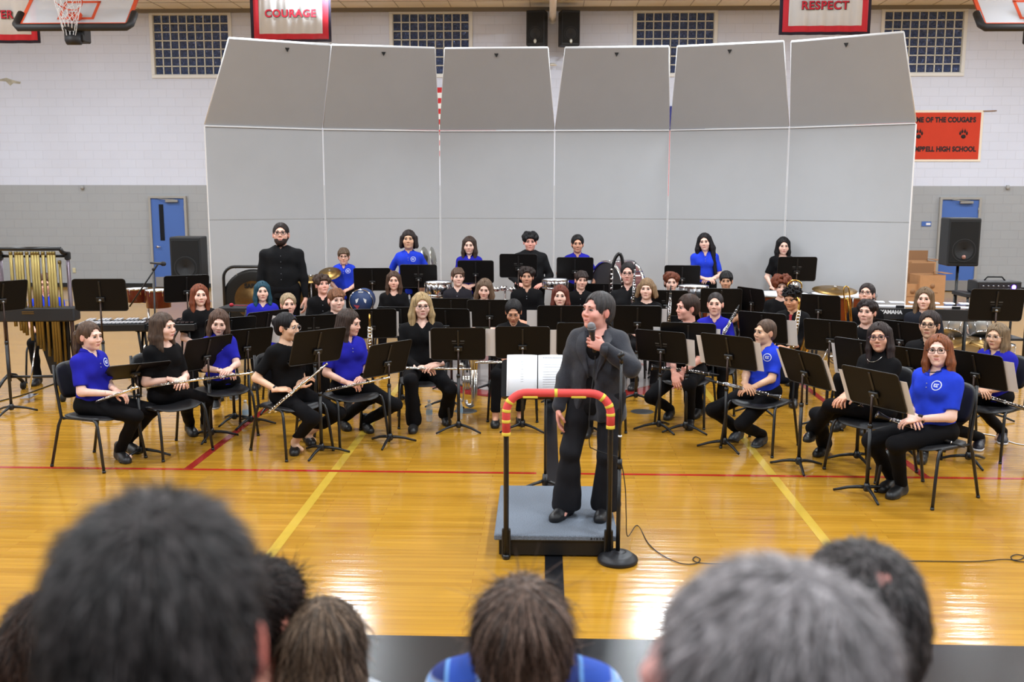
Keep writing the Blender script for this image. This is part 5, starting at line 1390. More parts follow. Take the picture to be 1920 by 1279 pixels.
# second and third rows
row = [
 ('p15', 'person in black t-shirt with long straight ginger hair, second row left', 373, 533, 1.25, 22, dict(head=(8, 2, 0), hair=('long', (132, 68, 42), dict(L=.36, fore=1.3)), top=('tee', BK), skin=PALE)),
 ('p16', 'person with teal dyed hair in a blue sweatshirt', 491, 528, 1.22, 18, dict(head=(2, 2, 0), hair=('long', (28, 74, 92), dict(L=.17)), top=('sweat', BLUE), skin=PALE)),
 ('p17', 'person in blue top with tied blond hair and hoop earring, behind the teal-haired player', 540, 551, 1.20, 28, dict(head=(-6, 4, 0), hair=('bun', (176, 150, 118), dict(vol=1.0)), top=('sweat', BLUE), skin=FAIR, lean=.08)),
 ('p18', 'person with short ginger hair and round cheeks in black shirt', 629, 541, 1.25, 10, dict(head=(20, 0, 0), hair=('fringe', (130, 84, 56), dict(fore=.2)), top=('polo', BK), sex='m', skin=PALE, build=1.15)),
 ('p19', 'person with brown curly fringe in black button shirt, looking up right', 604, 516, 1.25, 12, dict(head=(16, 10, 0), hair=('curly', (74, 54, 44), dict(fore=.2)), top=('shirt', BK), sex='m', skin=(232, 176, 158))),
 ('p20', 'person with long brown hair in black top, beside the round blue drum', 738, 509, 1.25, 4, dict(head=(4, 2, 0), hair=('long', (84, 60, 46), dict(L=.38)), top=('v', BK), skin=FAIR)),
 ('p21', 'person with short brown hair in charcoal collared shirt, looking right', 858, 502, 1.28, 0, dict(head=(12, 4, 0), hair=('fringe', (96, 70, 54), dict(fore=.4)), top=('polo', (34, 32, 38)), sex='m', skin=PALE)),
 ('p22', 'person with wavy light brown hair, smiling in a green patterned top', 908, 522, 1.23, 0, dict(head=(-2, -12, 4), hair=('long', (116, 92, 74), dict(L=.18, wid=1.15)), top=('scoop', (58, 62, 46)), skin=PALE, smile=True)),
 ('p23', 'person with dark wavy hair and black button-up shirt, behind the person looking down', 988, 500, 1.31, 0, dict(head=(0, 2, 0), hair=('curly', (50, 38, 34), dict(fore=.8, vol=.9)), top=('polo', BK), sex='m', skin=(200, 150, 124), build=1.05)),
 ('p24', 'person with long straight copper hair, half hidden behind a wide music stand', 1051, 535, 1.24, 0, dict(head=(-4, 2, 0), hair=('long', (112, 52, 38), dict(L=.30)), top=('tee', BK), skin=PALE)),
 ('p25', 'person with dark swept fringe in black shirt, behind the copper-haired player', 1089, 508, 1.25, -2, dict(head=(10, 0, 4), hair=('fringe', (50, 36, 32), dict(fore=.1, vol=1.1)), top=('shirt', BK), sex='m', skin=FAIR, build=.92)),
 ('p26', 'person with glasses and dark hair in black jacket, holding a large clarinet', 1178, 490, 1.43, -8, dict(head=(-2, 2, 0), hair=('pony', (32, 26, 30), {}), top=('jacket', (22, 22, 24)), skin=(226, 176, 160), gl=dict(frame=(30, 26, 30), r=.002), smile=True)),
 ('p27', 'person with collar-length sandy blond hair in black, right of the conductor', 1213, 522, 1.27, -8, dict(head=(-4, 2, 0), hair=('shag', (146, 116, 84), dict(fore=.2, wid=1.15)), top=('tee', BK), sex='m', skin=PALE)),
 ('p28', 'person with short curly ginger hair behind a black music stand', 1259, 510, 1.28, -8, dict(head=(4, -2, 0), hair=('curly', (118, 60, 38), dict(fore=1, vol=.85)), top=('polo', BK), sex='m', skin=PALE)),
 ('p29', 'person with black bowl-cut hair peeking over a wide music stand', 1362, 508, 1.26, -12, dict(head=(0, -4, 0), hair=('fringe', (22, 18, 20), dict(fore=.2, vol=1.0)), top=('tee', BK), sex='m', skin=TAN)),
 ('p30', 'person with shaved dark hair in a blue polo, second row right', 1342, 548, 1.25, -14, dict(head=(-2, 2, 0), hair=('buzz', (50, 42, 42), dict(vol=.3, fore=1.2)), top=('polo', BLUE), sex='m', skin=FAIR)),
 ('p31', 'person with big curly copper hair behind the saxophonist', 1466, 519, 1.26, -14, dict(head=(4, 0, 0), hair=('afro', (118, 58, 34), dict(fore=.6, vol=1.2)), top=('tee', BK), skin=PALE)),
 ('p32', 'person with spiky black hair, black shirt and red tie playing a saxophone', 1488, 538, 1.25, -24, dict(head=(-12, -10, 0), hair=('spiky', (20, 18, 20), dict(fore=.4)), top=('shirt', BK), sex='m', skin=(206, 150, 116))),
 ('p33', 'person with short dark hair and glasses looking up, in front of the keyboard', 1626, 531, 1.27, -24, dict(head=(-6, 14, 0), hair=('short', (46, 36, 34), dict(vol=.8)), top=('tee', BK), sex='m', skin=FAIR, gl=dict(frame=(34, 30, 34), r=.002))),
 ('p34', 'person with dark wavy top hair and chain necklace in black, resting chin on fist', 1627, 562, 1.24, -30, dict(head=(-4, 4, 0), hair=('curly', (42, 30, 28), dict(fore=1, vol=.8)), top=('tee', BK), sex='m', skin=FAIR)),
 ('p35', 'person with long sandy hair in dark jacket, in front of the silver drum kit', 1735, 539, 1.25, -20, dict(head=(-6, 0, 0), hair=('long', (120, 96, 72), dict(L=.22, fore=1.2)), top=('jacket', (28, 30, 38)), sex='m', skin=PALE)),
 ('p36', 'person in blue top behind the brass chimes, far left', 84, 512, 1.30, 20, dict(head=(0, -4, 0), hair=('short', (90, 60, 44), {}), top=('polo', BLUE2), skin=FAIR)),
 ('p51', 'person in blue shirt seated directly behind the conductor', 1128, 572, 1.20, -3, dict(head=(0, -4, 0), hair=('short', (60, 46, 40), {}), top=('polo', BLUE), skin=FAIR)),
]
for key, label, hx, hy, zt, rz, kw in row:
    kw.setdefault('h', .014); kw.setdefault('hh', .0045)
    seated(key, label, hx, hy, zt, rz, None, None, 'black band chair under the ' + label.split(',')[0], **kw)

# ------------------------------------------------------------------ back row, standing
def standing(key, label, hx, hy, zt, rz, **kw):
    rz = math.radians(rz); loc = root_of(hx, hy, zt, rz, kw.get('lean', 0), kw.get('side', 0)); kw.setdefault('h', .014)
    return person(key, label, loc, rz, 'stand', stand_s(zt), **kw)
standing('b1', 'tall bearded person with glasses in black button shirt standing by the gong', 526, 421, 1.87, 10, head=(0, 10, 0), hair=('short', (40, 30, 28), dict(vol=.7)), top=('shirt', (20, 20, 22)), sex='m', skin=(226, 176, 156), build=1.34, beard=(50, 34, 28), gl=dict(frame=(30, 26, 28), r=.0028), hs=1.12, hands=((-.30, -.06, .82), (.30, -.06, .82)), hdir=((0, -.2, -1), (0, -.2, -1)), hback=((-1, -.2, 0), (1, -.2, 0)))
standing('b2', 'short person with brown fringe and glasses in blue polo, standing behind the drums', 644, 465, 1.45, 6, head=(4, 0, 0), hair=('fringe', (98, 76, 58), dict(fore=.1)), top=('polo', BLUE2), emb=True, sex='m', skin=FAIR, build=.98, gl=dict(frame=(60, 44, 40), r=.0016), hs=1.1)
standing('b3', 'person with dark chin-length hair in bright blue polo, standing next to the orchestral cymbals', 766, 433, 1.74, 2, head=(2, 6, 0), hair=('shag', (46, 34, 32), dict(fore=.3)), top=('polo', BLUE2), emb=True, sex='m', skin=OLIV, hands=((-.22, -.08, .98), (.20, -.10, .98)), hdir=((.2, -.2, -1), (-.2, -.2, -1)), build=1.0, hs=1.08)
standing('b4', 'person with long brown hair in blue polo, standing fourth in the back row', 880, 444, 1.64, 0, head=(0, 0, 0), hair=('long', (72, 54, 46), dict(L=.34)), top=('polo', BLUE), skin=PALE, hs=1.06)
standing('b5', 'person with puffy black hair in black jacket and sweater, standing in the back row', 994, 437, 1.70, 0, head=(2, 0, 0), hair=('afro', (20, 18, 22), dict(fore=.3, vol=.95)), top=('jacket', (23, 23, 25)), sex='m', skin=(226, 166, 150), build=1.3, hands=((-.16, -.22, .98), (.20, -.20, .98)), hs=1.08)
standing('b6', 'person with dark hair in blue polo, standing behind the music stand at centre', 1083, 441, 1.66, 0, head=(0, 0, 0), hair=('short', (24, 20, 22), dict(vol=1.0)), top=('polo', BLUE), sex='m', skin=(206, 154, 128), hands=((-.22, -.08, .93), (.24, -.10, .93)), hdir=((0, -.2, -1), (0, -.2, -1)), hs=1.06)
standing('b7', 'person with very long black hair in blue shirt, hands clasped, standing behind the timpani', 1323, 438, 1.68, -4, head=(-10, 2, -6), hair=('long', (26, 20, 24), dict(L=.46, wid=1.25)), top=('polo', BLUE2), skin=PALE, hands=((-.02, -.26, 1.03), (.10, -.24, 1.03)), hdir=((.8, -.3, -.1), (-.8, -.3, -.1)), build=1.08, hs=1.06)
standing('b8', 'person with long black hair in black t-shirt, standing rightmost in the back row', 1469, 445, 1.62, 0, head=(-4, -4, 0), hair=('long', (24, 20, 22), dict(L=.38)), top=('scoop', BK), skin=PALE, hs=1.06, hands=((-.16, -.16, .86), (.04, -.24, .90)))

# ------------------------------------------------------------------ the conductor on the podium
PT = .15
pf = [G(925, 1003, PT), G(1158, 1003, PT), G(1142, 912, PT), G(945, 912, PT)]
pcx = (pf[0].x+pf[1].x)/2; pcy = (pf[0].y+pf[2].y)/2; pw = pf[1].x-pf[0].x; pd = pf[2].y-pf[0].y
r = empty('conductor_podium', (pcx, pcy, 0), math.radians(.5), 'grey carpeted conductor podium with black base', 'podium')
m = MB(); m.box((0, 0, PT-.0175), (pw, pd, .035), bev=.006); m.build('carpet_top', mat('podium_carpet', (104, 112, 124), .95, noise=.35, nscale=160, bump=.4, bscale=400), r)
m = MB(); m.box((0, 0, (PT-.035+.012)/2), (pw-.06, pd-.06, PT-.035-.012)); m.build('base', mat('podium_base', (20, 19, 20), .5), r)
for sx in (-1, 1):
    for sy in (-1, 1):
        m = MB(); m.lathe([(0, 0), (.018, 0), (.018, .02), (0, .02)], 12, M=tr(sx*(pw/2-.08), sy*(pd/2-.08), 0)); m.build('foot', RUB, r)
m = MB()
for i, wd_ in enumerate((.012, .006, .010, .006, .012, .008)): m.box((pw/2-.17+.018*i, -pd/2-.001, PT-.018), (wd_, .002, .010))
m.build('maker_mark', RUB, r, label='small dark mark on the front edge')
yF = pf[0].y-.02
# safety rail with foam tube
r = empty('podium_rail', (pcx, yF, 0), 0, 'black podium safety rail wrapped in red foam with yellow tape', 'rail')
xl = AT(949, 1020, yF).x-pcx; xr = AT(1141, 1020, yF).x-pcx; zt_ = AT(1046, 737, yF).z
arc = []; Rr = .13
for i in range(9): a = PI-(PI/2)*i/8; arc.append((xl+Rr+Rr*math.cos(a), 0, zt_-Rr+Rr*math.sin(a)))
for i in range(9): a = PI/2-(PI/2)*i/8; arc.append((xr-Rr+Rr*math.cos(a), 0, zt_-Rr+Rr*math.sin(a)))
m = MB(); m.tube([(xl, 0, .0)]+arc+[(xr, 0, .0)], .0165, 12); m.build('rail_tube', BLK, r)
for x in (xl, xr):
    m = MB(); m.box((x, .012, .10), (.055, .03, .19), bev=.005); m.lathe([(0, 0), (.022, 0), (.022, .03), (0, .03)], 12, M=tr(x, 0, 0)); m.build('rail_bracket', BLK, r)
FOAM = mat('foam_red', (232, 78, 74), .8); TAPE = mat('tape_yellow', (236, 208, 70), .6)
fp = [(xl, 0, zt_-.27)]+arc+[(xr, 0, zt_-.22)]
m = MB(); m.tube(fp, .0255, 14); fo = m.build('foam_tube', FOAM, r)
def along(path, t):
    P_ = [Vector(p) for p in path]; L = [0]
    for i in range(1, len(P_)): L.append(L[-1]+(P_[i]-P_[i-1]).length)
    d = t*L[-1]
    for i in range(1, len(P_)):
        if d <= L[i]: return P_[i-1].lerp(P_[i], (d-L[i-1])/(L[i]-L[i-1]))
    return P_[-1]
for t0, t1 in ((.0, .02), (.08, .098), (.145, .163), (.205, .222), (.50, .518), (.785, .803), (.85, .868), (.905, .922), (.98, 1.0)):
    m = MB(); m.tube([along(fp, t0+(t1-t0)*i/4) for i in range(5)], .0268, 14); m.build('tape_band', TAPE, fo)
for t0, t1 in ((.31, .40), (.60, .69)):
    m = MB(); a_, b_ = along(fp, t0), along(fp, t1); m.box(((a_.x+b_.x)/2, -.012, a_.z-.021), (abs(b_.x-a_.x), .022, .014), bev=.003); m.build('tape_strip', TAPE, fo)

cz = math.radians(-14)
cl = G(1108, 968, PT); cl = Vector((cl.x+.03, cl.y+.02, PT))
Mc = Matrix.Translation(cl) @ Matrix.Rotation(cz, 4, 'Z'); Mi = Mc.inverted()
cs = (1.50-.13)/1.51
hl = Mi @ AT(1046, 768, cl.y-.02); hr_ = Mi @ AT(1131, 653, cl.y-.25)
f1 = Mi @ G(1062, 966, PT); f1t = Mi @ G(1036, 980, PT); f2 = Mi @ G(1135, 966, PT); f2t = Mi @ G(1116, 990, PT)
CJ = (46, 47, 54)
person('cond', 'conductor with short greying hair in charcoal blazer, talking into a microphone on the podium', cl, cz, 'stand', cs, build=1.08, sex='m', skin=(226, 162, 146), head=(-36, 8, 0), hs=1.04,
       hair=('short', (74, 69, 69), dict(vol=.95, fore=1.4, h=.004)), top=('scoop', (16, 15, 17)), pants=(30, 30, 34), feet=((f1.x, f1.y, 0, f1t.x-f1.x, f1t.y-f1.y), (f2.x, f2.y, 0, f2t.x-f2.x, f2t.y-f2.y)),
       hands=(tuple(hl), tuple(hr_)), hdir=((.10, -.25, -1), (-.75, -.25, .45)), hback=((-1, -.1, 0), (.35, -.85, .2)), curl=((.35, 1.15), .8, .06), flare=.055, h=.010, hh=.0032, smile=True, shoes=((20, 19, 22), 'shoe'),
       elbow=((-.5, .6, -.2), (.75, .25, -.6)), zbase=0.0, lid=.7)
PC = PEOPLE['cond']; root = PC['root']
# blazer
N, C, Wt, P = PC['N'], PC['C'], PC['W'], PC['P']; b = 1.08
J = Field(np.array([-.48, -.46, P[2]-.20]), np.array([.48, .30, N[2]+.12]), .009); FLc = (0, 1, 0)
J.cone(P+np.array([0, .006, -.10]), Wt, .178*b, .158*b, .04, fl=FLc, q=.78); J.cone(Wt, C, .156*b, .160*b, .05, fl=FLc, q=.76)
J.ell(C+np.array([0, .004, .02]), (.168*b, .122*b, .125), .05)
J.cone(N+np.array([0, .012, -.05]), N+np.array([0, .014, .012]), .084, .066, .03)
for sd in (-1, 1):
    S_, E_, W_ = [np.array(q) for q in (PC['SH'][sd], PC['EL'][sd], PC['WR'][sd])]
    J.cone(N+np.array([0, .005, -.045]), S_+np.array([-sd*.008, 0, 0]), .060, .066, .05)
    J.cone(S_, E_, .064, .057, .04); J.cone(E_, E_+(W_-E_)*.90, .057, .046, .03)
J.cone(N+np.array([0, -.02, .004]), N+np.array([0, -.04, .12]), .062, .09, .006, 's')
J.cone(N+np.array([0, -.10, .0]), N+np.array([-.012, -.20, -.26]), .060, .020, .01, 's'); J.cone(N+np.array([-.012, -.19, -.24]), np.array([-.035, -.24, P[2]-.2]), .026, .085, .01, 's')
J.cone(np.array([-.02, -.15, N[2]-.22]), np.array([-.05, -.17, P[2]-.2]), .030, .10, .01, 's')
J.plane((0, 0, P[2]-.155), (0, 0, -1))
J.warp(lambda x, y, z: (.0030*np.sin(30*z+12*x+6*y) + .0026*np.sin(26*x-36*z+19*y) + .0016*np.sin(70*z+40*x)).astype(np.float32))
Vj, Qj = J.net(); JM = mat('blazer_charcoal', CJ, .85, noise=.10, nscale=40, bump=.2, bscale=120, sheen=.15, spec=.25)
jo = bpy.data.objects.new('blazer', np_mesh('blazer', Vj, Qj, JM)); link(jo, root)
bvj = BVHTree.FromPolygons([tuple(v) for v in Vj], [tuple(int(i) for i in q) for q in Qj])
def lapel(sd):
    vs = []; n = 14
    for i in range(n+1):
        t = i/n; z = N[2]+.02-.30*t
        xin = sd*(.070-.050*t) - .010*t; wd_ = .010+.062*math.sin(PI*min(1, t*1.15)**.8)*(1-.35*t) if t < .87 else .012
        for k_ in range(4):
            x = xin+sd*wd_*k_/3; hit = bvj.ray_cast(Vector((x, -.6, z)), Vector((0, 1, 0)))
            y = hit[0].y if hit[0] is not None else -.08
            vs.append((x, y-.006-(.004 if k_ == 3 else 0), z))
    fs = [[4*i+k_, 4*i+k_+1, 4*i+k_+5, 4*i+k_+4] for i in range(n) for k_ in range(3)]
    o = len(vs); vs2 = [(x, y+.005, z) for x, y, z in vs]; fs2 = [[o+j for j in f[::-1]] for f in fs]
    ed = [[4*i+3, 4*i+7, o+4*i+7, o+4*i+3] for i in range(n)]+[[4*i+4, 4*i, o+4*i, o+4*i+4] for i in range(n)]
    m = MB(); m.add(vs+vs2, fs+fs2+ed, 0, True); m.build('lapel', mat('blazer_lapel', (50, 51, 58), .8, noise=.08, nscale=40), jo)
lapel(-1); lapel(1)
# hand-held microphone and its cable
tip = AT(1109, 612, cl.y-.27); bot = AT(1116, 668, cl.y-.23)
u = (tip-bot).normalized(); r = empty('microphone', (0, 0, 0), 0, 'hand-held microphone with grey grille in the conductor\'s hand', 'microphone'); r.matrix_world = align(tip-u*.172, tip)
mic_mesh(r, Matrix.Identity(4))
cab = [bot, bot+Vector((-.003, -.005, -.08)), AT(1106, 760, cl.y-.30), AT(1105, 830, cl.y-.29), AT(1113, 842, cl.y-.28), AT(1140, 852, cl.y-.30), G(1158, 1053).lerp(AT(1162, 862, G(1158, 1053).y), 1.0)]
ms = G(1158, 1053)
def spline(pts, n=8):
    pts = [Vector(p) for p in pts]; out = []
    for i in range(len(pts)-1):
        p0 = pts[max(i-1, 0)]; p1 = pts[i]; p2 = pts[i+1]; p3 = pts[min(i+2, len(pts)-1)]
        for k_ in range(n):
            t = k_/n; out.append(.5*((2*p1)+(p2-p0)*t+(2*p0-5*p1+4*p2-p3)*t*t+(3*p1-p0-3*p2+p3)*t*t*t))
    out.append(pts[-1]); return out
z_ = .006
gl = [(1174, 905, .42), (1184, 945, .12)]
ground = [(1195, 985), (1215, 1018), (1240, 1040), (1275, 1056), (1303, 1057), (1313, 1049), (1304, 1044), (1300, 1050), (1318, 1056), (1400, 1057), (1500, 1055), (1600, 1053), (1712, 1052), (1820, 1053), (1880, 1049), (1910, 1050), (1920, 1043), (1905, 1040), (1896, 1046), (1925, 1054), (2100, 1056)]
path = cab + [Vector((ms.x+.035, ms.y-.02, .50)), Vector((ms.x+.05, ms.y+.03, .30)), Vector((ms.x+.075, ms.y+.18, .10))] + [G(px, py, z_) for px, py in ground]
m = MB(); m.tube(spline(path, 6), .0032, 6); o = m.build('microphone_cable', RUB); tag(o, 'thin black microphone cable from the conductor\'s hand across the wooden floor', 'cable')
# straight microphone stand with round base
r = empty('microphone_stand', (ms.x, ms.y, 0), 0, 'straight black microphone stand with round base, right of the podium', 'microphone stand')
m = MB(); m.lathe([(0, .075), (.03, .072), (.05, .062), (.054, .066), (.062, .058), (.068, .062), (.078, .053), (.085, .056), (.100, .045), (.122, .030), (.127, .014), (.122, .0), (0, 0)], 40); m.build('round_base', mat('cast_base', (34, 34, 38), .45, .3), r)
topz = AT(1168, 672, ms.y).z
m = MB(); m.tube([(0, 0, .06), (0, 0, .62)], .0135, 12); m.tube([(0, 0, .60), (0, 0, .66)], .017, 12); m.build('lower_tube', BLK, r)
m = MB(); m.tube([(0, 0, .62), (0, 0, topz-.02)], .0085, 10); m.build('upper_tube', BLK, r)
m = MB(); m.tube([(0, 0, topz-.03), (0, -.01, topz+.015)], .012, 10); m.tube([(-.02, -.01, topz+.01), (.012, -.014, topz+.035)], .014, 10); m.build('mic_clip', BLK, r)
m = MB(); m.tube([(0, 0, .80), (0, 0, .81)], .012, 10); m.build('pale_ring', WHT, r)
# the conductor's own stand with the score
g = G(1022, 912); sy = g.y; hc = AT(1008, 712, sy-.03)
r = empty('conductor_stand', (g.x, sy, 0), 0, 'conductor music stand behind the podium rail holding an open white score', 'music stand')
Md = tr(hc.x-g.x, 0, hc.z) @ rot('X', -28)
m = MB(); m.poly(rrect(.56, .32, .03), .004, M=tr(0, .006, 0)); m.box((0, -.02, -.155), (.54, .05, .005)); m.build('desk', DESK, r, Md)
m = MB(); m.tube([(0, .02, hc.z-.05), (0, .0, .03)], .011, 10); m.tube([(0, .02, hc.z-.02), (hc.x-g.x, .02, hc.z)], .012, 8); m.build('pole', BLK, r)
m = MB(); m.lathe([(0, .10), (.02, .10), (.026, .02), (.02, 0), (0, 0)], 14); m.build('hub', BLK, r)
for a in (90, 210, 330):
    m = MB(); m.tube([(0, 0, .05), (.12*math.cos(math.radians(a)), .12*math.sin(math.radians(a)), .03), (.24*math.cos(math.radians(a)), .24*math.sin(math.radians(a)), .01)], [.014, .012, .008], 8); m.build('leg', BLK, r)
ro = r
r = empty('open_score', (0, 0, 0), 0, 'open white conductor score with a printed heading, on the stand behind the rail', 'score'); r.matrix_world = ro.matrix_world @ Md
for sx in (-1, 1):
    m = MB(); vs = []; fs = []
    for i in range(9):
        t = i/8; x = sx*(.004+.235*t); y = -.010-.012*math.sin(PI*t)**.7*(1 if t < 1 else 0)
        vs += [(x, y, -.15), (x, y, .19), (x, .004, -.15), (x, .004, .19)]
    for i in range(8): a = 4*i; fs += [[a, a+4, a+5, a+1], [a+2, a+3, a+7, a+6], [a, a+2, a+6, a+4], [a+1, a+5, a+7, a+3]]
    fs += [[32, 34, 35, 33]]
    m.add(vs, fs, 0, True); pg = m.build('page', mat('score_page', (238, 240, 246), .7), r)
    ln = MB()
    for i in range(14 if sx > 0 else 9): ln.box((sx*.12, -.0235, .13-.020*i), (.16 if sx > 0 else .02, .0008, .0022))
    if sx > 0:
        for i in range(12): ln.box((.045+.0125*i, -.0238, .165), (.009, .0008, .008))
    ln.build('printed_lines', mat('print_grey', (150, 152, 160), .8), pg)

# ------------------------------------------------------------------ music stands
# (desk centre px, desk width px, yaw, tilt, ground px or None, printed, sheets, who)
def stand_at(cx, cy, wpx, yaw, tilt, gnd, printed, sheets, who, w=.515, dv=0.0):
    yr = math.radians(yaw)
    if gnd: Y = G(*gnd).y; Y -= 0
    else:
        v = ray(cx, cy)
        if cy >= 545 and cx not in (188, 1868, 4, 577):
            Y = G(cx, cy, .90).y
            for k_, (hx, hy, py_) in HP.items():
                if abs(hx-cx) < 32 and 30 < cy-hy < 92 and int(k_[1:]) > 14: Y = min(Y, py_-.45)
        else: d = F_PX*w*abs(math.cos(yr))/wpx; Y = d*v.y   # v has unit depth
    c = AT(cx, cy, Y); hz = c.z
    stand((c.x, c.y), yr, max(.5, hz), tilt, who, printed, sheets, w=w)
S = stand_at
SR = (.14, .30, .01, 0); SL = (-.30, -.14, .01, 0)
S(256, 696, 120, 38, 60, (262, 856), False, (), 'tilted black music stand in front of the ponytailed flutist at far left')
S(388, 662, 95, 58, 22, (384, 822), False, (), 'black music stand in front of the flutist in long black sleeves')
S(463, 646, 90, 42, 20, (471, 797), False, (), 'black music stand in front of the flutist in grey canvas sneakers')
S(596, 650, 88, 46, 22, (609, 852), False, (), 'black music stand in front of the flutist with clear glasses')
S(727, 672, 78, 52, 20, (727, 832), False, (), 'black music stand in front of the long-haired flutist looking right')
S(859, 645, 100, 4, 14, (860, 808), True, ((-.275, -.24, 0, 0),), 'black music stand with printed marks in front of the blonde flutist')
S(980, 642, 98, 0, 14, (980, 807), False, ((-.36, -.24, -.01, 3), (.22, .345, -.02, 10)), 'black music stand in front of the person looking down')
S(1240, 649, 100, -30, 18, (1232, 806), True, ((.235, .335, -.02, 3),), 'black music stand with printed marks to the right of the conductor')
S(1366, 660, 98, -40, 20, (1355, 840), False, ((-.315, -.24, 0, 0), (.24, .32, -.01, 0)), 'black music stand in front of the short-haired clarinettist')
S(1508, 690, 78, -64, 24, (1497, 878), False, ((-.31, -.25, 0, 0), (.24, .30, -.01, 0)), 'black music stand in front of the person in black turtleneck')
S(1638, 728, 92, -58, 24, (1627, 929), False, ((-.31, -.245, -.02, 0), (.235, .315, -.02, 0)), 'large black music stand in front of the ginger clarinettist')
S(1705, 683, 66, -50, 22, (1606, 849), False, ((.20, .31, .0, 0),), 'black music stand half hidden between the two right front chairs')
S(1829, 693, 62, -55, 22, (1779, 868), False, ((.22, .345, -.01, 0),), 'black music stand in front of the clarinettist at far right')
S(188, 553, 96, 6, 10, None, False, (), 'wide black music stand beside the chimes')
S(350, 541, 70, 30, 14, None, False, (), 'black music stand behind the ginger-haired player at left')
S(432, 625, 70, 40, 16, None, False, (), 'low black music stand right of the ginger-haired player')
S(500, 611, 62, 52, 16, None, False, ((-.275, -.245, 0, 0),), 'black music stand with pale edge in front of the teal-haired player')
S(588, 620, 84, 24, 14, None, True, ((-.44, -.27, -.04, 12),), 'black music stand with printed marks in front of the round-cheeked player')
S(697, 607, 76, 10, 14, None, False, ((.235, .285, 0, 0),), 'black music stand left of the blonde flutist')
S(752, 603, 74, 2, 12, None, False, (), 'black music stand behind the blonde flutist')
S(836, 606, 76, -4, 14, None, False, ((.235, .28, 0, 0),), 'black music stand with sheet edge right of the blonde flutist')
S(846, 585, 82, 0, 12, None, False, ((.18, .225, -.05, 0),), 'black music stand in front of the charcoal-shirted player')
S(918, 588, 84, 0, 12, None, False, (), 'black music stand in front of the wavy-haired smiling player')
S(1052, 600, 88, 0, 12, None, False, ((-.375, -.26, -.02, 0),), 'wide black music stand in front of the copper-haired player')
S(1095, 636, 68, 0, 14, None, False, ((-.345, -.245, -.03, -2),), 'black music stand close behind the conductor')
S(1132, 554, 78, -4, 12, None, False, (), 'black music stand just above the conductor\'s head')
S(1195, 600, 80, -4, 14, None, False, ((.24, .32, .0, 0),), 'black music stand in front of the sandy blond player')
S(1250, 569, 78, -6, 12, None, True, (), 'black music stand in front of the curly ginger player')
S(1290, 636, 84, -12, 14, None, False, ((-.33, -.25, -.02, 0), (.20, .30, -.02, 0)), 'black music stand behind the clarinettist in black polo')
S(1352, 564, 82, -8, 12, None, False, (), 'wide black music stand hiding the bowl-cut player')
S(1430, 614, 92, -34, 16, None, True, ((.235, .36, -.03, 0),), 'black music stand in front of the saxophonist')
S(1557, 630, 92, -34, 16, None, False, (), 'wide black music stand left of the turtleneck player')
S(1688, 632, 60, -50, 18, None, False, (), 'black music stand with shiny rim in front of the sandy long-haired player')
S(1618, 672, 62, -50, 16, None, False, ((-.30, -.22, -.03, 0),), 'black music stand behind the turtleneck player\'s shoulder')
S(1868, 573, 96, -4, 10, None, True, (), 'wide black music stand in front of the purple-lit amplifier')
S(1410, 563, 22, -62, 14, None, False, (), 'black music stand seen edge-on before the timpani')
S(1535, 577, 50, -30, 14, None, False, (), 'black music stand under the suspended cymbal')
S(4, 556, 50, 58, 16, None, False, (), 'black music stand cut off at the left edge behind the chimes')
S(577, 545, 40, 50, 40, None, False, (), 'tilted black music stand by the hand cymbals')
S(698, 524, 68, 4, 12, None, False, (), 'black music stand in front of the short drummer in blue')
S(785, 518, 69, 0, 10, None, True, (), 'black music stand in front of the standing player with chin-length hair')
S(892, 510, 67, 0, 10, None, False, (), 'black music stand in front of the fourth standing player')
S(972, 498, 70, 0, 10, None, True, (), 'black music stand in front of the standing player with puffy hair')
S(1078, 504, 68, 0, 10, None, False, (), 'black music stand in the middle of the back row')
S(1279, 518, 66, -2, 10, None, False, (), 'black music stand in front of the very long-haired standing player')
S(1494, 504, 72, 0, 10, None, True, (), 'black music stand in front of the rightmost standing player')

# ------------------------------------------------------------------ instruments in hands
FL_G = 'silver flutes of the front row'
def along_px(kind, a, b, Ya, Yb_, label, cat, up=(0, -.6, .8), group=None):
    A = AT(a[0], a[1], Ya); B = AT(b[0], b[1], Yb_); instrument(kind, align(A, B, Vector(up)), label, cat, group)
def HY(key, dy=.0): 
    p = PEOPLE[key]; M = p['root'].matrix_world; a = M @ Vector(p['WR'][-1]); b = M @ Vector(p['WR'][1]); return (a.y+b.y)/2-dy
along_px('flute', (180, 755), (256, 727), HY('p1', .02)-.06, HY('p1', .02)-.42, 'silver flute held by the ponytailed flutist at far left', 'flute', group=FL_G)
along_px('flute', (274, 727), (385, 710), HY('p2', .05)+.04, HY('p2', .05)-.22, 'silver flute of the flutist in long black sleeves', 'flute', group=FL_G)
along_px('flute', (380, 712), (476, 699), HY('p3', .05)+.05, HY('p3', .05)-.20, 'silver flute of the flutist in grey canvas sneakers', 'flute', group=FL_G)
along_px('flute', (503, 775), (614, 681), HY('p4', .07)-.06, HY('p4', .07)+.0, 'silver flute held diagonally by the flutist with clear glasses', 'flute', group=FL_G)
along_px('flute', (611, 734), (735, 707), HY('p5', .05)+.05, HY('p5', .05)-.15, 'silver flute of the flutist looking right', 'flute', group=FL_G)
along_px('flute', (754, 691), (884, 692), HY('p6', .06), HY('p6', .06), 'silver flute lying across the blonde player\'s lap', 'flute', group=FL_G)
along_px('flute', (892, 680), (1028, 680), HY('p7', .06), HY('p7', .06), 'silver flute held by the person looking down', 'flute', group=FL_G)
CG = 'black clarinets with silver keys'
along_px('clarinet', (1221, 688), (1344, 703), HY('p9', -.02), HY('p9', -.02), 'black clarinet across the lap of the player in black polo', 'clarinet', group=CG)
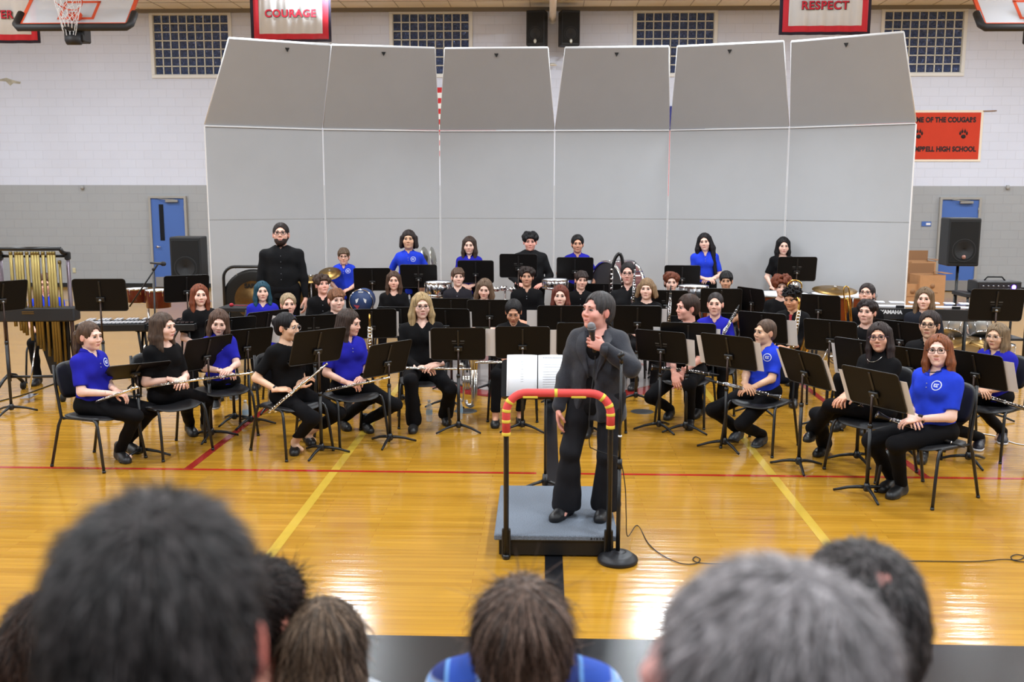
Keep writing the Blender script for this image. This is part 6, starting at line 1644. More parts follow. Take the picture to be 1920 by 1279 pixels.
along_px('clarinet', (1463, 746), (1352, 719), HY('p10', .04), HY('p10', .04)+.05, 'black clarinet held by the short-haired player in bright blue', 'clarinet', group=CG)
along_px('clarinet', (1598, 748), (1652, 790), HY('p11', -.05), HY('p11', -.05)+.25, 'black clarinet on the lap of the turtleneck player', 'clarinet', group=CG)
along_px('clarinet', (1643, 777), (1762, 822), HY('p12', .03)+.10, HY('p12', .03), 'black clarinet held by the ginger player at front right', 'clarinet', group=CG)
along_px('clarinet', (1822, 736), (1925, 768), HY('p13', .04), HY('p13', .04), 'black clarinet held by the player at far right', 'clarinet', group=CG)
along_px('clarinet', (1350, 640), (1368, 606), PEOPLE['p30']['root'].location.y-.35, PEOPLE['p30']['root'].location.y-.10, 'black clarinet of the shaven-headed player in blue', 'clarinet', group=CG)
along_px('clarinet', (1252, 640), (1255, 586), PEOPLE['p27']['root'].location.y-.35, PEOPLE['p27']['root'].location.y-.30, 'upright black clarinet beside the sandy blond player', 'clarinet', group=CG)
along_px('clarinet', (1186, 590), (1189, 528), PEOPLE['p26']['root'].location.y-.34, PEOPLE['p26']['root'].location.y-.22, 'black clarinet held upright by the player with glasses beside the bass drum', 'clarinet', group=CG)
def free_inst(kind, px, py, Y, label, cat, sc=1.0, rx=0, ry=0, rz=0, group=None):
    p = AT(px, py, Y); M = Matrix.Translation(p) @ rot('Z', rz) @ rot('Y', ry) @ rot('X', rx) @ Matrix.Scale(sc, 4); instrument(kind, M, label, cat, group)
Y32 = PEOPLE['p32']['root'].location.y
free_inst('sax', 1490, 622, Y32-.34, 'gold saxophone held by the player with red tie', 'saxophone', 1.0, ry=8, rz=20)
free_inst('horn', 1570, 662, G(1570, 800).y+.1, 'silver french horn behind the turtleneck player\'s stand', 'horn', 1.0, ry=-30, rz=10)
free_inst('trumpet', 1612, 660, G(1600, 790).y+.1, 'silver valved brass instrument beside the french horn', 'trumpet', .9, ry=80, rz=30)
free_inst('trombone', 1591, 590, PEOPLE['p33']['root'].location.y-.05, 'brass trombone slide upright beside the player in glasses looking up', 'trombone', .9, ry=-8)
free_inst('sax', 694, 652, PEOPLE['p5']['root'].location.y+.75, 'saxophone with silver keys behind the flutist in blue polo', 'saxophone', .9, rz=10)
free_inst('altosax', 505, 720, PEOPLE['p4']['root'].location.y+.5, 'silver saxophone low behind the flutist with clear glasses', 'saxophone', .8, rz=30)
free_inst('euph', 870, 716, PEOPLE['p6']['root'].location.y+.55, 'silver euphonium half hidden behind the blonde flutist\'s stand', 'euphonium', .9)
p = AT(1490, 537, PEOPLE['p31']['root'].location.y-.25); r = empty('mellophone', p, 0, 'brass instrument loop in front of the curly copper hair', 'brass instrument')
m = MB(); m.tube([(.085*math.cos(2*PI*i/24), 0, .075*math.sin(2*PI*i/24)) for i in range(24)], .009, 8, closed=True); m.build('loop', BRASS, r); m = MB(); m.lathe([(0, 0), (.035, .0), (.05, -.012), (.052, -.02)], 18, M=rot('X', 90)); m.build('bell', SIL, r)
m = MB(); m.tube([(-.03, .0, -.07), (-.06, -.02, -.20), (-.08, -.06, -.33)], .010, 8); m.build('tubing', BRASS, r)
# large looped low clarinet behind the player with glasses
Yc = PEOPLE['p26']['root'].location.y+.25; pa = AT(1153, 520, Yc)
r = empty('contrabass_clarinet', pa, 0, 'tall looped low clarinet beside the bass drum', 'clarinet')
m = MB(); m.tube(spline([(-.05, 0, -.55), (-.05, 0, 0), (-.01, 0, .22), (.05, 0, .30), (.09, 0, .22), (.10, 0, 0), (.10, 0, -.5)], 5), .022, 10); m.build('body_tube', EBON, r)
m = MB()
for i in range(10): m.lathe([(0, .01), (.018, .008), (.02, 0)], 10, M=tr(.10, -.024, .12-.06*i) @ rot('X', 90)); m.lathe([(0, .01), (.014, .008), (.016, 0)], 10, M=tr(-.045, -.024, .10-.06*i) @ rot('X', 90))
m.tube([(.12, -.01, .2), (.12, -.01, -.45)], .004, 6); m.tube([(-.03, -.015, .1), (-.03, -.015, -.5)], .004, 6); m.build('keys', CHR, r)
# red tie and necklaces
pp = PEOPLE['p32']; m = MB(); Nn = pp['N']; m.poly([(-.018, .01), (.018, .01), (.012, -.02), (.028, -.26), (0, -.30), (-.028, -.26), (-.012, -.02)], .006, M=tr(Nn[0], Nn[1]-.118, Nn[2]-.03) @ rot('X', -6)); m.build('tie', mat('tie_red', (150, 28, 40), .7), pp['root'])
for key, drop in (('p11', .055), ('p34', .16), ('p12', .015)):
    pp = PEOPLE[key]; Nn = pp['N']; 
    m = MB(); pts = []
    for i in range(13):
        a = PI*i/12; pts.append((Nn[0]-.066*math.cos(a), Nn[1]-.055-.060*math.sin(a)-.02*(drop > .1)*math.sin(a), Nn[2]+.015-drop*math.sin(a)))
    m.tube(pts, .0022 if key != 'p12' else .004, 6); m.build('necklace', SIL if key != 'p12' else RUB, pp['root'])
# wrist bands and watch
for key, sd, colr, nm in (('p4', -1, (22, 20, 22), 'wristband'), ('p12', 1, (26, 26, 30), 'wristwatch'), ('p3', -1, (24, 24, 26), 'wristband'), ('p2', -1, (24, 24, 26), 'wristband')):
    pp = PEOPLE[key]; Wp = Vector(pp['WR'][sd]); Ep = Vector(pp['EL'][sd]); u = (Wp-Ep).normalized()
    m = MB(); m.tube([Wp-u*.030, Wp-u*.014], .0315 if nm == 'wristwatch' else .0285, 14); 
    if nm == 'wristwatch': m.box(Wp-u*.022+Vector((0, -.012, .028)), (.032, .03, .012), bev=.004)
    m.build(nm, mat('band_%d' % colr[0], colr, .5), pp['root'])
# ------------------------------------------------------------------ percussion and equipment
# brass chimes at far left
g = G(62, 742); yc = g.y; xl = AT(8, 600, yc).x; xr = AT(128, 600, yc).x; W2 = (xr-xl)/2; xc_ = (xl+xr)/2
r = empty('tubular_chimes', (xc_, yc, 0), math.radians(6), 'tall brass tubular chimes on a wheeled black frame at far left', 'chimes')
PURP = mat('frame_mauve', (96, 84, 92), .35, .5)
zt1 = 1.66; zr2 = zt1-.085
for x in (-W2, W2):
    m = MB(); m.tube([(x, .06, .16), (x, .06, zr2)], .022, 12); m.build('upright', PURP, r)
    m = MB(); m.box((x, .06, zr2), (.055, .06, .09), bev=.01); m.tube([(x-.0, .06, zr2+.02), (x-.03*(1 if x > 0 else -1), .0, zr2+.04), (x-.035*(1 if x > 0 else -1), -.05, zt1)], .024, 8); m.build('corner_joint', BLK, r)
    m = MB(); m.tube([(x, -.34, .09), (x, -.10, .20), (x, .06, .24), (x, .22, .20), (x, .40, .09)], .020, 8); m.build('foot_arch', BLK, r)
    for y in (-.34, .40):
        m = MB(); m.tube([(x-.018, y, .045), (x+.018, y, .045)], .045, 14); m.build('caster_wheel', RUB, r)
m = MB(); m.tube([(-W2-.02, -.05, zt1), (W2-.03, -.05, zt1)], .022, 10); m.build('front_rail', BLK, r)
m = MB(); m.tube([(-W2, .06, zr2), (W2, .06, zr2)], .018, 10); m.build('rear_rail', BLK, r)
m = MB(); m.box((0, .02, .93), (2*W2+.16, .20, .155), bev=.012); bx_ = m.build('damper_box', PLAS, r)
m = MB(); m.box((-.05, -.084, .945), (.13, .003, .006)); m.box((-.05, -.084, .965), (.13, .003, .006)); m.build('maker_plate', BRASS, bx_)
m = MB(); m.tube([(-W2, .06, .21), (W2, .06, .21)], .016, 8); m.build('lower_rail', BLK, r)
m = MB(); m.add([(-.06, .05, .85), (W2-.03, .05, .85), (W2-.05, .05, .24), (.10, .05, .24)], [[0, 1, 2, 3]], 0, False); m.add([(-.06, .07, .85), (W2-.03, .07, .85), (W2-.05, .07, .24), (.10, .07, .24)], [[3, 2, 1, 0]], 0, False); m.build('backing_board', BLK, r)
CHB = mat('chime_brass', (138, 120, 72), .42, .85)
for i in range(18):
    x = -W2+.16+(2*W2-.24)*i/17; fr = i % 2 == 0 or i in (3, 9, 15); y = -.045 if fr else .03
    top_ = zt1-.03 if fr else zr2-.05; bot_ = .80-.50*(i/17)**1.1+(0 if fr else .04)
    m = MB(); m.tube([(x, y, top_), (x, y, bot_)], .0185 if fr else .0165, 12); m.tube([(x, y, top_), (x, y, top_-.035)], .0195, 12); m.build('chime_tube', CHB, r)
m = MB(); m.tube([(-.02, -.25, .13), (.0, -.05, .62)], .010, 6); m.box((-.02, -.28, .05), (.10, .26, .018), bev=.004); m.build('damper_pedal', CHR, r)

def keyboard_perc(px, py, z, wd, rz, label, barcol, nb=16, mallets=False, D=.42):
    p = G(px, py, z); r = empty('bell_table', (p.x, p.y, 0), math.radians(rz), label, 'mallet instrument')
    m = MB(); m.box((0, -D/2, z-.05), (wd, .025, .075), bev=.004); m.box((0, D/2, z-.05), (wd*.8, .025, .075), bev=.004); m.box((-wd/2, 0, z-.05), (.025, D, .075), bev=.004); m.box((wd/2, 0, z-.05), (.025, D*.8, .075), bev=.004); m.box((0, 0, z-.075), (wd-.02, D-.03, .02)); m.build('frame', BLK, r)
    bm = mat('bar_%d' % barcol[0], barcol, .3, .5)
    for i in range(nb):
        x = -wd/2+.04+(wd-.08)*i/(nb-1); L = .20-.07*i/nb
        m = MB(); m.box((x, -.09, z-.003), ((wd-.08)/nb*.82, L, .012), bev=.002); m.build('bar', bm, r)
        if i % 7 not in (2, 6) and i < nb-1:
            m = MB(); m.box((x+(wd-.08)/nb/2, .09, z+.010), ((wd-.08)/nb*.78, L*.85, .012), bev=.002); m.build('bar', bm, r)
    for sx in (-1, 1):
        m = MB(); m.tube([(sx*wd*.38, -.15, z-.09), (sx*wd*.38, .15, .03)], .014, 8); m.build('leg', BLK, r)
        m = MB(); m.tube([(sx*wd*.36, .15, z-.09), (sx*wd*.36, -.15, .03)], .014, 8); m.build('leg', BLK, r)
    m = MB(); m.tube([(-wd*.38, -.15, .03), (wd*.38, -.15, .03)], .013, 8); m.build('floor_bar', BLK, r)
    return r
keyboard_perc(216, 602, .86, .72, 10, 'orchestra bells with silver bars on black stand, behind the ponytailed flutist', (206, 206, 210))
keyboard_perc(316, 602, .84, .62, 12, 'black framed xylophone behind the ginger-haired player', (58, 44, 42), 12)
# concert toms
def tom_pair():
    p = AT(297, 560, 12.0); r = empty('concert_toms', (p.x, p.y, 0), 0, 'pair of dark red concert toms with white heads on a chrome stand', 'drums')
    DR = mat('tom_mahogany', (92, 34, 22), .25, noise=.1)
    for dx, dy, R_, D_, z in ((0, 0, .148, .22, p.z), (-.31, .10, .125, .17, p.z+.03)):
        M = tr(dx, dy, z)
        m = MB(); m.lathe([(R_*.97, -D_/2), (R_, -D_/2+.004), (R_, D_/2)], 30, M=M); o = m.build('drum_shell', DR, r)
        m = MB(); m.lathe([(0, D_/2+.004), (R_, D_/2+.002)], 30, M=M); m.build('drumhead', mat('drumhead_232', (232, 232, 234), .5), o)
        m = MB(); m.lathe([(R_*.99, D_/2-.014), (R_*1.05, D_/2-.012), (R_*1.05, D_/2+.008), (R_*.99, D_/2+.008)], 30, M=M)
        for i in range(6): a = PI*2*i/6+.2; m.tube([(dx+R_*1.04*math.cos(a), dy+R_*1.04*math.sin(a), z+D_/2-.07), (dx+R_*1.04*math.cos(a), dy+R_*1.04*math.sin(a), z+D_/2+.01)], .004, 6)
        m.build('hoop', CHR, o)
    m = MB(); m.tube([(-.16, .06, .25), (-.16, .06, p.z-.02)], .013, 8); m.tube([(-.34, .10, p.z-.06), (.0, .0, p.z-.06)], .010, 8); m.build('pole', CHR, r)
    for k_ in range(3):
        a = math.radians(90+120*k_); m = MB(); m.tube([(-.16, .06, .45), (-.16+.3*math.cos(a), .06+.3*math.sin(a), .015)], .010, 7); m.build('leg', CHR, r)
tom_pair()
# boom microphone on the left
yb = 11.2; p = AT(290, 640, yb); r = empty('boom_microphone_stand', (p.x, yb, 0), 0, 'black boom stand with microphone in front of the left blue door', 'microphone stand')
pm = AT(288, 505, yb); bt = AT(296, 496, yb); lo2 = AT(243, 575, yb); q = lambda v: Vector((v.x-p.x, 0, v.z))
m = MB(); m.tube([(0, 0, .05), (q(pm).x, 0, q(pm).z)], .011, 10); m.build('pole', BLK, r)
m = MB(); m.tube([q(lo2), q(bt)], .0095, 8); m.ball(q(pm), .022, n=10); m.build('boom_arm', BLK, r); legs3(r, .30, .32, .010, BLK)
mm = empty('microphone', (0, 0, 0), 0, 'dark microphone on the tip of the boom stand at left', 'microphone'); a_ = AT(284, 493, yb-.02); b_ = AT(311, 495, yb-.05)
mm.matrix_world = align(b_+(a_-b_).normalized()*.198, b_); mic_mesh(mm, Matrix.Identity(4), (44, 44, 48))
# loudspeakers on the floor stands
def pole_speaker(pxc, pyc, w_px, Y, lab, dot):
    p = AT(pxc, pyc, Y); r = empty('pole_loudspeaker', (p.x, Y, 0), math.radians(4 if pxc < 900 else -4), lab, 'speaker', 'loudspeakers on poles')
    hh_ = .62; speaker_box(r, w_px*Y/F_PX*1.0, .36, hh_, p.z-hh_/2)
    if dot: m = MB(); m.ball((0, -.20, p.z-.19), (.028, .012, .028), n=10); m.build('badge', mat('badge_red_silver', (176, 130, 120), .3, .5), r)
    m = MB(); m.tube([(0, 0, .35), (0, 0, p.z-hh_/2)], .019, 10); m.tube([(0, 0, .1), (0, 0, .8)], .024, 10); m.build('pole', BLK, r); legs3(r, .75, .42, .014, BLK)
pole_speaker(355, 486, 57, 13.2, 'black loudspeaker in front of the left blue door', False)
pole_speaker(1799, 453, 56, 13.0, 'black loudspeaker on a pole in front of the right blue door', True)
# gong and frame
yg = 13.95; pc = AT(476, 562, yg); r = empty('gong', (pc.x, yg, 0), math.radians(8), 'large bronze gong with dark rim hanging in a black tube frame', 'gong')
Rg = .44; zg = pc.z
m = MB(); m.lathe([(0, .018), (.11, .016), (.125, .004), (Rg*.62, .0), (Rg*.63, .001)], 48, M=tr(0, 0, zg) @ rot('X', 90)); m.build('bronze_centre', mat('gong_bronze', (122, 94, 58), .4, .9, noise=.25, nscale=7), r)
m = MB(); m.lathe([(Rg*.62, .001), (Rg*.9, .0), (Rg, -.01), (Rg, -.05), (Rg*.96, -.05)], 48, M=tr(0, 0, zg) @ rot('X', 90)); m.build('dark_rim', mat('gong_dark', (40, 38, 36), .45, .6), r)
text('SABIAN', .085, BLK, r, tr(.02, -.022, zg+.20) @ rot('X', 90), off=.004, extr=.0005)
fx = AT(422, 540, yg).x-pc.x; fz = AT(470, 500, yg).z
fr_ = [(fx, 0, .1)]; 
for i in range(7): a = PI-(PI/2)*i/6; fr_.append((fx+.16+.16*math.cos(a), 0, fz-.16+.16*math.sin(a)))
for i in range(7): a = PI/2-(PI/2)*i/6; fr_.append((-fx-.16+.16*math.cos(a), 0, fz-.16+.16*math.sin(a)))
fr_.append((-fx, 0, .1)); m = MB(); m.tube(fr_, .022, 10); m.build('frame', BLK, r)
for x in (fx, -fx): m = MB(); m.tube([(x, -.2, .03), (x, .2, .03)], .022, 8); m.tube([(x, 0, .1), (x, 0, .03)], .022, 8); m.build('foot', BLK, r)
for x in (-.25, .25): m = MB(); m.tube([(x, 0, fz), (x*.9, .01, zg+math.sqrt(Rg*Rg-.05)-.04)], .004, 6); m.build('cord', mat('cord_white', (200, 200, 200), .8), r)
# bass drum pad table in front of the gong with red mallet
p = AT(455, 578, 12.6); r = empty('percussion_table', (p.x, 12.6, 0), 0, 'black percussion table with a red ball mallet in front of the gong', 'table')
m = MB(); m.box((0, 0, p.z), (.52, .40, .06), bev=.008); m.build('table_top', PLAS, r)
for sx in (-1, 1):
    for sy in (-1, 1): m = MB(); m.tube([(sx*.22, sy*.16, p.z-.02), (sx*.24, sy*.18, .0)], .013, 8); m.build('leg', BLK, r)
q_ = AT(434, 573, 12.5); m = MB(); m.ball((q_.x, 12.5, p.z+.055), (.030, .030, .024), n=12); m.tube([(q_.x, 12.5, p.z+.05), (q_.x+.25, 12.55, p.z+.04)], .005, 6); o = m.build('mallet', mat('mallet_red', (170, 30, 44), .7)); tag(o, 'red ball mallet lying on the black percussion table', 'mallet')
# hand cymbals and suspended cymbals
def cyl_cymbal(px, py, Y, R_, rz, ry, rx, lab, kind='hand_cymbal', mt=None):
    p = AT(px, py, Y); r = empty(kind, (0, 0, 0), 0, lab, 'cymbal'); r.matrix_world = Matrix.Translation(p) @ rot('Z', rz) @ rot('Y', ry) @ rot('X', rx)
    m = MB(); m.lathe(cymbal_mesh(R_), 32); m.build('cymbal', mt or CYMB, r); return r, p
DCY = mat('cymbal_dark', (118, 94, 52), .42, .9, noise=.15, nscale=6)
for px, ang, lb in ((528, -14, 'left'), (556, 14, 'right')):
    r, p = cyl_cymbal(px, 548, 12.9, .20, ang*3.8, 0, 86, 'dark bronze cymbal of the upright pair by the bearded player, %s one' % lb, 'crash_cymbal', DCY)
p = AT(542, 560, 12.95); r = empty('cymbal_rack', (p.x, 12.95, 0), 0, 'black rack holding the two upright dark cymbals', 'rack')
m = MB(); m.tube([(0, 0, .1), (0, 0, p.z-.12)], .015, 8); m.box((0, 0, p.z-.14), (.42, .10, .03), bev=.004); m.build('rack_top', BLK, r); legs3(r, .4, .26, .011, BLK)
cymbal_on_stand(G(583, 522, 1.0)*1.0, 1.00, .215, 'bright bronze suspended cymbal behind the curly-haired player', 12)
CG_ = mat('cymbal_grey', (120, 112, 92), .4, .9)
p = AT(618, 512, 14.4); cymbal_on_stand(p, p.z, .17, 'small greyish cymbal beside the short standing drummer', 30)
for px, rzz, lb in ((799, 76, 'left'), (814, 82, 'right')):
    r, p = cyl_cymbal(px, 484, 14.4, .17, rzz, 0, 80, 'silvery cymbal standing upright in the cradle, %s one' % lb, 'crash_cymbal', mat('cymbal_silvery', (170, 168, 160), .3, .9))
p = AT(806, 500, 14.4); r = empty('cymbal_cradle', (p.x, 14.4, 0), 0, 'chrome cradle stand holding two upright silvery cymbals', 'rack'); m = MB(); m.tube([(0, 0, .1), (0, 0, p.z-.05)], .013, 8); m.tube([(-.10, 0, p.z+.06), (-.06, 0, p.z-.06), (.06, 0, p.z-.06), (.10, 0, p.z+.06)], .008, 6); m.build('cradle', CHR, r); legs3(r, .4, .25, .010)
# snares
def snare(px, py, Y, R_, D_, lab, shell=CHR):
    p = AT(px, py, Y); o = drum('snare_drum', (p.x, Y, p.z), R_, D_, shell, lab, group='snare drums', lugs=8)
    m = MB(); m.tube([(0, 0, -p.z+.1), (0, 0, -D_/2-.03)], .012, 8); m.build('stand_pole', CHR, o)
    for k_ in range(3):
        a = math.radians(90+120*k_); m = MB(); m.tube([(0, 0, -D_/2-.04), (R_*.9*math.cos(a), R_*.9*math.sin(a), -D_/2-.01)], .007, 6); m.tube([(0, 0, -p.z+.35), (.26*math.cos(a), .26*math.sin(a), -p.z+.015)], .009, 6); m.build('stand_leg', CHR, o)
snare(822, 541, 13.3, .18, .17, 'snare drum with white head below the chin-length-haired standing player')
snare(1041, 532, 13.6, .175, .11, 'shallow chrome snare drum beside the puffy-haired player')
snare(1300, 548, 12.9, .19, .16, 'snare drum with white head behind the curly ginger player', mat('snare_steel', (150, 150, 154), .25, .9))
p = AT(947, 541, 13.2); r = empty('percussion_cradle', (p.x, 13.2, 0), 0, 'small chrome percussion cluster between the standing players', 'percussion')
m = MB(); m.tube([(0, 0, .1), (0, 0, p.z)], .012, 8); m.tube([(-.14, 0, p.z-.02), (.14, 0, p.z-.02)], .010, 8); m.build('pole', CHR, r)
for i, x in enumerate((-.12, -.02, .10)): m = MB(); m.lathe([(0, .02), (.045, .015), (.05, -.02), (.03, -.04), (0, -.04)], 14, M=tr(x, 0, p.z+.015*(i % 2))); m.build('jingle_cup', CHR, r)
legs3(r, .4, .25, .009)
# blue drum case with white crescents
p = AT(680, 563, 13.0); r = empty('round_drum_case', p, 0, 'round blue drum with white crescent marks and red patch, beside the brown-haired player', 'drum'); Rb = .155
m = MB(); m.lathe([(0, .12), (Rb, .12), (Rb, -.12), (0, -.12)], 32, M=rot('X', 90)); m.build('shell', mat('case_blue', (44, 66, 112), .5, noise=.15, nscale=12), r)
m = MB()
for sx in (-1, 1): m.poly([(sx*.03, .04), (sx*.075, .02), (sx*.065, -.03), (sx*.045, -.01)], .003, M=tr(.0, -.125, 0))
m.poly([(-.035, .13), (.035, .13), (.03, .115), (-.03, .115)], .003, M=tr(0, -.125, 0)); m.build('white_mark', WHT, r)
m = MB(); m.poly([(-.10, -.05), (-.02, -.06), (-.05, -.11)], .003, M=tr(0, -.125, 0)); m.build('red_mark', mat('mark_red', (150, 50, 60), .6), r)
m = MB(); m.lathe([(Rb*.98, .125), (Rb*1.04, .12), (Rb*1.04, .10), (Rb, .10)], 32, M=rot('X', 90)); m.build('hoop', CHR, r)
m = MB(); m.tube([(0, .02, -p.z+.08), (0, .02, -Rb)], .015, 8); m.build('stand_pole', CHR, r)
m = MB(); m.tube([(-.2, .02, -p.z+.02), (0, .02, -p.z+.10), (.2, .02, -p.z+.02)], .012, 8); m.build('stand_base', CHR, r)
# concert bass drum
p = AT(1158, 536, 14.3); r = empty('concert_bass_drum', (p.x, 14.3, 0), math.radians(34), 'concert bass drum with wine red shell and chrome hoops behind the conductor', 'drum'); Rb = .36; zb_ = p.z
MW = mat('wine_shell', (112, 70, 72), .22, .3, coat=.6)
Mx = tr(0, 0, zb_) @ rot('Y', 90)
m = MB(); m.lathe([(Rb, -.20), (Rb, .20)], 44, M=Mx); m.build('shell', MW, r)
for sx in (-1, 1):
    m = MB(); m.lathe([(0, sx*.205), (Rb*.98, sx*.20)], 44, M=Mx); m.build('drumhead', mat('bass_head_dark', (52, 50, 50), .6) if sx < 0 else mat('drumhead_232', (232, 232, 234), .5), r)
    m = MB(); m.lathe([(Rb*.98, sx*.215), (Rb*1.05, sx*.215), (Rb*1.05, sx*.175), (Rb*1.0, sx*.175)], 44, M=Mx); m.build('hoop', CHR, r)
for i in range(10):
    a = 2*PI*i/10; y, z = Rb*1.06*math.cos(a), Rb*1.06*math.sin(a); m = MB(); m.tube([(-.21, y, zb_+z), (.21, y, zb_+z)], .007, 6); m.build('tension_rod', CHR, r)
for sx in (-1, 1): m = MB(); m.tube([(sx*.15, -.3, 0.02), (sx*.15, -.2, zb_-.28), (sx*.15, .2, zb_-.28), (sx*.15, .3, .02)], .018, 8); m.build('cradle_leg', BLK, r)
# timpani
COP = mat('timpani_copper', (128, 62, 32), .34, .5, noise=.12, nscale=5)
for k_, (px, py, Rt, lb) in enumerate(((1352, 549, .36, 'leftmost, mostly hidden'), (1456, 548, .40, 'middle one, below the rightmost standing player'), (1572, 549, .44, 'rightmost, below the suspended cymbal'))):
    g = G(px, py, .86); r = empty('timpani', (g.x, g.y-.22, 0), 0, 'copper timpani with white head, ' + lb, 'timpani', 'copper timpani')
    m = MB(); m.lathe([(Rt, .84), (Rt*.99, .70), (Rt*.93, .55), (Rt*.75, .42), (Rt*.45, .33), (0, .31)], 44); m.build('bowl', COP, r)
    m = MB(); m.lathe([(0, .868), (Rt*.98, .866), (Rt*1.0, .855)], 44); m.build('drumhead', mat('timpani_head', (232, 232, 236), .5), r)
    m = MB(); m.lathe([(Rt*.985, .872), (Rt*1.045, .870), (Rt*1.05, .842), (Rt*1.0, .838)], 44)
    for i in range(8): a = 2*PI*i/8; m.tube([(Rt*1.05*math.cos(a), Rt*1.05*math.sin(a), .87), (Rt*1.05*math.cos(a), Rt*1.05*math.sin(a), .72)], .010, 6)
    m.build('hoop', mat('hoop_steel', (160, 160, 162), .3, .9), r)
    for i in range(4): a = 2*PI*i/4+.4; m = MB(); m.tube([(Rt*1.03*math.cos(a), Rt*1.03*math.sin(a), .78), (Rt*.9*math.cos(a), Rt*.9*math.sin(a), .40), (Rt*.6*math.cos(a), Rt*.6*math.sin(a), .06)], .016, 8); m.build('strut', BLK, r)
p = AT(1565, 543, 12.4); cymbal_on_stand((p.x, 12.4, 0), p.z, .275, 'large bronze suspended cymbal in front of the timpani', 8)
# electronic keyboard with two tiers
p = G(1732, 581, .97); r = empty('mallet_keyboard', (p.x, p.y, 0), math.radians(-9), 'long keyboard instrument with white bars and black front rail lettered YAMAHA', 'keyboard')
wk = AT(1822, 575, p.y).x-AT(1642, 575, p.y).x; zk = .97
m = MB(); m.box((0, -.12, zk-.04), (wk, .03, .13), bev=.005); m.box((0, .14, zk-.05), (wk, .30, .04), bev=.004); fr2 = m.build('front_rail', PLAS, r)
KW = mat('key_white', (220, 220, 226), .35)
for row_, (y, z, n, wd_) in enumerate(((.0, zk+.035, 19, .055), (.14, zk+.065, 19, .052))):
    for i in range(n):
        if row_ == 1 and i % 7 in (2, 6): continue
        x = -wk/2+.05+(wk-.10)*i/(n-1)
        m = MB(); m.box((x, y, z), (wd_, .13 if row_ == 0 else .11, .014), bev=.003); m.build('bar', KW, r)
for i in (4, 9, 15): m = MB(); m.box((-wk/2+.05+(wk-.10)*i/18, -.075, zk+.035), (.09, .02, .035), bev=.003); m.build('clip', BLK, r)
text('YAMAHA', .056, mat('print_white', (220, 220, 222), .6), fr2, tr((r.matrix_world.inverted() @ AT(1669, 583, p.y)).x, -.1365, zk-.02) @ rot('X', 90), off=.003, extr=.0006)
for sx in (-1, 1): m = MB(); m.tube([(sx*wk*.42, .0, zk-.08), (sx*wk*.42, .0, .05)], .02, 8); m.build('upright', BLK, r); m = MB(); m.tube([(sx*wk*.42, -.25, .04), (sx*wk*.42, .25, .04)], .02, 8); m.build('foot', BLK, r)
p2 = G(1672, 598, .84); r = empty('digital_piano', (p2.x, p2.y-.02, 0), math.radians(-12), 'black digital piano with white and black keys below the lettered keyboard', 'keyboard')
m = MB(); m.box((0, .08, .82), (.95, .30, .09), bev=.01); m.build('case', PLAS, r)
m = MB()
for i in range(28): m.box((-.44+.0325*i, -.10, .865), (.0305, .17, .018), bev=.002)
m.build('white_keys', KW, r)
m = MB()
for i in range(27):
    if i % 7 not in (2, 6): m.box((-.424+.0325*i, -.06, .882), (.016, .10, .016), bev=.002)
m.build('black_keys', EBON, r)
for sx in (-1, 1): m = MB(); m.tube([(sx*.36, -.15, .03), (sx*.36, .2, .78)], .016, 8); m.build('leg', BLK, r); m = MB(); m.tube([(sx*.34, .2, .03), (sx*.34, -.08, .78)], .016, 8); m.build('leg', BLK, r)
# drum kit
gk = G(1800, 700); r = empty('drum_kit', (gk.x, gk.y, 0), math.radians(-15), 'silver drum kit with two mounted toms and bronze cymbals at right', 'drum kit'); Mi = r.matrix_world.inverted()
SD = mat('kit_silver', (186, 184, 180), .28, .55, noise=.08, nscale=20)
def kdrum(px, py, Y, R_, D_, rx, ry, nm):
    p = Mi @ AT(px, py, Y); M = Matrix.Translation(p) @ rot('Y', ry) @ rot('X', rx)
    m = MB(); m.lathe([(R_, -D_/2), (R_, D_/2)], 30, M=M); m.lathe([(0, -D_/2), (R_, -D_/2)], 30, M=M); o = m.build(nm, SD, r)
    m = MB(); m.lathe([(0, D_/2+.003), (R_, D_/2)], 30, M=M); m.build('drumhead', mat('drumhead_232', (232, 232, 234), .5), o)
    m = MB()
    for z in (-D_/2, D_/2): m.lathe([(R_, z-.012), (R_*1.05, z-.010), (R_*1.05, z+.010), (R_*.98, z+.010)], 30, M=M)
    for i in range(6): a = 2*PI*i/6; m.tube([M @ Vector((R_*1.04*math.cos(a), R_*1.04*math.sin(a), -D_/2)), M @ Vector((R_*1.04*math.cos(a), R_*1.04*math.sin(a), D_/2))], .005, 6)
    m.build('hoops', CHR, o)
kdrum(1786, 611, gk.y, .135, .20, -28, 14, 'tom'); kdrum(1838, 614, gk.y+.1, .135, .20, -28, -10, 'tom'); kdrum(1808, 668, gk.y, .26, .36, 90, 0, 'bass_drum'); kdrum(1870, 668, gk.y-.1, .19, .30, 0, 0, 'floor_tom')
for px, py, R_, t in ((1788, 641, .20, -14), (1838, 641, .22, 12)):
    p = Mi @ AT(px, py, gk.y-.28); m = MB(); m.lathe(cymbal_mesh(R_), 30, M=Matrix.Translation(p) @ rot('X', 10) @ rot('Y', t)); m.build('cymbal', CYMB, r)
    m = MB(); m.tube([(p.x, p.y, 0.05), (p.x, p.y, p.z+.05)], .010, 8); m.build('cymbal_stand', CHR, r)
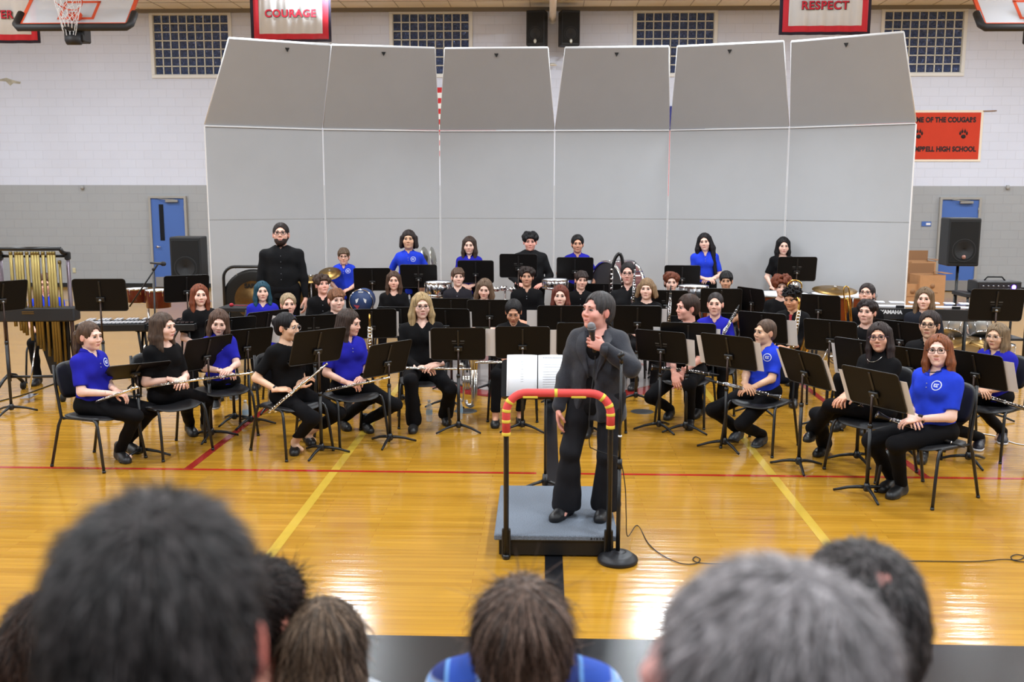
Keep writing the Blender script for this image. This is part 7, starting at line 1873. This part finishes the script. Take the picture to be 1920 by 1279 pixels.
# amplifier on a cabinet
ya = 12.6; p = AT(1862, 534, ya); r = empty('equipment_cabinet', (p.x-.02, ya, 0), 0, 'black equipment rack table under the purple-lit amplifier', 'cabinet'); ztb = AT(1862, 547, ya).z
m = MB(); m.box((0, 0, ztb-.03), (.80, .45, .05), bev=.005); m.build('top', PLAS, r)
for sx in (-1, 1):
    for sy in (-1, 1): m = MB(); m.tube([(sx*.37, sy*.2, ztb-.04), (sx*.37, sy*.2, 0)], .016, 8); m.build('leg', BLK, r)
m = MB(); m.box((0, 0, .45), (.74, .40, .03)); m.build('shelf', PLAS, r)
r = empty('amplifier', (p.x, ya-.03, ztb-.004), 0, 'black amplifier head with carrying handle and purple light', 'amplifier'); wa = .56; ha = .15
m = MB(); m.box((0, 0, ha/2), (wa, .28, ha), bev=.012); m.build('cabinet', PLAS, r)
m = MB(); m.box((0, -.142, ha/2), (wa*.9, .008, ha*.62)); pn = m.build('panel', mat('amp_panel', (34, 33, 40), .4), r)
m = MB()
for i in range(6): m.tube([(-wa*.36+.062*i, -.146, ha*.62), (-wa*.36+.062*i, -.162, ha*.62)], .010, 8); m.tube([(-wa*.36+.062*i, -.146, ha*.36), (-wa*.36+.062*i, -.158, ha*.36)], .007, 8)
m.build('knobs', mat('knob_grey', (140, 140, 146), .4, .5), pn)
m = MB(); m.ball((wa*.32, -.150, ha*.52), (.026, .012, .030), n=12); m.build('lamp', mat('purple_lamp', (90, 60, 255), .4, emit=(96, 60, 255), es=26), pn)
m = MB(); m.tube([(-.13, 0, ha), (-.09, 0, ha+.045), (.09, 0, ha+.045), (.13, 0, ha)], .010, 8); m.build('handle', RUB, r)
# cardboard boxes
CARD = mat('cardboard', (176, 132, 92), .85, noise=.05, nscale=9); CARDD = mat('cardboard_inside', (140, 102, 70), .9)
def box_open(px, py, Y, w_, d_, h_, rz, lab):
    p = AT(px, py, Y); r = empty('cardboard_box', (p.x, Y, 0), math.radians(rz), lab, 'box', 'open cardboard boxes at right')
    m = MB()
    for (x, y, sx, sy) in ((0, -d_/2, w_, .012), (0, d_/2, w_, .012), (-w_/2, 0, .012, d_), (w_/2, 0, .012, d_)): m.box((x, y, h_/2), (sx, sy, h_))
    m.box((0, 0, .008), (w_, d_, .012)); m.build('carton', CARD, r)
    m = MB(); m.box((w_/2+.07, 0, h_+.03), (.17, d_, .008), M=None); m.box((0, d_/2+.01, h_+.10), (w_, .008, .22)); m.build('flaps', CARDD, r)
    m = MB(); m.lathe([(0, 0), (.05, 0), (.05, .003), (0, .003)], 16, M=tr(0, -d_/2-.010, h_*.66) @ rot('X', 90)); m.box((0, -d_/2-.009, h_*.45), (.24, .003, .012)); m.build('printed_logo', CARDD, r)
box_open(1737, 540, 20.2, .52, .5, .64, 4, 'open cardboard box with round printed mark beside the right blue door')
box_open(1722, 530, 20.95, .5, .45, .86, 0, 'taller open cardboard box behind the marked one')
box_open(1704, 548, 20.2, .22, .4, .46, 0, 'narrow cardboard box partly behind the shell edge')
# water bottles
def bottle(px, py, lab):
    g = G(px, py); r = empty('water_bottle', (g.x, g.y, 0), 0, lab, 'bottle', 'clear water bottles on the floor')
    PL = mat('clear_plastic', (210, 222, 230), .08, alpha=.35); m = MB(); m.lathe([(0, .002), (.030, .002), (.033, .01), (.031, .06), (.033, .11), (.031, .15), (.022, .175), (.013, .19), (.013, .20)], 18); m.build('bottle', PL, r)
    m = MB(); m.lathe([(0, .218), (.015, .217), (.016, .196), (.0, .196)], 12); m.build('cap', WHT, r); m = MB(); m.lathe([(.0335, .07), (.0335, .12)], 18); m.build('label_band', mat('bottle_label', (150, 190, 220), .5, alpha=.6), r)
bottle(461, 790, 'clear water bottle on the floor beside the canvas sneakers'); bottle(805, 790, 'clear water bottle on the floor between the blonde player\'s feet'); bottle(862, 786, 'clear water bottle on the floor behind the blonde player\'s stand')
m = MB(); m.tube(spline([G(1780, 805, .006), G(1830, 812, .006), G(1868, 818, .006), G(1905, 832, .006), G(1960, 838, .006)], 6), .006, 6); o = m.build('white_cable', WHT); tag(o, 'white power cable on the floor at far right', 'cable')
m = MB(); m.tube(spline([G(150, 700, .006), G(60, 735, .006), G(0, 752, .006), G(-60, 770, .006)], 6), .006, 6); o = m.build('black_cable', RUB); tag(o, 'black cable on the floor under the chimes at far left', 'cable')

# ------------------------------------------------------------------ bleachers (below and beside the camera)
BEN = mat('bleacher_board', (150, 110, 66), .5, noise=.1, nscale=4)
rows = [(-.15, 1.62), (.85, 1.27), (1.50, .99), (2.05, .74), (2.62, .46)]
for i, (y, z) in enumerate(rows):
    r = empty('bleacher_bench', (0, y, 0), 0, 'long wooden bleacher bench, row %s counted from the floor' % ('one', 'two', 'three', 'four', 'five')[4-i], 'bench', 'bleacher benches')
    m = MB(); m.box((0, .06, z-.02), (22, .26, .04), bev=.006); m.build('seat_board', BEN, r)
    fz_ = max(.02, z-.44); m = MB(); m.box((0, .31, fz_-.015), (22, .20, .03)) if i < 4 else m.box((0, .10, .02), (22, .1, .03)); m.build('foot_board', mat('bleacher_grey', (90, 90, 94), .6), r)
    for x in (-10, -5, 0, 5, 10): m = MB(); m.box((x, .06, (z-.04)/2), (.08, .20, z-.04)); m.build('support', BLK, r)

# ------------------------------------------------------------------ audience seen from behind
def audience(key, label, px, py, depth, benchz, rz, top, hair, sk, s=1.0, head=(0, 0, 0), build=1.1, sex='m', hs=1.0, h=.012, nk=.152):
    """head centre at pixel, at the given distance along the view axis"""
    v = ray(px, py); hc_ = Vector((0, 0, CAM_H)) + v*depth
    s_ = s; rzz = math.radians(rz)
    off = R2((0, -.017, 0), rzz); loc = Vector((hc_.x-off.x, hc_.y-off.y, hc_.z-(.52+(.458+nk)*s_)))
    person(key, label, loc, rzz, 'sit', s_, sex=sex, skin=sk, hair=hair, top=top, head=head, build=build, hs=hs, h=h, feet=((-.12, -.34), (.12, -.34)), hh=.004, nk=nk)
    return loc
audience('a1', 'person with short dark grey hair in the foreground at left, seen from behind', 304, 1196, .88, 0, 184, ('sweat', (60, 62, 70)), ('short', (62, 57, 57), dict(vol=.40, h=.004, fore=1, spot=(-.02, .098, .132, .020), fuzz=(15000, .026, .0045, (-.01, .07, .11)))), (222, 140, 126), head=(6, -4, 0), hs=1.04, build=1.25, h=.010)
audience('a2', 'person with curly dark brown bun in grey hoodie at bottom left', 120, 1212, 2.1, 0, 180, ('sweat', (150, 152, 162)), ('bun', (62, 44, 36), dict(vol=1.4, h=.005, fore=1, fuzz=(5000, .05, .012, (0, .05, .12)))), (220, 170, 150), sex='f', s=.95, head=(-48, 0, 0), nk=.11)
audience('a3', 'person with sleek dark hair and red top behind the big grey head', 490, 1147, 2.3, 0, 178, ('tee', (190, 40, 44)), ('short', (44, 34, 32), dict(vol=1.0, h=.005, fuzz=(5000, .05, .002, (0, .1, .05)))), (224, 160, 140), sex='f', head=(-30, 0, 0))
audience('a4', 'child with light brown bobbed hair in white top, seen from behind', 604, 1215, 2.3, 0, 180, ('tee', (190, 196, 204)), ('bob', (108, 88, 72), dict(L=.16, vol=1.1, h=.0045, fuzz=(7000, .07, .004, (0, .03, .13)))), (226, 170, 150), sex='f', s=.82, head=(-14, -6, 0), nk=.12)
def plaid():
    m = mat('plaid_blue', (40, 78, 176), .85); nt = m.node_tree; b = nt.nodes['Principled BSDF']; tc = nt.nodes.new('ShaderNodeTexCoord'); sp_ = nt.nodes.new('ShaderNodeSeparateXYZ'); nt.links.new(tc.outputs['Object'], sp_.inputs[0])
    prev = None
    for ax, sc, thr, colr in ((0, 14, .72, (20, 28, 84)), (2, 14, .72, (20, 28, 84)), (0, 7, .90, (205, 212, 226)), (2, 7, .88, (205, 212, 226)), (0, 28, .93, (110, 160, 220)), (2, 28, .93, (110, 160, 220))):
        mu = nt.nodes.new('ShaderNodeMath'); mu.operation = 'MULTIPLY'; mu.inputs[1].default_value = sc*2*PI/2; nt.links.new(sp_.outputs[ax], mu.inputs[0])
        si = nt.nodes.new('ShaderNodeMath'); si.operation = 'SINE'; nt.links.new(mu.outputs[0], si.inputs[0])
        g_ = nt.nodes.new('ShaderNodeMapRange'); g_.inputs[1].default_value = thr-.08; g_.inputs[2].default_value = thr+.05; g_.inputs[4].default_value = .8; nt.links.new(si.outputs[0], g_.inputs[0])
        mx = nt.nodes.new('ShaderNodeMix'); mx.data_type = 'RGBA'; nt.links.new(g_.outputs[0], mx.inputs[0]); mx.inputs[7].default_value = lin(colr)
        if prev: nt.links.new(prev, mx.inputs[6])
        else: mx.inputs[6].default_value = lin((40, 78, 176))
        prev = mx.outputs[2]
    nt.links.new(prev, b.inputs['Base Color']); return m
audience('a5', 'person with long brown hair and blue plaid shirt at bottom centre', 980, 1182, 2.12, 0, 181, ('sweat', plaid()), ('long', (98, 78, 68), dict(L=.36, vol=.8, h=.005, wid=.92, fuzz=(11000, .08, .003, (0, .03, .13)))), (226, 170, 150), sex='f', s=1.0, build=1.12, nk=.060, head=(0, 8, 0))
audience('a6', 'person with white thinning hair in the foreground at right, turned left', 1446, 1300, .93, 0, 196, ('polo', (120, 124, 134)), ('short', (176, 168, 170), dict(vol=.10, h=.004, fore=1.2, spot=(.03, .06, .146, .026), fuzz=(13000, .028, .0055, (0, .06, .11)))), (232, 168, 160), head=(52, -4, 0), hs=1.06, build=1.2, h=.010)
audience('a7', 'person with dark grey hair and thinning crown behind the white-haired head', 1610, 1168, 1.48, 0, 186, ('sweat', (50, 52, 60)), ('short', (74, 68, 68), dict(vol=.45, h=.0045, spot=(.012, .098, .118, .030), fuzz=(9000, .020, .003, (0, .07, .11)))), (206, 140, 130), head=(10, -4, 0), build=1.15)
